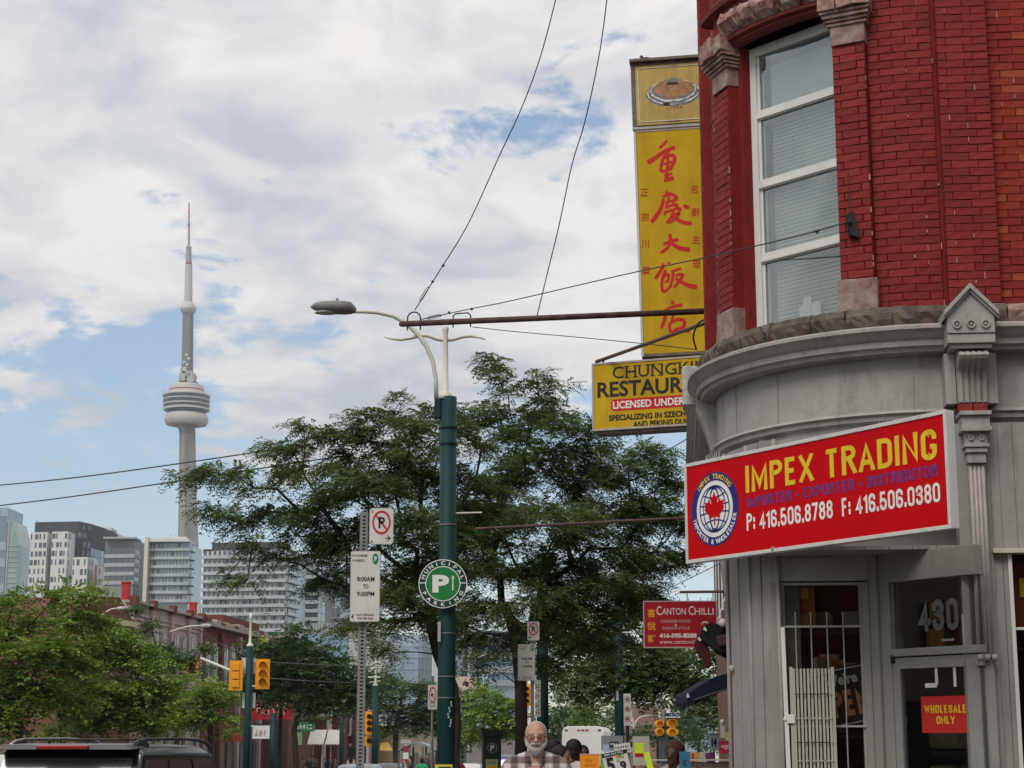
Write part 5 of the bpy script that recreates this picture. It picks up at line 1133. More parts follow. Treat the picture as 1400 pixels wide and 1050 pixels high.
# farther teal poles and sign posts
def teal_pole(px, d, pytop, w, label, extra=None, fin=False, pyb=None):
    b = at(px, HZ, d); g = gz(b.x, d); t = thing('utility_pole', label, 'pole', (b.x, d, g)); zt = at(px, pytop, d).z-g
    MB().tube([(0, 0, 0), (0, 0, zt)], [w/2*1.08, w/2], 16).obj('pole', teal, t, smooth=True); MB().tube([(0, 0, 0), (0, 0, .15)], w*.8, 16).obj('pole_base', teal, t)
    if fin:
        MB().tube([(0, 0, zt), (0, 0, zt+.05), (0, 0, zt+.09), (0, 0, zt+.16), (0, 0, zt+.9), (0, 0, zt+.95), (0, 0, zt+1.0), (0, 0, zt+1.12)], [w*.5, w*.5, w*.3, w*.2, w*.17, w*.3, w*.22, .01], 10).obj('finial', cream, t, smooth=True)
    return t
P2 = teal_pole(742, 37, 800, .235, 'teal pole standing close behind the dark tree trunk and the bearded man')
P3 = teal_pole(847, 55, 795, .27, 'teal pole with a small cream spike, rising behind the flyers')
MB().tube([(.1, -.1, at(860, 865, 55).z-P3.location.z), (.5, -.1, at(860, 865, 55).z-P3.location.z)], .025, 6).obj('side_spike', cream, P3)
MB().box(-.10, -.02, -.16, -.14, at(843, 958, 55).z-P3.location.z, at(843, 944, 55).z-P3.location.z).obj('small_plate', MATS['old_label'], P3)
P4 = teal_pole(338, 58, 884, .23, 'teal traffic signal pole with cream finial left of the street', fin=True)
P5 = teal_pole(512, 74, 938, .23, 'teal pole with cream cross ornament behind the perforated post', fin=True)
P6 = teal_pole(467, 112, 958, .28, 'teal pole in front of the far white awning'); P7 = teal_pole(373, 96, 975, .34, 'teal pole in front of the red shop sign across the street')
b_ = at(728, HZ, 30); g_ = gz(b_.x, 30); SP2 = thing('sign_post', 'second grey sign post, beside the dark tree trunk', 'sign post', (b_.x, 30, g_))
MB().box(-.03, .03, -.02, .02, 0, at(728, 850, 30).z-g_).obj('post', stl, SP2)
m3 = m_per_px(900, 30)
t = thing('no_parking_sign', 'small no parking sign, top of the post beside the dark tree trunk', 'road sign', (b_.x, 29.95, 0)); no_sign(t, -7*m3, 10*m3, at(728, 876, 30).z, at(728, 850, 30).z, arrow=-1)
t = thing('pay_parking_sign', 'pay parking sign left of the post beside the dark tree trunk', 'road sign', (b_.x, 29.9, 0)); pay_sign(t, -20*m3, 4*m3, at(728, 931, 30).z, at(728, 881, 30).z)
t = thing('narrow_sign', 'narrow stack of small white plates right of the dark tree trunk', 'road sign', (b_.x, 29.92, 0))
for k, (a, b) in enumerate(((930, 944), (945, 958), (959, 970), (971, 980))): MB().box(3*m3, 11*m3, 0, .004, at(728, b, 30).z, at(728, a, 30).z).obj('plate', face_w, t); txt(t, 'U', 7*m3, at(728, b-3, 30).z, .07, black, -.002, 1, .002) if k == 0 else marks(t, 4*m3, 10*m3, at(728, b-2, 30).z, .09, [rdm, black, rdm][k-1], -.002, 2, k)
t = thing('no_turn_sign', 'small white sign with a red ring just left of the big teal pole', 'road sign', at(591, 954, 33)); m3 = m_per_px(950, 33)
MB().tube([(0, .05, -2.0), (0, .05, .4)], .025, 8).obj('post', stl, t); no_sign(t, -6*m3, 7*m3, -16*m3, 17*m3, inner='', arrow=0); marks(t, -4*m3, 5*m3, -8*m3, 2*m3, black, -.003, 4, 3); marks(t, -4*m3, 5*m3, -12*m3, 2.6*m3, black, -.003, 4, 4)
t = thing('stacked_signs', 'white strip of three prohibition signs beside the teal pole behind the flyers', 'road sign', at(858, 992, 40)); m3 = m_per_px(970, 40)
MB().tube([(0, .05, -2.2), (0, .05, 44*m3)], .035, 8).obj('post', blackm, t)
MB().box(-5*m3, 5*m3, 0, .005, 0, 43*m3).obj('sign_plate', face_w, t)
for k in range(3): MB().disc((0, (35-13*k)*m3), 4*m3, -.003, 20, r0=3.1*m3, t=.002).obj('red_ring', rdm, t); MB().box(-1.6*m3, 1.6*m3, -.003, -.001, (33.5-13*k)*m3, (36.5-13*k)*m3).obj('symbol', black, t)
# ------------------------------------------------------------------ trees
bark = mat('bark_dark', (.028, .022, .018), .95, col2=(.06, .048, .038), scale=6, bump=1, bscale=30)
bark2 = mat('bark_brown', (.05, .035, .026), .95, col2=(.09, .065, .05), scale=6, bump=1, bscale=20)
LF = {'deep': leaf_mat('leaf_deep_green', (.08, .122, .036), (.235, .315, .11)), 'fresh': leaf_mat('leaf_fresh_green', (.12, .20, .025), (.34, .47, .08)),
      'mid': leaf_mat('leaf_mid_green', (.045, .09, .03), (.14, .22, .075)), 'far': leaf_mat('leaf_far_green', (.05, .09, .03), (.14, .22, .07))}
def fronds(rng, C, D, Rc, nf, L, pairs, lw, droop=.5, flat=.5):
    """C cluster centres, D outward dirs, Rc cluster radii -> quads of the leaflets"""
    n = len(C); C = np.repeat(C, nf, 0); D = np.repeat(D, nf, 0); Rr = np.repeat(Rc, nf)[:, None]
    m = len(C); off = rng.normal(size=(m, 3)); off /= np.linalg.norm(off, axis=1)[:, None]; off *= Rr*rng.uniform(0, 1, (m, 1))**.5; off[:, 2] *= flat
    o = C+off; d = off/np.maximum(Rr, 1e-3)*.9+D*.5+rng.normal(size=(m, 3))*.45; d[:, 2] *= .45; d[:, 2] += .05; d /= np.linalg.norm(d, axis=1)[:, None]
    Ls = (L*rng.uniform(.6, 1.25, m))[:, None]
    side = np.cross(d, np.array([0, 0, 1.0])); side /= np.maximum(np.linalg.norm(side, axis=1)[:, None], 1e-3); side += rng.normal(size=(m, 3))*.25; up = np.cross(side, d)
    out = []; dr = droop*rng.uniform(.4, 1.3, m)[:, None]
    for k in range(pairs):
        t = (k+.6)/pairs; p = o+d*Ls*t+np.array([0, 0, -1.0])*Ls*dr*t*t
        for sg in (-1, 1):
            ll = Ls*.27*(1.15-.5*abs(t-.4)); w = lw*Ls
            a = side*sg+d*.55+up*rng.normal(size=(m, 1))*.25+np.array([0, 0, -1.0])*.25; a /= np.linalg.norm(a, axis=1)[:, None]
            b = np.cross(a, up+rng.normal(size=(m, 3))*.3); b /= np.maximum(np.linalg.norm(b, axis=1)[:, None], 1e-3)
            out.append(np.stack([p, p+a*ll*.5+b*w, p+a*ll, p+a*ll*.5-b*w], 1))
    tint = np.tile(rng.uniform(0, .28, m), pairs*2)
    return np.concatenate(out), tint
def tree(label, path, blobs, lf, bk, r0, cl, nf, L, pairs=5, lw=.055, group=None, seed=1, droop=.5, tips=True, squash=.75, name='street_tree', cat='tree', sub=1.0):
    """path: [(px, py, d)...] up the trunk; blobs: (px, py, rpx, depth offset); cl: clusters per square metre of blob face"""
    rng = np.random.default_rng(seed); d0 = path[0][2]
    b = at(path[0][0], HZ, d0); g = gz(b.x, d0); base = np.array([b.x, d0, g])
    nodes = [base]; par = [-1]; first = np.array(at(*path[0]))
    for (px, py, d) in path:
        p = np.array(at(px, py, d)); q_ = nodes[-1]; n = max(1, int(np.linalg.norm(p-q_)/.45))
        for k in range(1, n+1):
            nodes.append(q_+(p-q_)*k/n+(rng.normal(size=3)*.015 if k < n else 0)); par.append(len(nodes)-2)
    trunk_n = len(nodes); fork = nodes[-1]
    C, Rc = [], []
    for (px, py, rp, do) in blobs:
        c = np.array(at(px, py, d0+do)); r = rp*m_per_px(py, d0+do); n = max(2, int(cl*r*r*3.1))
        for _ in range(n):
            v = rng.normal(size=3); v /= np.linalg.norm(v); rr = r*rng.uniform(.25, 1)**.55; v = v*rr; v[2] *= squash; C.append(c+v); Rc.append(sub*rng.uniform(.55, 1.15))
    C = np.array(C); Rc = np.array(Rc)
    order = np.argsort(np.linalg.norm(C-fork, axis=1)); C = C[order]; Rc = Rc[order]
    NP_ = np.zeros((trunk_n+len(C)*9+10, 3)); NP_[:trunk_n] = nodes; cnt = trunk_n; depth = np.zeros(len(NP_)); depth[:trunk_n] = np.linspace(3.5, 0, trunk_n)*1.0
    dist_f = np.zeros(len(NP_)); tipidx = []
    low = max(1, int(trunk_n*.55))
    for c in C:
        dd = np.linalg.norm(NP_[low:cnt]-c, axis=1)+dist_f[low:cnt]*.22+np.maximum(0, NP_[low:cnt, 2]-c[2])*.8; j = int(np.argmin(dd))+low
        p = NP_[j]; D = np.linalg.norm(c-p); n = int(min(8, max(1, D/.4))); mid = (p+c)/2+rng.normal(size=3)*D*.08; mid[2] += D*.10
        prev = j
        for k in range(1, n+1):
            t = k/n; x = (1-t)**2*p+2*t*(1-t)*mid+t*t*c
            NP_[cnt] = x; par.append(prev); dist_f[cnt] = dist_f[prev]+D/n; prev = cnt; cnt += 1
        tipidx.append(prev)
    w = np.zeros(cnt); w[tipidx] += 1
    for i in range(cnt-1, 0, -1): w[par[i]] += w[i]
    rad = .0032+ r0*.85*(w/w[0])**.56; rad[:trunk_n] = np.maximum(rad[:trunk_n], r0*np.linspace(1.0, .8, trunk_n)); rad = np.minimum(rad, r0*1.05); rad[0] = r0*1.35
    T = thing(name, label, cat, tuple(base), 0, group)
    mbk = MB(); mt = MB()
    mt.tube([tuple(NP_[i]-base) for i in range(trunk_n)], [float(rad[i]) for i in range(trunk_n)], 10)
    for i in range(trunk_n, cnt):
        j = par[i]; r1, r2 = float(min(rad[j], rad[i]*1.6)), float(rad[i]); mbk.tube([tuple(NP_[j]-base), tuple(NP_[i]-base)], [r1, r2], 5 if r1 > .02 else 3, caps=False)
    mt.obj('trunk', bk, T, smooth=True); mbk.obj('branches', bk, T, smooth=True)
    out = C-np.array([par and fork[0], fork[1], fork[2]]); out[:, 2] *= .3; out /= np.maximum(np.linalg.norm(out, axis=1)[:, None], .1)
    V_, tint = fronds(rng, C-base, out, Rc, nf, L, pairs, lw, droop)
    o = link('crown', quads_mesh('crown', V_, lf, tint), T); return T
A_blobs = [(262, 655, 14, 0), (285, 652, 16, 0), (312, 645, 22, .5), (335, 660, 24, 0), (300, 700, 12, -.5), (318, 705, 22, 0), (350, 700, 26, 0), (345, 745, 16, -.6), (330, 787, 14, -.8), (375, 765, 18, 0), (372, 615, 14, .5), (400, 612, 26, .3), (395, 660, 34, 0), (400, 712, 34, 0), (430, 590, 20, .4), (450, 620, 36, 0), (455, 670, 45, -.3), (450, 725, 38, .4), (415, 770, 20, .8),
           (490, 580, 28, .2), (505, 620, 42, .5), (510, 680, 50, -.5), (500, 740, 46, 0), (470, 790, 30, .6), (545, 565, 26, .2), (560, 600, 40, -.6), (565, 660, 48, .8), (560, 720, 48, -.8), (540, 790, 46, 0), (505, 840, 26, .5), (545, 860, 24, -.5), (590, 565, 24, 0), (600, 640, 44, 1), (610, 710, 48, .6), (600, 780, 44, .8), (480, 855, 16, -.6), (530, 885, 16, -.9), (430, 800, 18, .5), (570, 800, 46, -.6), (620, 760, 44, .2), (590, 840, 30, -.5), (460, 750, 30, .3), (640, 600, 36, .6), (645, 680, 46, .9)]
B_blobs = [(672, 493, 8, 0), (680, 508, 12, 0), (690, 535, 16, 0), (735, 520, 18, 0), (755, 530, 16, .4), (700, 575, 36, 0), (745, 565, 34, .6), (790, 590, 34, -.4), (650, 575, 30, .6), (820, 600, 22, 0), (720, 630, 52, 0), (780, 650, 54, .6), (840, 640, 42, -.4), (885, 625, 30, 0), (915, 650, 26, .4), (690, 690, 54, 1), (755, 715, 58, -.8), (825, 715, 58, .5), (885, 700, 46, 0), (925, 710, 34, .6), (940, 668, 18, 0), (700, 765, 54, 0), (770, 790, 58, .8), (840, 785, 52, -.6), (895, 765, 42, 0), (930, 765, 26, .5), (720, 840, 42, -.5), (670, 830, 40, .5), (780, 855, 46, 0), (640, 870, 30, 0), (665, 905, 22, -.8), (820, 870, 30, .4), (615, 840, 34, .4), (900, 810, 26, .4), (740, 900, 26, 0), (690, 870, 36, .4), (760, 820, 46, -.6), (650, 720, 46, -.4), (850, 830, 36, 0)]
tree('spreading feathery honey locust behind the teal lamp pole, reaching left towards the tower', [(622, 990, 28), (618, 940, 28), (600, 895, 28), (590, 850, 28.2), (586, 800, 28.2)], A_blobs, LF['deep'], bark, .12, 15, 35, .26, 7, .048, seed=3, sub=.27, droop=.7)
tree('tall honey locust with a dark trunk between the green lamp pole and the bearded man', [(713, 1000, 33), (712, 940, 33), (708, 890, 33), (700, 850, 33)], B_blobs, LF['deep'], bark, .135, 13, 35, .29, 7, .048, seed=8, sub=.31, droop=.7)
C_blobs = [(800, 870, 34, 0), (850, 860, 40, 1), (790, 920, 34, -.5), (880, 830, 26, 0), (845, 920, 46, 0), (905, 900, 44, .8), (950, 905, 36, 0), (985, 930, 34, .5), (880, 935, 34, .4), (945, 945, 30, 0), (978, 970, 26, .8), (800, 950, 22, 0), (780, 880, 20, 0), (1000, 890, 24, 0)]
tree('dark leafy tree behind the small dark red hanging sign and the market stalls', [(1012, 1030, 56), (1003, 985, 56), (970, 940, 56)], C_blobs, LF['deep'], bark, .15, 5.5, 30, .50, 5, .085, seed=7, sub=.55)
gl_ = 'bright green locusts along the far side of the street'
def ftree(label, path, blobs, lf, seed, cl=4.3, nf=28, L=.62, r0=.13, bk=bark, group=None, sub=.62, lw=.085): tree(label, path, blobs, LF[lf], bk, r0, cl, nf, L, 4, lw, group, seed, .35, sub=sub, squash=.6)
ftree('bright green locust with a thick visible trunk at the left edge behind the black car', [(27, 1020, 60), (26, 960, 60), (28, 900, 60), (32, 870, 60)], [(22, 826, 20, 0), (62, 815, 22, 0), (30, 850, 24, 1), (-10, 870, 36, 0), (95, 812, 18, 0), (120, 816, 16, 0), (90, 850, 30, 0), (128, 850, 22, 1), (45, 890, 40, -1), (10, 920, 36, 0), (85, 905, 38, 0), (40, 950, 40, 0), (-10, 960, 34, 0), (85, 960, 34, 1), (20, 990, 24, 0)], 'fresh', 11)
ftree('bright green locust just right of the left edge one, layered low branches', [(86, 1015, 66), (86, 970, 66), (100, 930, 66)], [(150, 868, 24, 0), (130, 895, 36, 0), (170, 900, 34, 0), (200, 910, 22, 0), (110, 935, 34, -1), (155, 945, 42, 0), (195, 950, 34, 0), (225, 925, 16, 0), (130, 985, 32, 0), (180, 985, 32, 0), (215, 975, 20, 0), (90, 990, 20, 0), (205, 1003, 14, 0)], 'fresh', 12)
ftree('darker green tree in front of the pink brick building', [(242, 1015, 82), (240, 980, 82), (238, 950, 82)], [(186, 836, 7, 0), (203, 860, 9, 0), (182, 870, 12, 0), (222, 893, 20, 0), (250, 903, 14, 0), (200, 900, 24, 0), (245, 915, 30, 0), (225, 950, 34, 0), (255, 955, 22, 0), (240, 985, 28, 0), (280, 885, 6, 0)], 'mid', 13, cl=3, L=.55, sub=.45)
ftree('small rounded light green tree left of the signal pole', [(288, 1020, 72), (288, 985, 72), (290, 965, 72)], [(290, 938, 16, 0), (268, 955, 24, 0), (305, 950, 22, 0), (285, 975, 30, 0), (312, 980, 16, 0), (255, 985, 22, 0), (300, 1000, 16, 0)], 'fresh', 14, L=.5, sub=.45)
ftree('dark green two stemmed tree in front of the red shop sign', [(405, 1040, 98), (402, 1000, 98), (410, 968, 98)], [(402, 868, 8, 0), (398, 885, 16, 0), (425, 890, 20, 0), (375, 905, 26, 0), (415, 915, 32, 0), (450, 910, 26, 0), (475, 925, 22, 0), (370, 940, 26, 0), (405, 945, 30, 0), (445, 945, 30, 0), (482, 950, 20, 0), (365, 962, 16, 0), (430, 965, 22, 0), (350, 905, 10, 0), (470, 968, 14, 0), (497, 935, 8, 0), (355, 885, 8, 0)], 'mid', 15, cl=1.8, L=.95, sub=1.0, r0=.17, bk=bark)
ftree('mid green tree with a reddish stem behind the bus shelter', [(541, 1030, 120), (541, 1000, 120), (545, 980, 120)], [(535, 935, 14, 0), (555, 945, 20, 0), (580, 955, 16, 0), (530, 965, 22, 0), (560, 975, 26, 0), (590, 980, 18, 0), (540, 990, 18, 0), (575, 998, 16, 0), (595, 1000, 10, 0)], 'far', 16, cl=1.5, L=1.0, sub=1.0, r0=.22, bk=bark2)
ftree('light green tree behind the pay machine', [(672, 1030, 105), (672, 1005, 105)], [(668, 952, 12, 0), (690, 962, 16, 0), (660, 975, 18, 0), (685, 985, 22, 0), (700, 975, 14, 0), (655, 998, 16, 0), (680, 1005, 18, 0), (703, 1000, 12, 0)], 'fresh', 17, cl=1.8, L=.95, sub=.9, r0=.15)
ftree('light green young tree above the white bus', [(808, 1030, 130), (810, 1000, 130)], [(800, 972, 14, 0), (820, 965, 14, 0), (838, 980, 12, 0), (812, 990, 16, 0), (790, 990, 10, 0)], 'fresh', 18, cl=2.0, L=.8, sub=.8)
ftree('light green tree showing between the teal pole and the white bus', [(757, 1030, 130), (757, 1005, 130)], [(760, 990, 12, 0), (752, 1005, 14, 0), (770, 1005, 12, 0), (762, 1020, 12, 0), (742, 990, 10, 0)], 'far', 19, cl=2.0, L=.8, sub=.8)
ftree('pale green street tree far off left of the big teal pole', [(498, 1025, 150), (498, 1010, 150)], [(494, 925, 10, 0), (508, 940, 10, 0), (500, 960, 14, 0), (520, 930, 12, 0)], 'far', 20, cl=.5, L=1.3, sub=1.3, r0=.2)
ftree('grey green tree far down the street right of the big teal pole', [(632, 1025, 170), (632, 1010, 170)], [(634, 975, 12, 0), (628, 995, 14, 0), (642, 1005, 12, 0), (636, 955, 8, 0)], 'far', 21, cl=.4, L=1.4, sub=1.4, r0=.2)
ftree('bluish green tree in the distance beyond the traffic signals', [(900, 1035, 190), (900, 1010, 190)], [(890, 1000, 16, 0), (912, 1005, 16, 0), (930, 1000, 14, 0), (875, 1010, 12, 0), (780, 975, 14, 0), (765, 985, 10, 0), (950, 1010, 12, 0)], 'far', 22, cl=.35, L=1.5, sub=1.5, r0=.22)

for k, (lab, px, blobs, d, lf_) in enumerate((('hazy tree mass far behind the three stacked prohibition signs', 850, [(830, 985, 14, 0), (850, 975, 14, 0), (868, 985, 14, 0), (845, 1000, 16, 0), (872, 1005, 12, 0), (822, 1005, 12, 0)], 260, 'far'), ('hazy tree far behind the mint number plate', 955, [(950, 985, 18, 0), (970, 995, 16, 0), (935, 995, 14, 0), (958, 1010, 16, 0), (975, 975, 14, 0), (988, 990, 12, 0)], 240, 'mid'),
  ('hazy tree far behind the white bus roof', 790, [(780, 985, 14, 0), (800, 975, 14, 0), (770, 1000, 14, 0), (795, 1000, 14, 0), (760, 975, 12, 0), (782, 960, 10, 0)], 280, 'mid'), ('hazy tree mass far off just right of the two round traffic lights', 935, [(925, 975, 12, 0), (940, 970, 12, 0), (930, 990, 14, 0), (915, 995, 12, 0), (900, 985, 10, 0)], 270, 'far'))):
    ftree(lab, [(px, 1035, d), (px, 1012, d)], blobs, lf_, 40+k, cl=.35, nf=26, L=1.7, sub=1.7, r0=.25)
# ------------------------------------------------------------------ the lookout tower
DT = 1840.0
def hz_at(px, py, d): return at(px, py, d).z
tw = at(256, HZ, DT); gT = gz(tw.x, DT)
T = thing('lookout_tower', 'very tall concrete tower with a round pod and a needle antenna on the skyline', 'tower', (tw.x, DT, gT))
concT = mat('tower_concrete', (.25, .22, .195), .85, var=.08, scale=.03, col2=(.34, .305, .27)); concD = mat('tower_concrete_upper', (.20, .18, .16), .85, var=.1, scale=.05)
podw = mat('pod_white', (.52, .49, .46), .5, var=.04, scale=.05); podd = mat('pod_dark_band', (.05, .055, .065), .35, var=.2, scale=.1); podr = mat('antenna_red', (.38, .06, .05), .6, var=.1); antg = mat('antenna_grey', (.33, .33, .33), .6)
def tp(cx, py, hw): p = at(cx, py, DT); return (p.x-tw.x, p.z-gT, hw*m_per_px(py, DT))
def stack(rows, name, m, n=24, parent=T, smooth=True):
    mb = MB(); vs = []
    for (cx, py, hw) in rows:
        x, z, r = tp(cx, py, hw)
        for k in range(n): a = 2*math.pi*k/n; vs.append((x+r*math.cos(a), r*math.sin(a), z))
    mb.add(vs, [(i*n+k, i*n+(k+1) % n, (i+1)*n+(k+1) % n, (i+1)*n+k) for i in range(len(rows)-1) for k in range(n)]+[tuple(range(n)), tuple((len(rows)-1)*n+k for k in range(n))][::1])
    o = mb.obj(name, m, parent); smooth_angle(o, 30) if smooth else None; return o
AX = 257.5
# shaft: hexagonal core with three fins, flaring towards the ground
mb = MB(); rows = [(256, 1012, 27), (256, 960, 24), (255.8, 900, 21), (255.5, 840, 18), (255.3, 790, 16), (255.2, 740, 14.6), (255, 690, 13.2), (254.8, 640, 12.2), (254.6, 582, 11.2)]
def ystar(x, r, z):
    P = []
    for k in range(3):
        a = R(k*120+20); 
        for da, rr in ((-.17, 1.0), (.17, 1.0), (1.047, .50)): P.append((x+r*rr*math.cos(a+da), r*rr*math.sin(a+da), z))
    return P
vs = []; 
for (cx, py, hw) in rows: x, z, r = tp(cx, py, hw); vs += ystar(x, r*1.08, z)
mb.add(vs, [(i*9+k, i*9+(k+1) % 9, (i+1)*9+(k+1) % 9, (i+1)*9+k) for i in range(len(rows)-1) for k in range(9)]); mb.obj('shaft', concT, T)
stack([(254.6, 592, 9), (254.6, 583, 12), (254.6, 581, 22)], 'pod_neck', concD)
stack([(254.8, 582, 22), (254.8, 581, 27), (254.8, 577.5, 29.5), (254.8, 573, 30), (254.8, 569, 29), (254.8, 566, 26)], 'radome_ring', podw, 40)
stack([(255, 566, 25), (255, 562, 28), (255, 561, 31)], 'pod_underside', podd, 40)
for k, (y0, y1, w, m_) in enumerate(((561.5, 558.8, 31.2, podw), (558.8, 555.0, 31, podd), (555.0, 553.2, 31.6, podw), (553.2, 548.4, 31.4, podd), (548.4, 546.8, 31.8, podw), (546.8, 542.2, 31.6, podd), (542.2, 540.8, 31.8, podw))):
    stack([(255, y0, w), (255, y1, w)], 'pod_floor_band', m_, 40)
stack([(255.1, 540.6, 30), (255.1, 538.5, 27)], 'pod_deck', podw, 36)
stack([(255.2, 539, 24), (255.2, 535, 24)], 'pod_wall', podw, 32); stack([(255.2, 535, 23.6), (255.2, 533.5, 23.6)], 'red_band', podr, 32); stack([(255.2, 533.5, 24), (255.2, 528, 23), (255.2, 526.5, 20)], 'pod_roof', podw, 32)
rl = MB(); 
for k in range(48):
    a = 2*math.pi*k/48; x, z, r = tp(255, 541, 32.5); rl.tube([(x+r*math.cos(a), r*math.sin(a), z), (x+r*math.cos(a)*1.02, r*math.sin(a)*1.02, z+3.4)], .25, 3)
rl.obj('edge_rods', podw, T)
stack([(255.6, 527, 8.5), (256, 505, 8), (256.6, 470, 7.8), (257.2, 428, 7.4)], 'upper_shaft', concD, 6, smooth=False)
eq = MB(); rr = random.Random(3)
for k in range(26):
    x, z, r = tp(256, rr.uniform(507, 526), rr.uniform(7, 11.5)); a = rr.uniform(0, 6.28); w = rr.uniform(1.2, 3.2); X, Y = x+r*math.cos(a), r*math.sin(a); eq.box(X-w, X+w, Y-w, Y+w, z-rr.uniform(1, 4), z+rr.uniform(1, 4))
eq.obj('microwave_gear', mat('gear_grey', (.42, .41, .39), .6, scale=.3, var=.3), T)
eq = MB()
for (cx_, cy_) in ((256, 487), (253, 497), (259, 492), (257, 500), (254, 505)): x, z, r = tp(cx_, cy_, 3); eq.sphere((x, -r*1.8, z), 2.2, 8)
eq.obj('white_dishes', podw, T, smooth=True)
stack([(257.2, 429, 7.4), (257.3, 426, 10), (257.3, 422.5, 11), (257.4, 419, 10), (257.5, 415, 7.5), (257.5, 413, 5.8)], 'sky_pod', podw, 28)
stack([(257.5, 413, 5.6), (257.8, 385, 5.3), (258, 362, 4.9)], 'antenna_lower', podw, 12); stack([(258, 362, 4.6), (258, 359, 4.4)], 'red_band', podr, 12)
stack([(258, 359, 4), (258.1, 339, 3.6)], 'antenna_middle', antg, 12); stack([(258.1, 339, 4.2), (258.1, 336.5, 3)], 'antenna_collar', antg, 12)
stack([(258.2, 337, 1.7), (258.3, 310, 1.5)], 'antenna_mast', antg, 8); stack([(258.3, 310, 1.55), (258.3, 306, 1.5)], 'red_band', podr, 8); stack([(258.3, 306, 1.3), (258.4, 292, 1.2)], 'antenna_mast', antg, 8); stack([(258.4, 292, 1.2), (258.5, 277, .6)], 'antenna_tip', podr, 8)
# ------------------------------------------------------------------ towers on the skyline
def glazing(name, c, c2, rough=.15): return mat(name, c, rough, .0, scale=.06, col2=c2, spec=1.0, detail=8)
g_blue = glazing('glass_blue_grey', (.075, .11, .15), (.22, .29, .36)); g_green = glazing('glass_green', (.16, .24, .23), (.34, .45, .42)); g_dark = glazing('glass_dark', (.025, .03, .038), (.09, .10, .12)); g_pale = glazing('glass_pale_blue', (.20, .27, .35), (.38, .47, .55))
whc = mat('white_panel', (.60, .60, .585), .6, var=.04, scale=.1); chc = mat('charcoal_brick', (.055, .055, .06), .7, var=.2, scale=.15); slabc = mat('slab_grey', (.38, .39, .40), .7, var=.08, scale=.1); grc = mat('concrete_grey_tower', (.23, .24, .25), .7, var=.1, scale=.1); redc = mat('red_accent', (.25, .04, .04), .6)
railg = mat('balcony_glass', (.30, .35, .37), .25, scale=.3, col2=(.42, .47, .48), spec=.8); bluec = mat('blue_panel', (.20, .29, .42), .5, var=.06, scale=.05); beigec = mat('pale_concrete_wall', (.42, .41, .39), .8, var=.07, scale=.05)
def mass(parent, corners, ptop, m, name='wall', pbot=None, back=25, oz=None):
    """corners: front polyline [(px, d)...] left to right; extruded back. returns wall faces"""
    P = [Vector((at(px, ptop, d).x, d)) for px, d in corners]; dd = sum(d for _, d in corners)/len(corners)
    z1 = at(corners[0][0], ptop, corners[0][1]).z; z0 = -22 if pbot is None else at(corners[0][0], pbot, corners[0][1]).z
    L_, Rr_ = P[0]+Vector((0, back)), P[-1]+Vector((0, back))
    ox, oy, oz_ = parent.location
    poly = [(p.x-ox, p.y-oy) for p in P]+[(Rr_.x-ox, max(Rr_.y, max(p.y for p in P)+5)-oy), (L_.x-ox, max(L_.y, max(p.y for p in P)+5)-oy)]
    o = MB().vprism(poly, z0-oz_, z1-oz_).obj(name, m, parent)
    return [((poly[i][0], poly[i][1]), (poly[i+1][0], poly[i+1][1])) for i in range(len(P)-1)], z0-oz_, z1-oz_
win_cache = {}
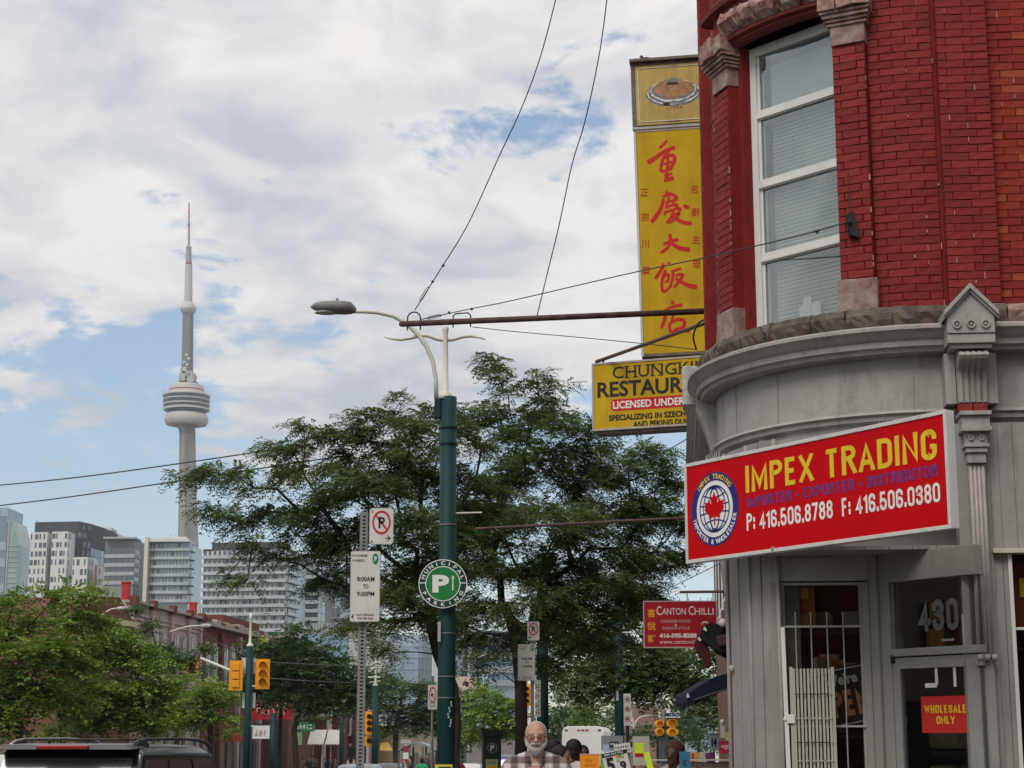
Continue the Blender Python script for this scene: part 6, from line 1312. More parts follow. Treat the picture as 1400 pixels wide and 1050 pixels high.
def facade(parent, face, z0, z1, floors, cols, style, seed=0, zvis=None, mg=g_blue, skip=0.0, margin=0):
    """style: 'balcony' slabs with glass rails and windows; 'punched' dark windows in a wall; 'curtain' glass lines"""
    (ax, ay), (bx, by) = face; L = math.hypot(bx-ax, by-ay); ang = math.atan2(by-ay, bx-ax); fh = (z1-z0)/floors
    rr = random.Random(seed)
    def put(name, me, u, z): c, s = math.cos(ang), math.sin(ang); return link(name, me, parent, (ax+c*u, ay+s*u, z), (0, 0, ang))
    def cached(key, fn):
        if key not in win_cache: win_cache[key] = fn()
        return win_cache[key]
    cw = (L-2*margin)/cols
    lo = zvis if zvis is not None else z0
    for f in range(floors):
        z = z1-(f+1)*fh
        if z < lo: break
        if style == 'balcony':
            put('balcony', cached(('b', round(L, 1), round(fh, 2)), lambda: MB().box(-.3, L+.3, -1.5, -.0, -.14, .16, 0).box(-.25, L+.25, -1.5, -1.42, .16, 1.15, 1).mesh('balcony', [slabc, railg])), 0, z)
        if style == 'band':
            put('floor_band', cached(('d', round(L, 1), round(fh, 2)), lambda: MB().box(-.1, L+.1, -.5, 0, 0, fh*.42, 0).mesh('floor_band', [slabc])), 0, z)
        if style == 'curtain':
            put('spandrel', cached(('c', round(L, 1)), lambda: MB().box(0, L, -.25, 0, -.12, .12, 0).mesh('spandrel', [slabc])), 0, z)
        for c in range(cols):
            if rr.random() < skip: continue
            v = rr.randrange(4); key = (style, round(cw, 1), round(fh, 2), v, mg.name)
            def mk():
                mb = MB()
                if style == 'balcony':
                    mb.box(cw*.04, cw*.62, -.08, .0, .16, fh-.3, 1).box(cw*.62, cw*.96, -.10, .0, .16, fh-.3, [0, 2, 0, 3][v]).box(cw*.60, cw*.64, -.16, 0, .16, fh-.2, 4)
                elif style == 'punched':
                    w0, w1 = ((.12, .88), (.15, .5), (.1, .42), (.3, .85))[v]; mb.box(cw*w0, cw*w1, -.05, .0, fh*.18, fh*.78, 1).box(cw*w0-.1, cw*w0, -.14, 0, fh*.15, fh*.8, 0).box(cw*(w0+w1)/2-.05, cw*(w0+w1)/2+.05, -.10, 0, fh*.18, fh*.78, 2)
                elif style == 'band': mb.box(cw*.03, cw*.97, -.05, 0, fh*.44, fh*.96, 1).box(cw*.97, cw*1.03, -.12, 0, fh*.44, fh*.98, 2)
                else: mb.box(cw*.03, cw*.97, -.06, 0, .14, fh-.14, [1, 1, 3, 1][v]).box(cw*.97, cw*1.03, -.14, 0, .1, fh-.1, 4)
                return mb.mesh('window', [whc, mg, chc, g_pale, slabc])
            put('window', cached(key, mk), margin+c*cw, z)
def bld(name, label, px, d, cat='high-rise'):
    p = at(px, HZ, d); return thing(name, label, cat, (p.x, d, gz(p.x, d)))
# far left glass tower with slanted top
b = bld('glass_tower', 'blue grey glass tower at the left edge with a green wing sloping at its top', 0, 950)
F, z0, z1 = mass(b, [(-70, 960), (11, 950)], 697, g_blue, back=30); facade(b, F[0], z0, z1, 32, 8, 'curtain', 1, zvis=at(0, 830, 950).z-b.location.z, mg=g_blue)
p0, p1 = at(11.5, 712, 948), at(26, 745, 948); ox, oy, oz = b.location
MB().prism([(p0.x-ox, -20), (p1.x-ox, -20), (p1.x-ox, p1.z-oz), (at(18, 712, 948).x-ox, p0.z-oz), (p0.x-ox, p0.z-oz)], -2, 25).obj('wing', g_green, b)
for k in range(16): MB().box(p0.x-ox, p1.x-ox, -2.3, -2, at(18, 746+k*7.2, 948).z-oz-.3, at(18, 746+k*7.2, 948).z-oz+.3).obj('spandrel', slabc, b)
MB().box(p0.x-ox, p0.x-ox+1, -2.5, -2, 0, p0.z-oz).obj('mullion', slabc, b)
# charcoal and white apartment block
b = bld('apartment_tower', 'charcoal apartment tower with stepped white window panels, left part of the skyline', 85, 880); vis = lambda py, d=880: at(60, py, d).z-b.location.z
F, z0, z1 = mass(b, [(48, 884), (108, 880), (126, 892), (144, 910)], 714, chc, back=30)
facade(b, F[1], z0, z1, 30, 3, 'punched', 3, zvis=vis(810), skip=.45, mg=g_dark); facade(b, F[2], z0, z1-12, 30, 4, 'curtain', 4, zvis=vis(810), mg=g_blue)
ox, oy, oz = b.location
F2, z0, z1 = mass(b, [(42, 872), (65, 870)], 728, whc, back=12); facade(b, F2[0], z0, z1, 29, 4, 'punched', 5, zvis=vis(815), skip=.12, mg=g_dark)
F2, z0, z1 = mass(b, [(71.5, 868), (93, 866), (98, 872)], 727, whc, back=12); facade(b, F2[0], z0, z1, 29, 4, 'punched', 6, zvis=vis(815), skip=.1, mg=g_dark); facade(b, F2[1], z0, z1, 29, 1, 'punched', 6, zvis=vis(815), mg=g_dark)
F2, z0, z1 = mass(b, [(99.5, 860), (120, 858), (128.5, 866)], 762, whc, back=10); facade(b, F2[0], z0, z1, 23, 4, 'punched', 7, zvis=vis(815, 860), skip=.15, mg=g_dark); facade(b, F2[1], z0, z1, 23, 2, 'punched', 8, zvis=vis(815), mg=g_dark)
F2, z0, z1 = mass(b, [(131, 858), (138.5, 862)], 773, whc, back=8); facade(b, F2[0], z0, z1, 21, 2, 'punched', 9, zvis=vis(815), mg=g_dark)
MB().box(at(129, 780, 857).x-ox, at(131, 780, 857).x-ox, -22, -16, 0, at(130, 772, 857).z-oz).obj('red_strip', redc, b)
MB().tube([(at(49, 712, 880).x-ox, 2, at(49, 714, 880).z-oz), (at(49, 712, 880).x-ox, 2, at(49, 711, 880).z-oz)], .5, 5).obj('roof_vent', slabc, b)
b = bld('office_tower', 'pale green glass tower behind the charcoal one, its white roof edge stepping down', 150, 1000)
F, z0, z1 = mass(b, [(124, 1004), (142, 1000), (161, 1012)], 727, g_green, back=30); facade(b, F[0], z0, z1, 26, 5, 'curtain', 10, zvis=at(140, 800, 1000).z-b.location.z, mg=g_green); facade(b, F[1], z0, z1, 26, 4, 'curtain', 11, zvis=at(140, 800, 1000).z-b.location.z, mg=g_pale)
MB().box(F[0][0][0], F[1][1][0], -3, 10, z1, z1+1.5).obj('roof_edge', whc, b)
b = bld('apartment_tower', 'grey tower with thick white balcony bands right of the charcoal tower', 165, 780)
F, z0, z1 = mass(b, [(144, 782), (184, 780), (192, 790)], 751, grc, back=25); V0 = at(160, 805, 780).z-b.location.z
facade(b, F[0], z0, z1, 27, 5, 'band', 12, zvis=V0, mg=g_dark); facade(b, F[1], z0, z1, 27, 1, 'band', 13, zvis=V0, mg=g_dark)
F2, a_, c_ = mass(b, [(144.5, 784), (184, 783), (194, 793)], 738, grc, pbot=751, back=20); MB().box(F2[0][0][0], F2[1][1][0], -1, 12, c_, c_+.8).obj('roof_edge', slabc, b)
b = bld('apartment_tower', 'slim blue grey glass slab just left of the tower with a white corner post', 197, 830)
F, z0, z1 = mass(b, [(184, 836), (205, 834)], 743, g_blue, back=20); facade(b, F[0], z0, z1, 30, 4, 'curtain', 14, zvis=at(195, 808, 830).z-b.location.z, mg=g_blue)
b = bld('apartment_tower', 'glass apartment tower with a thin cream corner post in front of the tall concrete tower', 235, 760)
F, z0, z1 = mass(b, [(205, 762), (260, 760), (263, 768)], 742, g_blue, back=25); V0 = at(235, 830, 760).z-b.location.z
facade(b, F[0], z0, z1, 29, 12, 'balcony', 15, zvis=V0, mg=g_blue); facade(b, F[1], z0, z1, 29, 2, 'balcony', 16, zvis=V0, mg=g_pale)
ox, oy, oz = b.location; MB().box(F[0][0][0]-1.2, F[0][0][0]+.4, -3.5, 2, 0, z1+2).obj('corner_post', mat('cream_post', (.62, .58, .48), .6), b)
MB().box(F[0][0][0]-.5, F[1][1][0]+.3, -2.5, 15, z1, z1+1.2).box(F[0][0][0]+3, F[0][1][0]-2, 2, 12, z1+1.2, z1+2.6).tube([(F[0][0][0]+8, 5, z1), (F[0][0][0]+8, 5, z1+4)], .5, 5).obj('roof_edge', whc, b)
b = bld('apartment_tower', 'wide pale tower wrapped in glass balconies with a dark roof box', 340, 700)
F, z0, z1 = mass(b, [(279, 706), (392, 700), (407, 716)], 753, g_blue, back=30); V0 = at(340, 880, 700).z-b.location.z
facade(b, F[0], z0, z1, 30, 17, 'balcony', 17, zvis=V0, mg=g_dark); facade(b, F[1], z0, z1, 30, 4, 'balcony', 18, zvis=V0, mg=g_pale)
mass(b, [(278, 706), (393, 700.5), (407, 716)], 751, chc, pbot=757, back=28, name='roof_band'); mass(b, [(290, 712), (392, 708)], 742, chc, pbot=753, back=15, name='roof_box')
b = bld('apartment_tower', 'grey tower with broad white floor bands right behind the wide balcony tower', 425, 780)
F, z0, z1 = mass(b, [(406, 782), (436, 780), (446, 792)], 757, grc, back=25); V0 = at(425, 865, 780).z-b.location.z
facade(b, F[0], z0, z1, 28, 4, 'band', 19, zvis=V0, mg=g_dark); facade(b, F[1], z0, z1, 28, 2, 'curtain', 20, zvis=V0, mg=g_pale)
b = bld('office_tower', 'dark tower with a light lattice of frames, mostly behind the parking signs', 465, 860)
F, z0, z1 = mass(b, [(446, 862), (500, 860)], 777, g_dark, back=25); facade(b, F[0], z0, z1, 22, 8, 'curtain', 21, zvis=at(460, 860, 860).z-b.location.z, mg=g_dark)
b = bld('office_block', 'low grey block with a ribbed plant screen under the dark lattice tower', 450, 520); F, z0, z1 = mass(b, [(424, 522), (470, 520)], 852, grc, back=20)
for k in range(12): MB().box(F[0][0][0]+k*.85+.2, F[0][0][0]+k*.85+.5, -.3, 0, z1-3.4, z1-.2).obj('screen_rib', slabc, b)
b = bld('office_block', 'pale blue panelled block above the dark green trees, left of the white wall', 450, 480); F, z0, z1 = mass(b, [(395, 486), (432, 482), (477, 480)], 868, bluec, back=20)
for k in range(5): MB().box(F[0][0][0], F[1][1][0], -.15, .1, z1-k*3.1-.12, z1-k*3.1).obj('panel_joint', slabc, b)
b = bld('office_block', 'plain pale concrete block directly behind the perforated sign post', 500, 440); F, z0, z1 = mass(b, [(477, 442), (521, 440)], 853, beigec, back=18)
for k in range(4): MB().box(F[0][0][0], F[0][1][0], -.1, .1, z1-k*4-.1, z1-k*4).obj('panel_joint', slabc, b)
b = bld('office_tower', 'pale blue glass block between the perforated post and the big teal pole', 555, 520); F, z0, z1 = mass(b, [(519, 522), (572, 520), (590, 528)], 868, g_pale, back=20)
facade(b, F[0], z0, z1, 16, 8, 'curtain', 22, zvis=at(550, 960, 520).z-b.location.z, mg=g_pale); facade(b, F[1], z0, z1, 16, 3, 'curtain', 23, zvis=at(550, 960, 520).z-b.location.z, mg=g_blue)
b = bld('office_tower', 'white edged slab beside the curved dark tree limb', 590, 560); F, z0, z1 = mass(b, [(584, 562), (600, 560)], 850, whc, back=20)
b = bld('office_tower', 'dark blue glass tower just right of the big teal pole', 630, 540); F, z0, z1 = mass(b, [(612, 542), (640, 540)], 860, g_blue, back=20); facade(b, F[0], z0, z1, 18, 6, 'curtain', 24, zvis=at(630, 940, 540).z-b.location.z, mg=g_dark)
b = bld('office_tower', 'building with blue and white horizontal stripes right of the big teal pole', 672, 500); F, z0, z1 = mass(b, [(641, 500), (668, 502), (720, 510)], 862, g_pale, back=20); V0 = at(670, 955, 500).z-b.location.z
facade(b, F[0], z0, z1, 14, 5, 'band', 25, zvis=V0, mg=bluec); facade(b, F[1], z0, z1, 14, 8, 'band', 26, zvis=V0, mg=bluec)
b = bld('office_tower', 'distant grey glass tower low on the skyline beyond the white bus', 800, 900); F, z0, z1 = mass(b, [(778, 902), (812, 900)], 950, g_blue, back=20); facade(b, F[0], z0, z1, 14, 6, 'band', 31, zvis=at(795, 1000, 900).z-b.location.z, mg=g_dark)
b = bld('office_tower', 'distant pale tower low on the skyline behind the two round traffic lights', 930, 850); F, z0, z1 = mass(b, [(915, 852), (975, 850)], 968, g_pale, back=20); facade(b, F[0], z0, z1, 10, 8, 'band', 32, zvis=at(930, 1000, 850).z-b.location.z, mg=g_blue)
# ------------------------------------------------------------------ beige billboard block, far brick flats
b = bld('billboard', 'tan billboard with a small dark figure right of the big teal pole', 640, 260, 'billboard'); ox, oy, oz = b.location
bz0, bz1 = at(640, 953, 260).z-oz, at(640, 925, 260).z-oz; x0_, x1_ = at(614, 940, 260).x-ox, at(652, 940, 260).x-ox; tealb = mat('teal_glass', (.10, .2, .19), .4); tan = mat('billboard_tan', (.50, .40, .32), .7)
MB().box(x0_, x1_, 0, .4, bz0, bz1).obj('board', tan, b); MB().box(x1_-1, x1_+1.8, .5, 6, bz0, bz1-.2).obj('teal_box', tealb, b)
rr = random.Random(6); mb = MB()
for k in range(7): cx_, cz_ = at(634+rr.uniform(-3, 5), 938+rr.uniform(-5, 4), 260).x-ox, at(634, 936+rr.uniform(-5, 5), 260).z-oz; mb.prism([(cx_, cz_), (cx_+.35, cz_+.1), (cx_+.2, cz_+.5), (cx_-.1, cz_+.3)], -.03, -.01)
mb.obj('figure_print', mat('print_brown', (.09, .06, .05), .7), b)
for x_ in (x0_+.5, (x0_+x1_)/2, x1_-.5): MB().box(x_-.12, x_+.12, .1, .35, 0, bz0).obj('leg', mat('steel_frame_dark', (.07, .06, .06), .7), b)
for z_ in (bz0*.25, bz0*.5, bz0*.75, bz0-.6): MB().box(x0_, x1_, .1, .3, z_-.1, z_+.1).obj('cross_beam', MATS['steel_frame_dark'], b)
b = bld('apartment_block', 'low pink brick flats with white framed windows seen under the dark tree at the right', 885, 230, 'building'); pinkb = mat('far_pink_brick', (.23, .13, .11), .85, var=.1, scale=.3)
F, z0, z1 = mass(b, [(862, 232), (906, 230)], 962, pinkb, back=14)
wmesh = MB().box(-.8, .8, -.10, .0, 0, 1.6, 0).box(-.7, -.05, -.14, -.1, .75, 1.5, 1).box(.05, .7, -.14, -.1, .1, 1.5, 1).mesh('window', [wht, g_dark])
for k in range(5):
    for j in range(3): link('window', wmesh, b, (F[0][0][0]+.9+k*.85*1.0, -.0+F[0][0][1], z1-2.3-j*1.9), None) if k % 2 == 0 else None
# ------------------------------------------------------------------ the brick row across the street (a = -32)
rowrot = -PHI-math.pi/2
def row_building(label, a, b0, b1, ztop, wall, name='row_house', depth=14, cat='building'):
    """root at the near corner on the street line, local x runs down the street, local y into the building (away from the street)"""
    x, y = street(a, b0); g = gz(x, y); t = thing(name, label, cat, (x, y, g), math.atan2(S[1], S[0])); L = b1-b0
    MB().box(0, L, 0, depth, -3, ztop-g).obj('wall', wall, t); return t, L, ztop-g
pinkpaint = mat('pink_painted_brick', (.45, .33, .31), .8, var=.08, scale=.8, dirt=.3); dkbr = mat('dark_red_row_brick', (.16, .045, .035), .85, var=.15, scale=2, dirt=.3); brn = mat('brown_row_brick', (.17, .075, .055), .85, var=.15, scale=1.5, dirt=.2)
stonetrim = mat('stone_trim', (.36, .31, .27), .8, var=.1, dirt=.3); g_row = glazing('row_window_glass', (.02, .022, .025), (.08, .09, .1))
def arch_win(w, h, frame):
    n = 8; P = [(-w/2, 0), (w/2, 0)]+[(w/2*math.cos(math.pi*k/n), h-w/2+w/2*math.sin(math.pi*k/n)) for k in range(n+1)]
    Q = [(x*1.28, (z-h/2)*1.12+h/2+.02) for x, z in P]
    mb = MB(); mb.prism(Q, .12, .0, 0); mb.prism(P, .17, .12, 1); mb.box(-.04, .04, .17, .2, 0, h, 2); mb.box(-w/2, w/2, .17, .2, h*.5-.03, h*.5+.03, 2); mb.box(-w*.7, w*.7, .0, .24, -.14, 0, 0); return mb.mesh('window', [frame, g_row, wht])
# row buildings stand left of the street; the street front faces -x side => local -y is toward the far side, so the front is y = 0 facing +N. flip with negative depth
def row_front(label, a, b0, b1, ztop, wall, name='row_house', depth=14):
    x, y = street(a, b0); g = gz(x, y); t = thing(name, label, 'building', (x, y, g), math.atan2(S[1], S[0])); L = b1-b0
    MB().box(0, L, 0.0, depth, -3, ztop-g).obj('wall', wall, t); return t, L, ztop-g
# local frame: x down the street, y to the left of that direction = away from the street. the street front is at y=0 facing -y
t, L, H_ = row_front('pink painted brick row house with arched upper windows across the street', -32, 101, 116.3, 9.7, pinkpaint)
aw = arch_win(1.0, 2.2, pinkpaint); Mflip = Matrix.Diagonal((1, -1, 1, 1)); aw.transform(Mflip); aw.flip_normals()
for k, u in enumerate((2.2, 5.0, 6.6, 9.4, 11.4, 13.0)): link('window', aw, t, (u, 0, H_-3.7))
for u in (0.2, 4.0, 8.2, 12.2, 15.1): MB().box(u-.22, u+.22, -.25, 0, 0, H_-.2).obj('pilaster', pinkpaint, t); MB().box(u-.3, u+.3, -.4, 0, H_-.3, H_+.25).obj('pilaster_cap', dkbr, t)
for z_ in (H_-1.1, H_-.85): MB().box(0, L, -.1, 0, z_, z_+.12).obj('string_course', pinkpaint, t)
MB().box(-.1, L+.05, -.35, .3, H_-.15, H_).obj('cornice', stonetrim, t)
for (u, h, tx) in ((.4, 1.25, 0), (15.0, 1.1, 0)): MB().box(u-.22, u+.22, .2, .62, H_, H_+h*.8).box(u-.27, u+.27, .15, .67, H_+h*.8, H_+h*.8+.1).obj('red_chimney', mat('bright_red_paint', (.42, .03, .02), .6), t)
for k, (u, w) in enumerate(((1.5, 3), (5.5, 3.4), (9.6, 3.4), (13.4, 3))): MB().box(u-w/2, u+w/2, -.1, 0, .4, 2.6).obj('shop_window', g_row, t)
t, L, H_ = row_front('dark red brick row house with pale arched windows and a broken cornice across the street', -32, 116.4, 136, 9.55, dkbr)
aw2 = arch_win(1.1, 2.5, stonetrim); aw2.transform(Mflip); aw2.flip_normals()
for u in (1.8, 3.8, 6.6, 8.6, 12.4, 15.2): link('window', aw2, t, (u, 0, H_-4.0))
for u in (.3, 5.2, 10.3, 13.8, 17.0): MB().box(u-.3, u+.3, -.3, 0, 0, H_-.6).obj('pilaster', stonetrim if u > 10 else dkbr, t)
MB().box(0, L, -.55, .2, H_-.35, H_-.15).obj('cornice', stonetrim, t); rr = random.Random(2)
for k in range(15): MB().box(k*1.3, k*1.3+1.2, -.35-rr.uniform(0, .15), .4, H_-.15, H_+rr.uniform(0, .25)).obj('parapet_stone', [stonetrim, dkbr][k % 3 == 0], t, bevel=.03)
MB().box(8, 19, .5, 6, H_, H_+.9).obj('roof_structure', dkbr, t)
for k in range(5): MB().box(k*3.8+.3, k*3.8+3.2, -.1, 0, .4, 2.6).obj('shop_window', g_row, t)
t, L, H_ = row_front('brown brick house standing forward with a blank wall and a yellow wall sign', -30.2, 136.2, 146, 9.4, brn, depth=10)
MB().box(-.15, L, -.15, 6, H_, H_+.2).obj('coping', stonetrim, t)
p_ = at(343, 889, 133.5); ys = thing('wall_sign', 'faded yellow sign with worn characters on the brown brick house', 'sign', p_, 0); m_ = m_per_px(880, 133.5)
MB().box(0, 23*m_, 0, .3, 0, 20*m_).obj('sign_panel', mat('faded_sign_yellow', (.42, .38, .06), .6, col2=(.6, .55, .12), scale=2, dirt=.4), ys)
marks(ys, 2*m_, 12*m_, 8*m_, 9*m_, signwhite, -.02, 2, 5); marks(ys, 3*m_, 14*m_, 9*m_, 5*m_, MATS['dark_brown'], -.03, 3, 6); marks(ys, 6*m_, 21*m_, 4*m_, 3*m_, MATS['dark_brown'], -.03, 6, 7); MB().box(0, 23*m_, -.1, .0, -.1, 0).obj('lower_edge', dark, ys)
p_ = at(366, 886, 139); ys = thing('wall_sign', 'dark green square sign with pale characters right of the yellow one', 'sign', p_, 0); m_ = m_per_px(880, 139)
MB().box(0, 13*m_, 0, .3, 0, 22*m_).obj('sign_panel', mat('sign_dark_green', (.01, .09, .05), .5), ys); marks(ys, 1.5*m_, 11.5*m_, 5*m_, 10*m_, mat('pale_green_print', (.4, .5, .42), .6), -.02, 3, 8); marks(ys, 4*m_, 10*m_, 1*m_, 2*m_, MATS['pale_green_print'], -.02, 2, 9)
# low gabled brick house partly hidden, left of the pink one
t, L, H_ = row_front('low brown brick building with a shallow gable left of the pink row house', -31.5, 91, 100.5, 8.5, brn, depth=12)
MB().prism([(0, H_), (L, H_), (L*.75, H_+1.1), (L*.55, H_+1.0), (L*.2, H_+.2)], .2, 11).obj('gable_roof', dkbr, t); MB().box(0, L, -.3, 0, H_-.5, H_-.2).box(4, 8, -.9, 0, H_-2.2, H_-1.0).obj('cornice', mat('cream_awning', (.5, .45, .25), .7), t)
# shops beyond, with awnings and signs facing the street
def shop(label, a, b0, b1, ztop, wall, items):
    t, L, H_ = row_front(label, a, b0, b1, ztop, wall)
    for (u0, u1, z0, z1, dy, m, nm) in items: MB().box(u0, u1, -dy, 0 if dy < .9 else -dy+.35, z0, z1).obj(nm, m, t)
    return t, L, H_
redsign = mat('shop_red', (.33, .015, .02), .5, var=.1); greensign = mat('shop_green', (.03, .22, .08), .5); cgl = g_row; cold = mat('column_cream', (.5, .47, .42), .7)
def street_item(px0, px1, py0, py1, d, m, nm, label, cat, text=None, tm=None, th=.3, deep=.3):
    p = at(px0, py1, d); w = at(px1, py1, d).x-p.x; h = at(px0, py0, d).z-p.z; t = thing(nm, label, cat, p, 0)
    MB().box(0, w, 0, deep, 0, h).obj('sign_panel', m, t); MB().box(-.03, w+.03, -.04, deep+.02, h, h+.06).obj('sign_top', dark, t)
    if text: marks(t, w*.12, w*.88, h*.2, h*.5, tm, -.03, text, int(px0))
    return t
t, L, H_ = shop('brick shop building behind the dark green tree, with dark glazing below', -29.5, 146.2, 172, 7.0, dkbr, [(k*4+.3, k*4+3.6, -.2, 2.4, .08, cgl, 'shop_window') for k in range(6)]+[(k*4-.1, k*4+.25, -.4, 2.8, .25, cold, 'column') for k in range(7)])
for u in (12, 14.5, 17, 19.5): link('window', arch_win(.7, 2.0, wht), t, (u, -.2, 3.6))
street_item(343, 398, 952, 984, 119, redsign, 'shop_sign', 'long red shop sign across the street under the dark green tree', 'sign', 6, mat('faded_pink_print', (.55, .3, .28), .6), deep=.4)
street_item(345, 368, 991, 1010, 117, signwhite, 'shop_sign', 'white shop sign under the long red one across the street', 'sign', 3, MATS['old_label'])
street_item(318, 328, 1000, 1014, 112, redsign, 'shop_sign', 'small dull red sign left of the signal pole across the street', 'sign')
street_item(402, 430, 986, 1000, 135, greensign, 'shop_sign', 'green shop sign with white lettering behind the tree stems', 'sign', 5, signwhite)
street_item(400, 412, 1000, 1018, 134, mat('pale_green', (.25, .42, .22), .6), 'shop_sign', 'pale green banner hanging below the green shop sign', 'banner')
for k, (px0, px1, lab) in enumerate(((372, 398, 'plain grey shopfront column pair left of the tree stems'),)): pass
aw_ = thing('awning', 'white slanting shop awning with a scalloped front across the street', 'awning', at(420, 1017, 138)); m_ = m_per_px(1000, 138); awm = mat('awning_white', (.50, .48, .45), .8, var=.08, dirt=.3)
for k in range(2):
    x_ = k*24*m_; MB().hexa([(x_, 0, 0), (x_+22*m_, 0, 0), (x_+22*m_, 1.6, 0), (x_, 1.6, 0), (x_+2*m_, 1.5, 19*m_), (x_+24*m_, 1.5, 19*m_), (x_+24*m_, 1.6, 19*m_), (x_+2*m_, 1.6, 19*m_)]).obj('canopy', awm, aw_)
    for j in range(6): MB().prism([(x_+j*3.6*m_, 0), (x_+(j+1)*3.6*m_, 0), (x_+(j+.5)*3.6*m_, -2*m_)], -.02, 0).obj('valance', awm, aw_)
for k in range(4): MB().box(6*m_+k*12*m_, 7.3*m_+k*12*m_, .8, 1.0, -4, 0).obj('post', cold, aw_)
b = bld('brick_shop', 'red brick shop with three tall white framed windows above the white awning', 440, 150, 'building'); F, z0, z1 = mass(b, [(425, 151), (462, 150)], 962, dkbr, back=10)
for k in range(3): x_ = F[0][0][0]+(13+k*7)*m_per_px(980, 150); MB().box(x_, x_+.28, -.15, 0, z1-2.6, z1-.3).box(x_-.12, x_+.0, -.2, 0, z1-2.7, z1-.2).obj('window', wht, b)
b = bld('shop_house', 'pink painted shop front with white trim just left of the perforated post', 480, 160, 'building'); F, z0, z1 = mass(b, [(463, 162), (505, 160)], 968, mat('pink_shop', (.45, .2, .2), .8), back=10)
MB().box(F[0][0][0], F[0][0][0]+.5, -.2, 0, -2, z1).box(F[0][1][0]-.9, F[0][1][0], -.2, 0, -2, z1).obj('white_trim', wht, b); MB().box(F[0][0][0]+.5, F[0][1][0]-.9, -.1, 0, -1, z1-3.4).obj('shop_window', cgl, b)
rgc = random.Random(77)
for k, (px0, px1, pt, d, lab, m) in enumerate(((505, 540, 990, 165, 'ochre awning shop beyond the signal with a dark open front', mat('ochre_wall', (.32, .25, .15), .8)), (540, 600, 985, 180, 'low tan shop row behind the bus shelter', mat('tan_wall', (.30, .26, .21), .8)), (640, 715, 995, 190, 'low grey shop row behind the pay machine and parked cars', mat('grey_wall', (.24, .22, .21), .8)), (740, 800, 1003, 200, 'distant grey brown row behind the people near the white bus', mat('umber_wall', (.20, .15, .13), .8)))):
    b = bld('shop_row', lab, (px0+px1)/2, d, 'building'); F, z0, z1 = mass(b, [(px0, d+1), (px1, d)], pt, m, back=8); Lw = F[0][1][0]-F[0][0][0]; n = max(3, int(Lw/1.1))
    wm_ = MB().box(0, .7, -.08, 0, 0, 1.6, 1).box(-.08, 0, -.14, 0, -.1, 1.7, 0).box(.7, .78, -.14, 0, -.1, 1.7, 0).mesh('window', [cold, g_row])
    for j in range(n): link('window', wm_, b, (F[0][0][0]+.15+j*Lw/n, F[0][0][1], z1-2.6))
    MB().box(F[0][0][0], F[0][1][0], -.5, 0, z1-.35, z1).obj('cornice', cold, b)
aw_ = thing('awning', 'small ochre yellow awning behind the orange pedestrian signal', 'awning', at(519, 1026, 150)); m_ = m_per_px(1000, 150); MB().hexa([(0, 0, 0), (17*m_, 0, 0), (17*m_, 1.2, 0), (0, 1.2, 0), (0, 1.1, 10*m_), (10*m_, 1.1, 11*m_), (10*m_, 1.2, 11*m_), (0, 1.2, 10*m_)]).obj('canopy', mat('ochre_cloth', (.5, .33, .08), .8), aw_)
for z_ in (): pass
# ------------------------------------------------------------------ traffic signals and far lamps
tyel = mat('signal_yellow', (.72, .30, .01), .5, var=.08, scale=4); lensk = mat('signal_lens', (.05, .02, .02), .3); grnl = mat('signal_green_lit', (.02, .5, .25), .4, emit=(.1, 1, .55, 1.6)); redl = mat('signal_red_lit', (.6, .05, .04), .4, emit=(1, .1, .05, 1.5))
def signal(px, py0, py1, d, w, label, back=False, round_=False, lit=None, yaw=0, lights=3, cat='traffic light', humps=False):
    p = at(px, py1, d); h = at(px, py0, d).z-p.z; t = thing('traffic_signal', label, cat, p, yaw)
    if round_:
        for k in range(2): MB().prism([(w*.5*math.cos(R(22.5+45*j)), h*(.27+.46*k)+h*.25*math.sin(R(22.5+45*j))) for j in range(8)], 0, .18).obj('housing', tyel, t, bevel=.02)
    else:
        MB().box(-w/2, w/2, -.01, .0, 0, h).obj('backboard', tyel, t); MB().box(-w*.32, w*.32, 0, .22, h*.04, h*.96).obj('housing', tyel, t, bevel=.02)
    n = lights if not round_ else 2
    for k in range(n):
        z = h*(.5+(k-(n-1)/2)*(.28 if not round_ else .46)); rr_ = w*.27
        if back:
            MB().box(-w*.27, w*.27, -.06, -.01, z-h*.12, z+h*.12).obj('door_panel', tyel, t, bevel=.015)
        else:
            MB().disc((0, z), rr_*.9, -.03, 20, t=.03).obj('lens', tyel if humps else (lit if (lit and k == (0 if lit is grnl else 2)) else lensk), t)
            mb = MB(); m_ = 10; vs = []
            for yy in (-.22, -.01):
                for q_ in range(m_+1): a = math.pi*q_/m_*1.3-.47; vs.append((rr_*math.cos(a), yy if yy > -.1 else yy+.08*(1-math.sin(max(0, a))), z+rr_*math.sin(a)))
            mb.add(vs, [(q_, q_+1, m_+2+q_, m_+1+q_) for q_ in range(m_)]); mb.obj('visor', tyel, t)
    return t
dS = 58; y4 = P4.location
signal(322, 903, 944, dS-.2, .44, 'yellow traffic light seen from the back, left of the teal signal pole', back=True)
signal(358.5, 901, 942, dS-.1, .46, 'yellow traffic light with three visors, right of the teal signal pole', yaw=R(8), humps=True)
for (a, b_, nm) in (((275, 900), (333, 924), 'signal_arm'),):
    o = MB().tube([at(*a, dS+6), at(*b_, dS)], .05, 8).obj(nm, cream); o.parent = P4; o.location = -P4.location
o = MB().tube([at(348, 904, dS), at(360, 904, dS)], .03, 6).tube([at(341, 938, dS), at(359, 938, dS)], .03, 6).tube([at(341, 993, dS), at(347, 993, dS)], .03, 6).obj('signal_bracket', cream); o.parent = P4; o.location = -P4.location
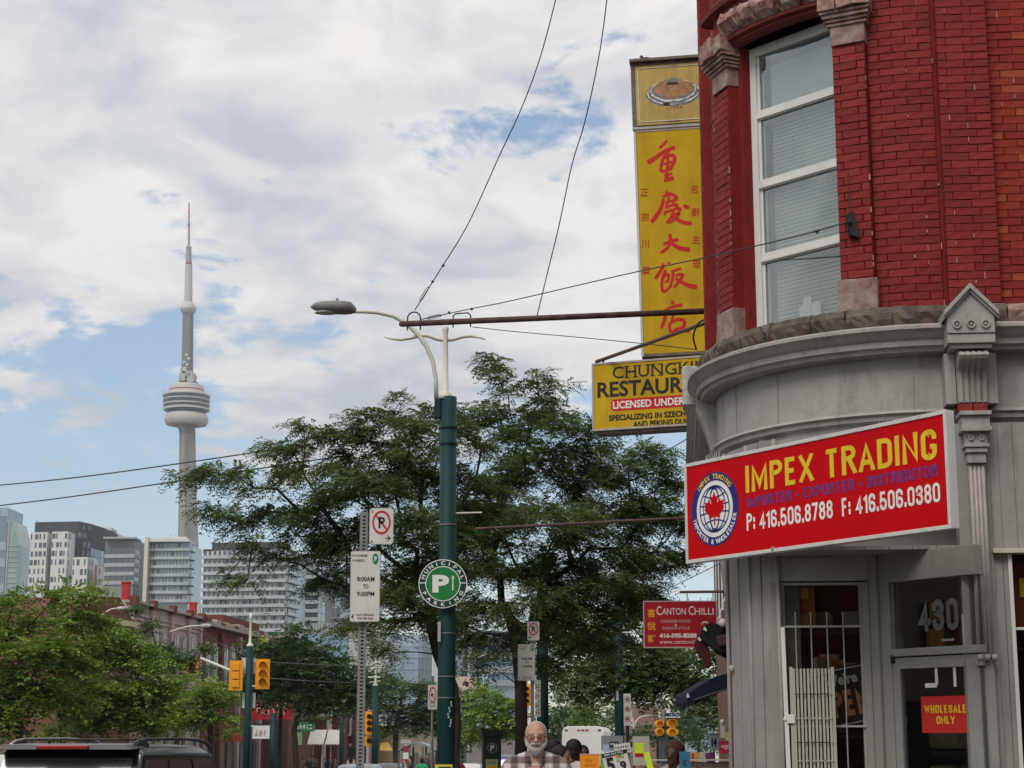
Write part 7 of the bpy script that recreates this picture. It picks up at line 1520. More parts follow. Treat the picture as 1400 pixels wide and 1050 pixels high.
for k, (x0_, x1_, y0_, y1_) in enumerate(((330, 335, 899, 921), (342, 348, 899, 921), (331, 348, 947, 968))):
    p = at(x0_, y1_, dS+.1); o = MB().box(0, at(x1_, y1_, dS).x-p.x, 0, .03, 0, at(x0_, y0_, dS).z-p.z).obj('control_plate', face_w); o.location = p; prop(o, ['narrow grey plate left of the teal signal pole between the lights', 'narrow grey plate right of the teal signal pole between the lights', 'grey back of a square sign low on the teal signal pole'][k], 'sign')
signal(262, 898, 922, 86, .62, 'yellow traffic light half hidden in leaves left of the pink house', lit=None); signal(50, 900, 914, 88, .5, 'yellow traffic light glimpsed through the leaves at the far left', back=True)
signal(505, 973, 1004, 74.0, .40, 'orange pedestrian and traffic light just right of the perforated post', back=False)
signal(505, 1006, 1020, 74.2, .42, 'lower orange signal box just right of the perforated post', lights=1)
signal(721, 935, 965, 70, .28, 'bright orange traffic light half behind the dark tree trunk', lit=None)
b_ = at(917, HZ, 75); g_ = gz(b_.x, 75); t = thing('utility_pole', 'dark pole between the two yellow traffic lights at the right', 'pole', (b_.x, 75, g_)); MB().tube([(0, 0, 0), (0, 0, at(917, 970, 75).z-g_)], .16, 10).obj('pole', teal, t, smooth=True); MB().box(-.5, .0, -.1, .1, 1.0, 3.0).obj('control_box', mat('box_dark', (.05, .06, .07), .6), t)
signal(902, 983, 1007, 74.8, .42, 'left one of the two double round yellow traffic lights at the right', round_=True, humps=True); signal(919.5, 982, 1008, 74.6, .52, 'right one of the two double round yellow traffic lights at the right', round_=True, humps=True)
t = thing('no_turn_sign', 'round white sign with a black crossed arrow above the yellow traffic lights', 'road sign', at(904.5, 963, 74.5)); m3 = m_per_px(963, 74.5)
MB().disc((0, 0), 8*m3, 0, 28, t=.01).obj('sign_plate', face_w, t); MB().disc((0, 0), 7.2*m3, -.01, 28, r0=5.9*m3, t=.01).obj('dark_red_ring', mat('worn_red_black', (.10, .02, .02), .6), t)
mb = MB()
for dx, dy in ((1, 1), (1, -1)): mb.prism([(-4.6*m3-.03, -4.6*m3*dy), (-4.6*m3+.05, -4.6*m3*dy), (4.6*m3+.03, 4.6*m3*dy), (4.6*m3-.05, 4.6*m3*dy)], -.02, -.012)
mb.obj('crossed_arrow', black, t); MB().box(-.9*m3*5, -.9*m3*1.5, 0, .02, -17*m3, -9*m3).obj('lower_plate', face_w, t)
p = at(911, 979, 74.4); t = thing('street_name_sign', 'white and blue street name sign above the right hand yellow traffic light', 'road sign', p); m3 = m_per_px(970, 74.4)
MB().prism([(0, 4*m3), (18*m3, 4*m3), (18*m3, 8*m3), (16*m3, 10*m3), (3*m3, 10*m3), (0, 7*m3)], 0, .03).obj('upper_plate', face_w, t); MB().box(-1*m3, 19*m3, 0, .03, 0, 4*m3).obj('blue_plate', navy, t); MB().box(-1*m3, 19*m3, 0, .03, -2*m3, -.6*m3).obj('white_plate', face_w, t)
marks(t, 3*m3, 16*m3, 1*m3, 2*m3, signwhite, -.004, 5, 3); marks(t, 5*m3, 15*m3, 5.5*m3, 2.5*m3, black, -.004, 3, 4)
def cobra(px0, py0, px1, py1, d, label, flip=1, pole_to=None):
    """far lamp: head at px0,py0 and arm curving to px1,py1"""
    a, b_ = at(px0, py0, d), at(px1, py1, d); t = thing('street_lamp', label, 'street lamp', b_); v = a-b_; m_ = m_per_px(py0, d)
    P = [v*0]+[Vector((v.x*s_, 0, v.z*math.sin(min(1, s_*1.15)*math.pi/2))) for s_ in (.15, .35, .6, .85, 1)]
    MB().tube(P, 1.1*m_, 6).obj('lamp_arm', cream, t, smooth=True); sg = 1 if v.x > 0 else -1
    MB().sphere((v.x+sg*6*m_, 0, v.z), (8*m_, 3*m_, 3*m_), 12).obj('lamp_head', mat('lamp_head_pale', (.42, .42, .41), .5), t, smooth=True)
    if pole_to:
        g_ = gz(b_.x, d); MB().tube([(0, 0, g_-b_.z), (0, 0, 0)], [.13, .1], 8).obj('pole', teal, t)
    return t
cobra(275, 855.5, 232, 864, 92, 'pale street lamp in front of the red brick row house'); cobra(404, 881, 386, 893, 100, 'pale street lamp over the dark green tree across the street', pole_to=1)
cobra(160, 832, 138, 842, 95, 'pale street lamp arm above the bright green tree tops at the left')
for (px, pt, d, lab) in ((516, 912, 130, 'far double street lamp with cream arms left of the big teal pole'), (661, 928, 150, 'far street lamp with two cream arms above the pay machine'), (764, 968, 190, 'distant pale street lamp pair above the white bus'), (742, 975, 210, 'distant pale street lamp beside the bearded man'), (866, 988, 170, 'distant pale street lamp below the triple white sign strip')):
    b_ = at(px, HZ, d); g_ = gz(b_.x, d); m_ = m_per_px(pt, d); zt = at(px, pt, d).z-g_; t = thing('street_lamp', lab, 'street lamp', (b_.x, d, g_)); 
    MB().tube([(0, 0, 0), (0, 0, zt-8*m_)], 1.6*m_, 8).obj('pole', teal, t)
    MB().tube([(0, 0, zt-8*m_), (0, 0, zt+6*m_)], .8*m_, 6).tube([(-5*m_, 0, zt+2*m_), (5*m_, 0, zt+2*m_)], .5*m_, 5).obj('mast', cream, t)
    MB().tube([(2*m_, 0, zt-8*m_), (3*m_, 0, zt), (7*m_, 0, zt+6*m_), (14*m_, 0, zt+9*m_), (22*m_, 0, zt+9*m_)], .75*m_, 6).obj('lamp_arm', cream, t, smooth=True); MB().sphere((25*m_, 0, zt+8.7*m_), (4*m_, 1.5*m_, 1.3*m_), 10).obj('lamp_head', lampg, t, smooth=True)
m_ = m_per_px(930, 148); o = MB().prism([(0, 0), (1.5*m_, 14*m_), (3*m_, 2*m_)], 0, .05).obj('pennant', mat('pennant_yellow', (.6, .5, .2), .7)); o.location = at(656, 947, 148); prop(o, 'small yellow pennant left of the far lamps above the pay machine', 'flag')
# cross ornament on the mid distance pole
o = MB().tube([at(503, 926, 73.8), at(520, 926, 73.8)], .035, 6).tube([at(505, 933, 73.8), at(520, 931, 73.8)], .02, 5).obj('cross_arm', cream); prop(o, 'cream cross arm near the top of the pole behind the perforated post', 'cross arm')
# ------------------------------------------------------------------ vehicles
carblack = mat('car_black', (.012, .012, .014), .18, .2, var=.2, scale=1, spec=.9); cglass = mat('car_glass_sky_grey', (.13, .13, .135), .16, .5, spec=1.0); trimk = mat('car_trim', (.03, .03, .032), .45); tyre = mat('tyre', (.02, .02, .02), .9); rim = mat('rim', (.35, .35, .36), .35, .8); tlr = mat('tail_red', (.30, .01, .012), .2, emit=None); chrome = mat('roof_rail', (.28, .28, .27), .3, .6)  # car glass: grey base colour stands in for part of the reflected sky
def loft(mb, secs, mi=0, cap=True):
    n = len(secs[0]); vs = [p for s_ in secs for p in s_]; fs = [(i*n+k, i*n+(k+1) % n, (i+1)*n+(k+1) % n, (i+1)*n+k) for i in range(len(secs)-1) for k in range(n)]
    if cap: fs += [tuple(range(n-1, -1, -1)), tuple((len(secs)-1)*n+k for k in range(n))]
    mb.add(vs, fs, mi)
def car(label, px, d, heading, paint, kind='sedan', name='parked_car', group=None, cat='car', rear=True):
    """heading: angle; local y is forward, x to the right. origin on the road under the middle"""
    b_ = at(px, HZ, d); g_ = gz(b_.x, d)-.14; t = thing(name, label, cat, (b_.x, d, g_), heading, group)
    Lh, wd = (2.35, .90) if kind != 'suv' else (2.45, .96); roof = {'sedan': 1.45, 'suv': 1.73, 'van': 1.95}[kind]; belt = {'sedan': .95, 'suv': 1.12, 'van': 1.15}[kind]
    st = [(-Lh, .55, .78, .82), (-Lh+.12, .40, belt-.02, .95), (-Lh+.6, .28, belt, 1), (-.5, .24, belt, 1), (.9, .24, belt-.02, 1), (1.6, .26, belt-.12, .98), (Lh-.25, .32, belt-.24, .9), (Lh, .45, belt-.36, .74)]
    secs = []
    for (y, zb, zt, wf) in st:
        w = wd*wf; secs.append([(-w*.9, y, zb), (w*.9, y, zb), (w, y, zb+.18), (w*1.0, y, (zb+zt)/2), (w*.95, y, zt-.06), (w*.84, y, zt), (-w*.84, y, zt), (-w*.95, y, zt-.06), (-w, y, (zb+zt)/2), (-w, y, zb+.18)])
    mb = MB(); loft(mb, secs); o = mb.obj('body', paint, t, bevel=0); smooth_angle(o, 40)
    yr0, yr1 = {'sedan': (-1.9, -1.15), 'suv': (-2.36, -2.02), 'van': (-2.3, -2.1)}[kind]; yf0, yf1 = {'sedan': (1.25, .35), 'suv': (1.3, .55), 'van': (1.7, 1.1)}[kind]
    def cs(y, z, w): return (y, z, w)
    wb, wt = wd*.86, wd*.70 if kind == 'sedan' else wd*.78
    mb = MB(); low = [(-wb, yr0, belt-.02), (wb, yr0, belt-.02), (wb, yf0, belt-.02), (-wb, yf0, belt-.02)]
    m1 = [(-wt*1.03, yr1-.03, roof-.10), (wt*1.03, yr1-.03, roof-.10), (wt*1.03, yf1+.05, roof-.12), (-wt*1.03, yf1+.05, roof-.12)]
    m2 = [(-wt*.9, yr1+.10, roof-.02), (wt*.9, yr1+.10, roof-.02), (wt*.9, yf1-.15, roof-.03), (-wt*.9, yf1-.15, roof-.03)]; m3_ = [(-wt*.5, yr1+.4, roof), (wt*.5, yr1+.4, roof), (wt*.5, yf1-.5, roof), (-wt*.5, yf1-.5, roof)]
    loft(mb, [low, m1, m2, m3_]); o = mb.obj('cabin', paint, t, bevel=.03)
    def panel(p4, nm, m, off):
        a, b2, c, e = [Vector(p) for p in p4]; n_ = (b2-a).cross(e-a).normalized()*off; MB().hexa([a+n_, b2+n_, b2-n_*.5, a-n_*.5, e+n_, c+n_, c-n_*.5, e-n_*.5]).obj(nm, m, t)
    def lerp(a, b2, s_): return tuple(a[i]+(b2[i]-a[i])*s_ for i in range(3))
    L0, L1, L2, L3 = low; M0, M1, M2, M3 = m1
    def quadp(A, Bq, Cq, Dq, u0, u1, v0, v1): # A-B bottom, D-C top
        def P(u, v): return lerp(lerp(A, Bq, u), lerp(Dq, Cq, u), v)
        return [P(u0, v0), P(u1, v0), P(u1, v1), P(u0, v1)]
    panel(quadp(L0, L1, M1, M0, .07, .93, .12, .93), 'rear_window', cglass, .012); panel(quadp(L2, L3, M3, M2, .07, .93, .1, .93), 'windscreen', cglass, .012)
    for A, Bq, Cq, Dq in ((L1, L2, M2, M1), (L3, L0, M0, M3)):
        spl = ((.05, .30), (.33, .62), (.65, .93)) if kind != 'sedan' else ((.12, .48), (.51, .9))
        if A is L3: spl = [(1-b2, 1-a) for a, b2 in spl]
        for a, b2 in spl: panel(quadp(A, Bq, Cq, Dq, a, b2, .12, .9), 'side_window', cglass, .010)
    for sx in (-1, 1):
        for y in (-1.45, 1.45):
            w_ = bpy.data.objects.new('wheel', None); COL.objects.link(w_); w_.parent = t; w_.location = (sx*(wd-.12), y, .34)
            prof = [(.20, -.1), (.31, -.11), (.34, -.07), (.34, .07), (.31, .11), (.20, .1)]; mb = MB(); mb.rev(prof, 20); o = mb.obj('tyre', tyre, w_); o.rotation_euler = (0, R(90), 0)
            mb = MB(); mb.rev([(.02, .06), (.2, .08), (.21, -.08), (.02, -.05)], 14); o = mb.obj('rim', rim, w_); o.rotation_euler = (0, R(90), 0)
        MB().box(min(sx*wd*.62, sx*wd*.93), max(sx*wd*.62, sx*wd*.93), -Lh-.01, -Lh+.25, belt-.25, belt-.06).obj('tail_light', tlr, t, bevel=.02)
        MB().box(min(sx*wd*.55, sx*wd*.8), max(sx*wd*.55, sx*wd*.8), Lh-.2, Lh+.01, belt-.5, belt-.38).obj('headlight', whc, t, bevel=.02)
        MB().hexa([(sx*(wd+.02), .95, belt-.02), (sx*(wd+.2), .95, belt), (sx*(wd+.2), 1.08, belt), (sx*(wd+.02), 1.08, belt-.02), (sx*(wd+.02), .95, belt+.13), (sx*(wd+.2), .95, belt+.14), (sx*(wd+.2), 1.08, belt+.14), (sx*(wd+.02), 1.08, belt+.13)][::(1 if sx > 0 else 1)]).obj('mirror', paint, t)
    MB().box(-.26, .26, -Lh-.015, -Lh+.05, .62, .74).obj('number_plate', wht, t); MB().box(-wd*.85, wd*.85, -Lh-.06, -Lh+.1, .38, .56).obj('bumper', trimk, t, bevel=.03)
    return t, roof, wt, yr1, yf1, wd
# the black car in front, its roof just in the picture
silverb = mat('car_dark_silver', (.10, .10, .105), .2, .5, var=.15, scale=1, spec=.8)
t, roof, wt, yr1, yf1, wd = car('black roof rack car with a red high brake light, cut by the lower left edge', 180, 20.2, -PHI, carblack, 'suv', 'parked_car')
t.scale = (1.0, 1.0, 1.0); t.location.z = at(110, 1018, 18.2).z-roof+.0
MB().hexa([(-wt*.95, yr1-.24, roof-.05), (wt*.95, yr1-.24, roof-.05), (wt*.95, yr1+.2, roof-.035), (-wt*.95, yr1+.2, roof-.035), (-wt*.85, yr1-.20, roof+.0), (wt*.85, yr1-.20, roof+.0), (wt*.85, yr1+.3, roof+.012), (-wt*.85, yr1+.3, roof+.012)]).obj('spoiler', mat('spoiler_paint', (.07, .072, .075), .25, .3, spec=.8), t, bevel=.015)
MB().box(-.27, .27, yr1-.262, yr1-.22, roof-.045, roof-.005).obj('high_brake_light', tlr, t, bevel=.008)
for sx in (-1, 1):
    x_ = sx*wt*.86; MB().tube([(x_, yr1+.05, roof-.01), (x_, yr1+.16, roof+.03), (x_, yr1+.4, roof+.05), (x_, -.4, roof+.058), (x_, .35, roof+.045), (x_, .75, roof+.02), (x_, 1.0, roof-.05)], [.024, .02, .016, .015, .016, .02, .024], 8).obj('roof_rail', chrome if sx < 0 else trimk, t, smooth=True)
    MB().hexa([(x_-.035, yr1, roof-.03), (x_+.035, yr1, roof-.03), (x_+.035, yr1+.5, roof-.02), (x_-.035, yr1+.5, roof-.02), (x_-.02, yr1+.12, roof+.03), (x_+.02, yr1+.12, roof+.03), (x_+.02, yr1+.4, roof+.055), (x_-.02, yr1+.4, roof+.055)]).obj('rail_foot', trimk, t, bevel=.01)
for y_ in (-1.2, -.1): MB().tube([(-wt*.86, y_, roof+.05), (wt*.86, y_, roof+.05)], .012, 8).obj('cross_bar', trimk, t, smooth=True)
MB().tube([(-.35, yr1+.35, roof), (-.33, yr1+.3, roof+.05)], .012, 6).obj('aerial', trimk, t)
car('silver car with red tail lights seen beside the perforated post', 496, 64, -PHI, mat('car_silver', (.36, .37, .38), .25, .6, spec=.8), 'sedan', 'car')
car('grey car just left of the bus shelter', 533, 78, -PHI, mat('car_grey', (.18, .19, .2), .25, .5), 'sedan', 'car')
car('pale car between the big teal pole and the pay machine, the farther one', 641, 86, -PHI, mat('car_pale', (.5, .5, .49), .25, .3), 'sedan', 'car'); car('white car low between the big teal pole and the pay machine, the nearer one', 640, 62, -PHI, mat('car_white', (.62, .62, .61), .25), 'sedan', 'car')
car('blue grey car between the pay machine and the bearded man', 700, 58, -PHI, mat('car_bluegrey', (.12, .13, .19), .25, .4), 'suv', 'car')
# white bus from behind
b_ = at(797, HZ, 108); g_ = gz(b_.x, 108)-.14; t = thing('bus', 'large white bus seen from behind, beyond the people on the pavement', 'bus', (b_.x, 108, g_), -PHI); Hb = at(797, 993, 108).z-g_; wv = mat('bus_white', (.66, .65, .62), .35, var=.04, scale=.4, dirt=.1)
prof = [(-1.28, .3), (1.28, .3), (1.3, 1.2), (1.26, Hb-.3), (1.12, Hb-.06), (.9, Hb), (-.9, Hb), (-1.12, Hb-.06), (-1.26, Hb-.3), (-1.3, 1.2)]
MB().prism(prof, 0, 11).obj('body', wv, t, bevel=.04)
for x_, m_ in ((-1.0, trimk), (-.25, tlr), (0, tlr), (.25, tlr), (1.0, trimk)): MB().box(x_-.09, x_+.09, -.03, .0, Hb-.27, Hb-.19).obj('marker_light', m_, t)
MB().box(1.29, 1.33, .6, 10.5, 1.6, Hb-.7).obj('side_window', cglass, t); MB().box(-.9, .9, -.02, 0, 1.0, 1.75).obj('engine_door', mat('bus_panel', (.5, .5, .48), .4), t)
for x_ in (-1.1, 1.1): MB().box(x_-.12, x_+.12, -.03, .0, .8, 1.3).obj('tail_light', tlr, t)
for x_ in (-1.1, 1.1):
    for y_ in (2.2, 8.6): o = MB().rev([(.2, -.14), (.48, -.15), (.5, 0), (.48, .15), (.2, .14)], 18).obj('wheel', tyre, t); o.location = (x_, y_, .5); o.rotation_euler = (0, R(90), 0)
# bus shelter
b_ = at(571, HZ, 72); g_ = gz(b_.x, 72); t = thing('bus_shelter', 'glass bus shelter with a curved grey roof on the streetcar platform', 'shelter', (b_.x, 72, g_)); m_ = m_per_px(1010, 72); shf = mat('shelter_frame', (.10, .11, .12), .5); Z_ = at(571, 1026, 72).z-g_
n = 8; P = [(-24*m_+x/n*48*m_, Z_+ (14*m_)*math.sin(math.pi*(.12+.76*x/n))-3*m_) for x in range(n+1)]
MB().prism(P+[(x, z-.07) for x, z in P[::-1]], -1.2, 1.8).obj('roof', mat('shelter_roof', (.22, .24, .26), .4), t)
for x_ in (-23*m_, -9*m_, 9*m_, 23*m_):
    for y_ in (-1.1, 1.7): MB().box(x_-.035, x_+.035, y_-.035, y_+.035, 0, Z_+5*m_).obj('post', shf, t)
for (x0_, x1_) in ((-22*m_, -9*m_), (-8*m_, 8*m_), (9*m_, 22*m_)): MB().box(x0_, x1_, 1.69, 1.70, .3, Z_-.1).obj('pane', glass_mat('shelter_glass', (.75, .8, .8), .1), t)
t = thing('stop_pole', 'thin red and white stop pole in front of the bus shelter', 'stop sign pole', (at(555, HZ, 70).x, 70, gz(at(555, HZ, 70).x, 70))); h_ = at(555, 1011, 70).z-t.location.z; MB().tube([(0, 0, 0), (0, 0, h_)], .04, 8).obj('pole', cold, t); MB().box(-.1, .1, -.05, -.03, h_-.9, h_-.25).obj('red_plate', redc, t); MB().box(-.11, .11, -.06, -.05, h_-.75, h_-.5).obj('white_plate', wht, t); MB().box(-.2, .2, -.05, -.02, h_-.15, h_).obj('top_plate', MATS['old_label'], t)
# pay and display machine
b_ = at(672, HZ, 31); g_ = gz(b_.x, 31); m_ = m_per_px(1010, 31); t = thing('parking_machine', 'dark green pay and display machine with a white P and a slanted top', 'parking machine', (b_.x, 31, g_), R(6)); Zt = at(672, 996, 31).z-g_; pmk = mat('machine_dark_green', (.018, .035, .032), .45, var=.15)
w_ = .155; MB().box(-w_, w_, -.14, .16, 0, Zt-.14).obj('cabinet', pmk, t, bevel=.01); MB().hexa([(-w_*1.05, -.17, Zt-.139), (w_*1.2, -.17, Zt-.139), (w_*1.2, .2, Zt-.139), (-w_*1.05, .2, Zt-.139), (-w_*1.35, -.22, Zt+.02), (w_*1.25, -.22, Zt-.05), (w_*1.25, .25, Zt-.05), (-w_*1.35, .25, Zt+.02)]).obj('hood', pmk, t, bevel=.01)
MB().disc((0, Zt-.33), .085, -.145, 24, t=.004).obj('roundel', mat('roundel_dark', (.02, .07, .06), .4), t); MB().disc((0, Zt-.33), .085, -.147, 24, r0=.078, t=.003).obj('ring', MATS['old_label'], t); fit(txt(t, 'P', 0, 0, .1, signwhite, -.149, 1, .004), -.032, .036, Zt-.38, .10)
MB().box(-w_*.72, w_*.62, -.146, -.141, Zt-1.0, Zt-.52).obj('instruction_panel', mat('panel_cream', (.5, .5, .3), .6), t); MB().box(-w_*.68, w_*.58, -.149, -.146, Zt-.76, Zt-.62).obj('yellow_label', yel, t); marks(t, -w_*.5, w_*.45, Zt-.60, .045, black, -.149, 6, 2); MB().box(-w_*.45, w_*.35, -.150, -.146, Zt-.98, Zt-.80).obj('screen', blackm, t)
# ------------------------------------------------------------------ people
skin_l = mat('skin_ruddy', (.46, .26, .19), .55, var=.1, scale=14, bump=.2, bscale=60); skin_d = mat('skin_dark', (.06, .03, .02), .5, var=.15, scale=10); skin_m = mat('skin_tan', (.25, .13, .085), .55, var=.1, scale=10)
hair_w = mat('hair_white', (.40, .38, .36), .9, var=.15, scale=60, bump=1, bscale=120); hair_k = mat('hair_black', (.012, .010, .010), .7, var=.3, scale=40)
def plaid():
    m = bpy.data.materials.new('plaid_cloth'); m.use_nodes = True; nt = m.node_tree; n = nt.nodes.new; l = nt.links.new; p = nt.nodes['Principled BSDF']; p.inputs['Roughness'].default_value = .9
    tc = n('ShaderNodeTexCoord'); sep = n('ShaderNodeSeparateXYZ'); l(tc.outputs['Object'], sep.inputs[0]); last = None
    def band(sock, freq, ph):
        a = n('ShaderNodeMath'); a.operation = 'MULTIPLY_ADD'; l(sock, a.inputs[0]); a.inputs[1].default_value = freq; a.inputs[2].default_value = ph; s_ = n('ShaderNodeMath'); s_.operation = 'SINE'; l(a.outputs[0], s_.inputs[0])
        r = n('ShaderNodeMapRange'); l(s_.outputs[0], r.inputs[0]); r.inputs[1].default_value = -.35; r.inputs[2].default_value = .35; return r.outputs[0]
    a = band(sep.outputs[0], 62, 1.2); b2 = band(sep.outputs[2], 62, .4); ad = n('ShaderNodeMath'); l(a, ad.inputs[0]); l(b2, ad.inputs[1]); ad.operation = 'ADD'; h = n('ShaderNodeMath'); h.operation = 'MULTIPLY'; l(ad.outputs[0], h.inputs[0]); h.inputs[1].default_value = .5
    r = n('ShaderNodeValToRGB'); l(h.outputs[0], r.inputs[0]); r.color_ramp.elements[0].color = (.06, .045, .045, 1); r.color_ramp.elements[1].color = (.50, .47, .44, 1); e = r.color_ramp.elements.new(.5); e.color = (.19, .145, .14, 1); l(r.outputs[0], p.inputs['Base Color']); return m
def voxel(mb, name, m, parent, vox=.014, smooth=2):
    me = mb.mesh(name, m); o = bpy.data.objects.new(name, me); COL.objects.link(o)
    r = o.modifiers.new('r', 'REMESH'); r.mode = 'VOXEL'; r.voxel_size = vox; r.use_smooth_shade = True
    s_ = o.modifiers.new('s', 'SMOOTH'); s_.iterations = smooth; s_.factor = .5
    bpy.context.view_layer.update(); me2 = bpy.data.meshes.new_from_object(o.evaluated_get(bpy.context.evaluated_depsgraph_get())); bpy.data.objects.remove(o)
    me2.name = name; me2.materials.clear(); me2.materials.append(m); return link(name, me2, parent)
def cap(mb, a, ra, b2, rb, sy=1.0):
    a, b2 = Vector(a), Vector(b2); mb.tube([a, a+(b2-a)*.5, b2], [ra, (ra+rb)/2, rb], 12); mb.sphere(tuple(a), ra, 12); mb.sphere(tuple(b2), rb, 12)
def person(px, pytop, d, label, skin, top, hair, facing=180, hair_kind='short', bottom=None, vox=.014, group=None, beard=None, glasses=False, pose='stand', open_collar=False, lean=0):
    p = at(px, pytop, d); g_ = gz(p.x, d); Hh = p.z-g_; k = Hh/1.76
    t = thing('person', label, 'person', (p.x, d, g_), R(facing), group); t.scale = (k, k, k)   # local +y is the way the person faces
    sh = 1.42; arm = {'stand': [((.21, .0, sh), .05), ((.27, -.02, 1.13), .042), ((.26, .08, .90), .03)], 'bent': [((.21, 0, sh), .05), ((.27, .02, 1.13), .042), ((.12, .30, 1.16), .03)], 'up': [((.21, 0, sh), .05), ((.30, .15, 1.2), .042), ((.14, .25, 1.48), .03)]}[pose]
    def body(grow=0, part='all'):
        mb = MB()
        if part in ('all', 'torso'):
            mb.sphere((0, .01, 1.29), (.175+grow, .115+grow, .19), 16); mb.sphere((0, .03, 1.08), (.155+grow, .115+grow, .18), 16)
            cap(mb, (-.18, -.01, 1.435), .058+grow, (.18, -.01, 1.435), .058+grow); cap(mb, (-.15, -.01, 1.45), .058+grow, (-.03, -.01, 1.51), .045+grow*.6); cap(mb, (.15, -.01, 1.45), .058+grow, (.03, -.01, 1.51), .045+grow*.6)
            for s_ in (-1, 1):
                cap(mb, (s_*.205, -.005, 1.40), .055+grow, (s_*arm[1][0][0], arm[1][0][1]*1.0, arm[1][0][2]), .042+grow*(1.6 if part == 'torso' else 1))
        if part in ('all', 'legs'):
            mb.sphere((0, 0, .96), (.165+grow, .12+grow, .13), 16)
            for s_ in (-1, 1):
                fy = .10*s_ if pose != 'up' else 0
                cap(mb, (s_*.09, 0, .92), .088+grow, (s_*.10, fy*.6, .50), .058+grow*1.3); cap(mb, (s_*.10, fy*.6, .50), .056+grow*1.3, (s_*.10, fy, .09), .040+grow*1.6)
        if part == 'all':
            for s_ in (-1, 1):
                e, w = Vector((s_*arm[1][0][0], *arm[1][0][1:])), Vector((s_*arm[2][0][0], *arm[2][0][1:])); cap(mb, e, .040, w, .028)
                dr_ = (w-e).normalized(); pc_ = w+dr_*.05; mb.sphere(tuple(w+dr_*.045), (.022, .038, .045), 10)
                for q in range(4): f0 = w+dr_*.075+Vector((0, (q-1.5)*.020, 0)); f1 = f0+dr_*(.035-.004*abs(q-1.5)); f2 = f1+dr_*.02+Vector((-s_*.018, 0, 0)); cap(mb, f0, .0105, f1, .010); cap(mb, f1, .010, f2, .009)
                th_ = w+dr_*.03+Vector((0, .035, 0)); cap(mb, th_, .012, th_+dr_*.035+Vector((-s_*.01, .018, 0)), .010)
                fy = .10*s_ if pose != 'up' else 0; cap(mb, (s_*.10, fy-.03, .04), .038, (s_*.11, fy+.15, .03), .032)
            # neck and head
            cap(mb, (0, -.005, 1.44), .062, (0, .012, 1.56), .056)
            mb.sphere((0, .005, 1.665), (.076, .092, .098), 24); mb.sphere((0, .025, 1.60), (.060, .070, .070), 20); mb.sphere((0, .075, 1.563), (.026, .022, .024), 12)
            cap(mb, (0, .098, 1.655), .0085, (0, .117, 1.622), .0135); mb.sphere((-.013, .106, 1.620), (.010, .010, .009), 8); mb.sphere((.013, .106, 1.620), (.010, .010, .009), 8)
            cap(mb, (-.045, .078, 1.675), .012, (.045, .078, 1.675), .012); cap(mb, (-.018, .088, 1.592), .008, (.018, .088, 1.592), .008); cap(mb, (-.013, .089, 1.580), .009, (.013, .089, 1.580), .009)
            for s_ in (-1, 1): mb.sphere((s_*.078, .0, 1.635), (.010, .020, .031), 10); mb.sphere((s_*.045, .060, 1.635), (.022, .022, .018), 10)
        return mb
    voxel(body(), 'body', skin, t, vox*.75 if beard else vox, 2)
    voxel(body(.014, 'torso'), 'shirt', top, t, vox, 3); voxel(body(.012, 'legs'), 'trousers', bottom or mat('denim_dark', (.03, .035, .05), .85), t, vox*1.2, 2)
    for s_ in (-1, 1):
        mb = MB(); fy = .10*s_ if pose != 'up' else 0; cap(mb, (s_*.10, fy-.035, .045), .045, (s_*.11, fy+.16, .035), .038); mb.obj('shoe', trimk, t, smooth=True)
        MB().sphere((s_*.031, .0865, 1.648), (.009, .007, .005), 10).obj('eye', mat('eye_dark', (.03, .025, .02), .2), t, smooth=True)
    if hair_kind != 'bald':
        mb = MB()
        if hair_kind == 'receding': mb.sphere((0, -.022, 1.675), (.083, .086, .094), 24); mb.sphere((0, -.03, 1.61), (.078, .068, .06), 20)
        elif hair_kind == 'long': mb.sphere((0, -.012, 1.685), (.088, .096, .098), 20); mb.sphere((0, -.045, 1.58), (.085, .07, .13), 20); mb.sphere((0, -.05, 1.47), (.075, .05, .10), 16)
        elif hair_kind == 'bun': mb.sphere((0, -.012, 1.685), (.088, .094, .096), 20); mb.sphere((0, -.105, 1.70), .045, 14)
        elif hair_kind == 'afro': mb.sphere((0, -.02, 1.695), (.105, .105, .11), 20); mb.sphere((0, -.05, 1.62), (.10, .08, .09), 20)
        else: mb.sphere((0, -.012, 1.69), (.083, .093, .088), 24); mb.sphere((0, -.04, 1.635), (.076, .062, .06), 20)
        voxel(mb, 'hair', hair, t, .010, 2)
    if beard:
        mb = MB(); mb.sphere((0, .060, 1.562), (.048, .046, .050), 20); mb.sphere((0, .056, 1.548), (.043, .043, .045), 20); cap(mb, (-.062, .04, 1.60), .020, (-.03, .075, 1.565), .022); cap(mb, (.062, .04, 1.60), .020, (.03, .075, 1.565), .022); cap(mb, (-.030, .096, 1.598), .011, (-.004, .110, 1.606), .011); cap(mb, (.030, .096, 1.598), .011, (.004, .110, 1.606), .011)
        cap(mb, (-.073, .02, 1.64), .011, (-.064, .035, 1.60), .016); cap(mb, (.073, .02, 1.64), .011, (.064, .035, 1.60), .016)
        voxel(mb, 'beard', beard, t, .008, 1); MB().sphere((0, .106, 1.588), (.020, .006, .0045), 10).obj('mouth', mat('lip', (.22, .07, .06), .5), t, smooth=True)
        for s_ in (-1, 1): mb = MB(); cap(mb, (s_*.018, .092, 1.676), .0055, (s_*.048, .080, 1.680), .004); mb.obj('eyebrow', beard, t, smooth=True)
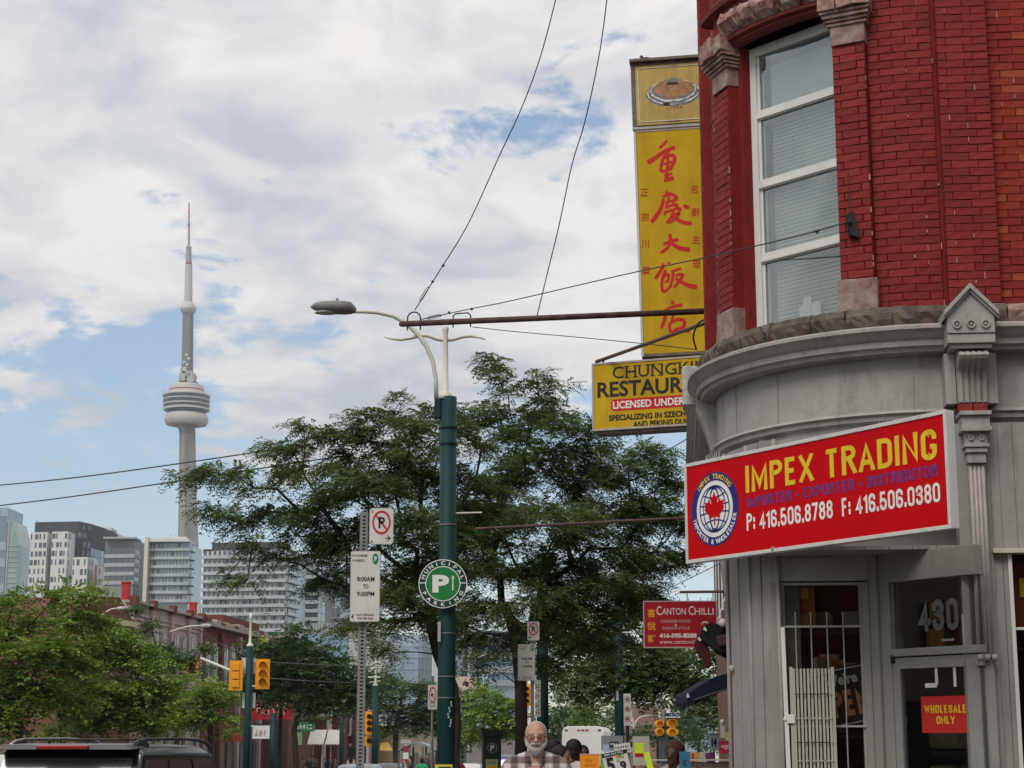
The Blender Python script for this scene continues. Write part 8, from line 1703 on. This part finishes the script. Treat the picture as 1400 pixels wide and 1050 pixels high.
    if glasses:
        mb = MB()
        for s_ in (-1, 1):
            P = [(s_*.033+.0245*math.cos(a), .1075, 1.648+.015*math.sin(a)) for a in [2*math.pi*i/18 for i in range(19)]]; mb.tube(P, .0024, 6); mb.tube([(s_*.058, .105, 1.655), (s_*.080, .03, 1.655), (s_*.082, -.01, 1.645)], .0028, 5)
        mb.tube([(-.009, .108, 1.652), (.009, .108, 1.652)], .003, 5); mb.obj('glasses', mat('glasses_frame', (.12, .05, .04), .3), t, smooth=True)
        for s_ in (-1, 1): mb = MB(); mb.M = Matrix.Translation((s_*.033, .1075, 1.648)) @ Matrix.Rotation(math.pi, 4, 'Z'); mb.disc((0, 0), .0235, 0, 18, rz=.0142, t=.001); mb.obj('lens', glass_mat('spectacle_lens', (.95, .88, .85), .0), t)
    if open_collar:
        cm_ = top
        for s_ in (-1, 1): MB().hexa([(s_*.012, .085, 1.40), (s_*.085, .085, 1.43), (s_*.085, .03, 1.49), (s_*.02, .10, 1.41), (s_*.045, .088, 1.47), (s_*.08, .055, 1.485), (s_*.078, .02, 1.515), (s_*.05, .07, 1.50)]).obj('collar', cm_, t, bevel=.004)
        mb = MB(); mb.add([(-.035, .128, 1.455), (.035, .128, 1.455), (0, .137, 1.37)], [(0, 2, 1)]); mb.obj('open_neck', skin, t)
    return t
PL = plaid()
person(733, 987, 13.6, 'bearded older man in glasses and an open brown and grey plaid shirt walking towards us', skin_l, PL, hair_w, 178, 'receding', vox=.011, beard=hair_w, glasses=True, open_collar=True)
person(767, 1021, 16.5, 'dark haired person in profile directly behind the bearded man', skin_m, mat('shirt_black', (.03, .03, .035), .9), hair_k, 250, 'long')
person(785, 1012, 17.5, 'man with a dark flat cap and pale pink shirt turned away beside the orange paper', skin_d, mat('shirt_pink', (.50, .40, .43), .9), hair_k, 330, 'short')
person(776, 1033, 19.5, 'person in a light blue shirt mostly hidden between the two dark haired people', skin_m, mat('shirt_blue', (.22, .33, .42), .9), hair_k, 0, 'short')
person(797, 1020, 21.0, 'short dark haired person just behind the cap wearer, above the orange paper', skin_d, mat('shirt_grey', (.2, .2, .2), .9), hair_k, 200, 'short')
person(757, 1014, 23.0, 'person with a black hood or hair standing in front of the white bus', skin_m, mat('shirt_charcoal', (.05, .05, .055), .9), hair_k, 0, 'afro')
person(921, 1017, 17.5, 'woman with brown skin and big dark hair at the market stalls beside the blue sign', skin_d, mat('shirt_lilac', (.25, .2, .24), .9), mat('hair_brown', (.05, .02, .015), .8), 150, 'afro')
person(622, 1029, 40, 'person in dark red just right of the big teal pole', skin_d, mat('shirt_maroon', (.16, .03, .03), .9), hair_k, 200, 'short', vox=.02)
person(562, 1034, 66, 'person with a pale raised arm in front of the bus shelter', skin_l, mat('shirt_dark', (.04, .04, .05), .9), hair_k, 90, 'long', vox=.022, pose='up')
person(584, 1031, 68, 'person in black waiting under the curved shelter roof', skin_m, MATS['shirt_dark'], hair_k, 180, 'short', vox=.022); person(577, 1037, 64, 'person in a bright green top at the bus shelter', skin_m, mat('shirt_green', (.03, .30, .12), .9), hair_k, 0, 'short', vox=.022)
crowd = [('black', 423, 1036), ('dark grey', 429, 1034), ('navy', 445, 1038), ('dark blue', 453, 1036), ('brown', 459, 1037), ('white', 468, 1038), ('pale grey', 476, 1037), ('tan', 484, 1036), ('olive', 414, 1038)]
ccol = {'black': (.02, .02, .02), 'dark grey': (.06, .06, .06), 'navy': (.02, .03, .08), 'dark blue': (.03, .05, .12), 'brown': (.12, .07, .04), 'white': (.6, .6, .58), 'pale grey': (.4, .4, .4), 'tan': (.35, .26, .18), 'olive': (.1, .11, .05)}
where = {'black': 'second from the left', 'dark grey': 'third from the left', 'navy': 'fourth from the left', 'dark blue': 'near the middle', 'brown': 'just right of the middle', 'white': 'third from the right', 'pale grey': 'second from the right', 'tan': 'at the right end', 'olive': 'at the left end'}
for nm, px, py in crowd: person(px, py-1.5, 128, f'distant pedestrian in {nm}, {where[nm]} of the group below the white awning', skin_m, mat('cloth_'+nm.replace(' ', '_'), ccol[nm], .9), hair_k, random.Random(px).choice((0, 90, 180, 270)), 'short', vox=.035, group='pedestrians on the far pavement')
# ------------------------------------------------------------------ market stall, papers and signs at the lower right
def paper(px0, px1, py0, py1, d, m, label, rot=0, nm='paper_sign', cat='paper sign', thick=.006, post=True):
    p = at((px0+px1)/2, (py0+py1)/2, d); mm = m_per_px(py0, d); w, h = (px1-px0)*mm, (py1-py0)*mm; t = thing(nm, label, cat, p, 0); t.rotation_euler = (0, R(rot), 0)
    MB().box(-w/2, w/2, 0, thick, -h/2, h/2).obj('sheet', m, t)
    if post: MB().box(-.012, .012, thick+.001, thick+.02, -p.z-.0+gz(p.x, d)+.02, h/2-.02).obj('stake', mat('stake_wood', (.2, .14, .08), .8), t)
    return t, w, h
orp = mat('orange_paper', (.80, .27, .012), .7, var=.05); t, w, h = paper(793, 820, 1031, 1064, 12.5, orp, 'bright orange handwritten price paper at the bottom of the picture')
pen = mat('thin_pen', (.42, .16, .02), .7); marks(t, -w*.22, w*.14, h*.18, h*.13, pen, -.003, 4, 11); marks(t, -w*.28, w*.32, h*.0, h*.11, pen, -.003, 7, 12); MB().box(-w/2, w/2, -.003, 0, h*.47, h/2).obj('top_strip', mat('pale_pink', (.6, .42, .4), .7), t)
flw = mat('flyer_white', (.60, .59, .57), .7, var=.04); t, w, h = paper(826, 861, 1026, 1066, 12.8, flw, 'tilted white price flyer with a big black 5 and 9', rot=-12)
MB().box(-w/2, w/2, -.004, -.001, h*.34, h*.46).obj('black_band', black, t); marks(t, -w*.42, w*.35, h*.36, h*.08, signwhite, -.006, 9, 13)
fit(txt(t, '5', 0, 0, .2, black, -.004, 1, .012), -w*.40, -w*.08, -h*.2, h*.50); fit(txt(t, '9', 0, 0, .2, black, -.004, 1, .008), w*.12, w*.36, -h*.22, h*.32)
for k, (dx, dz, m_) in enumerate(((.02, .24, orp), (.12, .26, greensign), (.2, .22, mat('print_lime', (.3, .4, .1), .7)), (.02, .12, mat('print_pale', (.45, .45, .2), .7)))): MB().prism([(w*dx, h*dz), (w*(dx+.12), h*(dz-.02)), (w*(dx+.14), h*(dz+.1)), (w*dx, h*(dz+.08))], -.003-.0005*k, -.001).obj('print_patch', m_, t)
t, w, h = paper(840, 862, 1017, 1030, 13.4, flw, 'smaller white flyer with slanted dark script above the price flyer', rot=-10, post=False); marks(t, -w*.45, w*.45, h*.0, h*.38, black, -.003, 6, 14); marks(t, -w*.45, w*.45, -h*.42, h*.32, black, -.003, 8, 15)
t, w, h = paper(822, 852, 1006, 1026, 16, mat('tarp_grey', (.20, .20, .21), .8), 'plain grey stall sheet standing above the flyers'); t, w, h = paper(824, 833, 1018, 1028, 15, mat('pale_blue_card', (.30, .38, .55), .7), 'small pale blue card left of the flyers', post=False)
t, w, h = paper(833, 846, 1014, 1022, 14.2, blackm, 'small black card with torn white print above the flyers', post=False); marks(t, -w*.4, w*.4, -h*.2, h*.5, signwhite, -.003, 4, 16)
t, w, h = paper(821, 828, 1030, 1066, 13.2, mat('leaf_green_paper', (.14, .30, .06), .8), 'strip of green paper right of the orange one', post=False)
neon = mat('neon_yellow_paper', (.55, .75, .03), .7); t, w, h = paper(868, 880, 1016, 1035, 18, neon, 'neon yellow green star shaped card with a red foot', post=False); MB().box(-w/2, w/2, -.003, 0, -h*.5, -h*.22).obj('red_foot', redsign, t)
t, w, h = paper(884, 892, 1028, 1062, 16, neon, 'narrow neon yellow green card leaning left by the railing', rot=-14)
t, w, h = paper(865, 888, 1007, 1046, 20, mat('stall_panel', (.40, .39, .35), .8), 'pale framed stall panel behind the neon cards')
t, w, h = paper(929, 944, 1028, 1062, 15, mat('blue_board', (.03, .14, .24), .6), 'blue stall board beside the woman with big dark hair'); marks(t, -w*.2, w*.2, -h*.1, h*.3, black, -.003, 2, 17)
t, w, h = paper(970, 982.5, 1002, 1026, 24, mat('mint_plate', (.40, .52, .50), .5), 'pale mint street number plate reading 14 on a thin pole'); fit(txt(t, '14', 0, 0, .1, navy, -.003, 1, .01), -w*.28, w*.28, -h*.28, h*.5); MB().box(-w/2, w/2, -.004, 0, h*.34, h*.5).obj('header', mat('header_teal', (.2, .32, .34), .5), t)
t, w, h = paper(983, 1002, 1013, 1030, 26, mat('crimson_board', (.33, .02, .04), .5), 'crimson board with a white ornament right of the mint number plate'); MB().disc((0, 0), h*.18, -.004, 16, r0=h*.08, t=.003).disc((-h*.3, h*.04), h*.11, -.004, 14, r0=h*.05, t=.003).disc((h*.3, h*.04), h*.11, -.004, 14, r0=h*.05, t=.003).obj('ornament', mat('pinkish_white', (.6, .4, .4), .6), t)
t, w, h = paper(992, 999, 1001, 1012, 26.4, mat('pale_yellow_card', (.6, .58, .15), .6), 'small pale yellow card above the crimson board', post=False)
t, w, h = paper(985, 991, 990, 1009, 27, face_w, 'tall narrow pale plate behind the crimson board', post=True); MB().sphere((0, 0, h/2+.03), .04, 8).obj('knob', face_w, t)
ra = thing('market_railing', 'dark railing with white top rail in front of the market stalls, lower right', 'railing', at(880, 1042, 22)); m_ = m_per_px(1040, 22)
MB().box(0, 125*m_, 0, .03, 2*m_, 4*m_).obj('top_rail', cold, ra); MB().box(24*m_, 125*m_, .0, .03, -2*m_, 0).obj('rail', trimk, ra); gR = gz(0, 22)-ra.location.z
for k in range(32): MB().box((24+k*3.2)*m_, (25+k*3.2)*m_, .01, .03, gR, -2*m_).obj('baluster', [trimk, navy][k % 3 == 0], ra)
gd = [('red', 952, 1031, (.4, .05, .05)), ('green', 941, 1033, (.15, .3, .05)), ('pale', 962, 1031, (.5, .5, .4)), ('ochre', 955, 1034, (.5, .35, .08)), ('orange', 947, 1033, (.6, .25, .04)), ('purple', 971, 1034, (.15, .05, .15))]
for k, (nm, px, py, c) in enumerate(gd):
    o = MB().hexa([(-.06, -.05, 0), (.06, -.05, 0), (.07, .05, 0), (-.05, .05, 0), (-.07, -.06, .13), (.05, -.05, .15), (.06, .05, .13), (-.06, .05, .12)]).obj('goods_bag', mat('goods_'+nm, c, .7, scale=20, var=.4), None, bevel=.015); o.location = at(px, 1044, 22.6); prop(o, f'{nm} bag of goods hanging behind the dark market railing', 'bag', 'bags of goods on the market stall')
st_ = thing('market_table', 'low market table behind the railing carrying bags of goods', 'table', (at(955, 1044, 22.6).x, 22.7, gz(0, 22.7))); zt_ = at(955, 1044.5, 22.6).z-st_.location.z; MB().box(-.7, .7, -.3, .3, zt_-.04, zt_-.003).obj('table_top', MATS['stake_wood'], st_)
for x_ in (-.65, .65):
    for y_ in (-.25, .25): MB().box(x_-.02, x_+.02, y_-.02, y_+.02, 0, zt_-.04).obj('leg', trimk, st_)
# dark awning and furled banner beside the shop
navyc = mat('awning_navy', (.010, .012, .035), .8, var=.3, scale=4); dr = 22.0
aw_ = thing('awning', 'dark navy shop awning slanting down behind the grey corner pier', 'awning', at(998, 930, dr)); m_ = m_per_px(930, dr)
prof = [(4*m_, 12*m_), (-25*m_, 3*m_), (-50*m_, -12*m_), (-59*m_, -20*m_), (-60*m_, -30*m_), (-52*m_, -34*m_), (-44*m_, -30*m_), (-40*m_, -24*m_), (4*m_, -8*m_)]
MB().prism(prof, 0, 1.6).obj('canopy', navyc, aw_, bevel=.01); MB().tube([(4*m_, -.02, -9*m_), (-50*m_, -.02, -27*m_)], .012, 6).obj('arm', trimk, aw_)
for x_, z_ in ((-59, -21), (-26, 5)): MB().prism([((x_-1)*m_, (z_-3)*m_), ((x_+3)*m_, (z_-2)*m_), ((x_+2)*m_, (z_+2)*m_), (x_*m_, (z_+4)*m_)], -.03, -.01).obj('white_clip', wht, aw_)
bn = thing('furled_banner', 'bundle of dark red and black cloth hanging beside the dark red hanging sign', 'banner', at(978, 868, 20.5)); m_ = m_per_px(868, 20.5); mar_c = mat('maroon_cloth', (.06, .012, .014), .85, var=.3, scale=8); blk_c = mat('black_cloth', (.014, .012, .014), .85, var=.3)
rr = random.Random(9)
for k, (pts, m2, yy) in enumerate(((((-24, -3), (-16, 12), (-6, 18), (6, 14), (14, 18), (22, 6), (22, -22), (8, -26), (-10, -14)), blk_c, 0), (((-26, -4), (-14, -6), (-8, -18), (-4, -40), (-10, -46), (-16, -34), (-24, -24), (-28, -14)), mar_c, .06), (((0, -2), (20, 2), (22, -14), (4, -16)), mat('brown_cloth', (.07, .04, .035), .85), -.06), (((-2, -14), (22, -12), (22, -36), (14, -30), (2, -24)), navyc, .1))):
    o = MB().prism([(x*m_, z*m_) for x, z in pts], yy, yy+.10).obj('cloth_fold', m2, bn, bevel=.02)
for x, z, w, h in ((-15, 11, 3, 7), (-23, -3, 3, 6), (8, -2, 0, 0)):
    if w: MB().prism([(x*m_, z*m_), ((x+w)*m_, (z-h*.6)*m_), ((x+w-1)*m_, (z-h)*m_), ((x-2)*m_, (z-h*.5)*m_)], -.05, -.03).obj('white_patch', wht, bn)
MB().sphere((10*m_, -.05, 16*m_), 6*m_, 14).obj('white_globe', wht, bn, smooth=True)
# ------------------------------------------------------------------ haze over the far city
hz_m = bpy.data.materials.new('haze_air'); hz_m.use_nodes = True; nt = hz_m.node_tree; nt.nodes.clear(); o_ = nt.nodes.new('ShaderNodeOutputMaterial'); v_ = nt.nodes.new('ShaderNodeVolumePrincipled')
v_.inputs['Color'].default_value = (.80, .88, 1, 1); v_.inputs['Density'].default_value = .00013; v_.inputs['Anisotropy'].default_value = .2; nt.links.new(v_.outputs[0], o_.inputs['Volume'])
h = MB().box(-2600, 2600, -80, 4200, -60, 620).obj('haze', hz_m, kind='stuff')
bpy.context.view_layer.update()
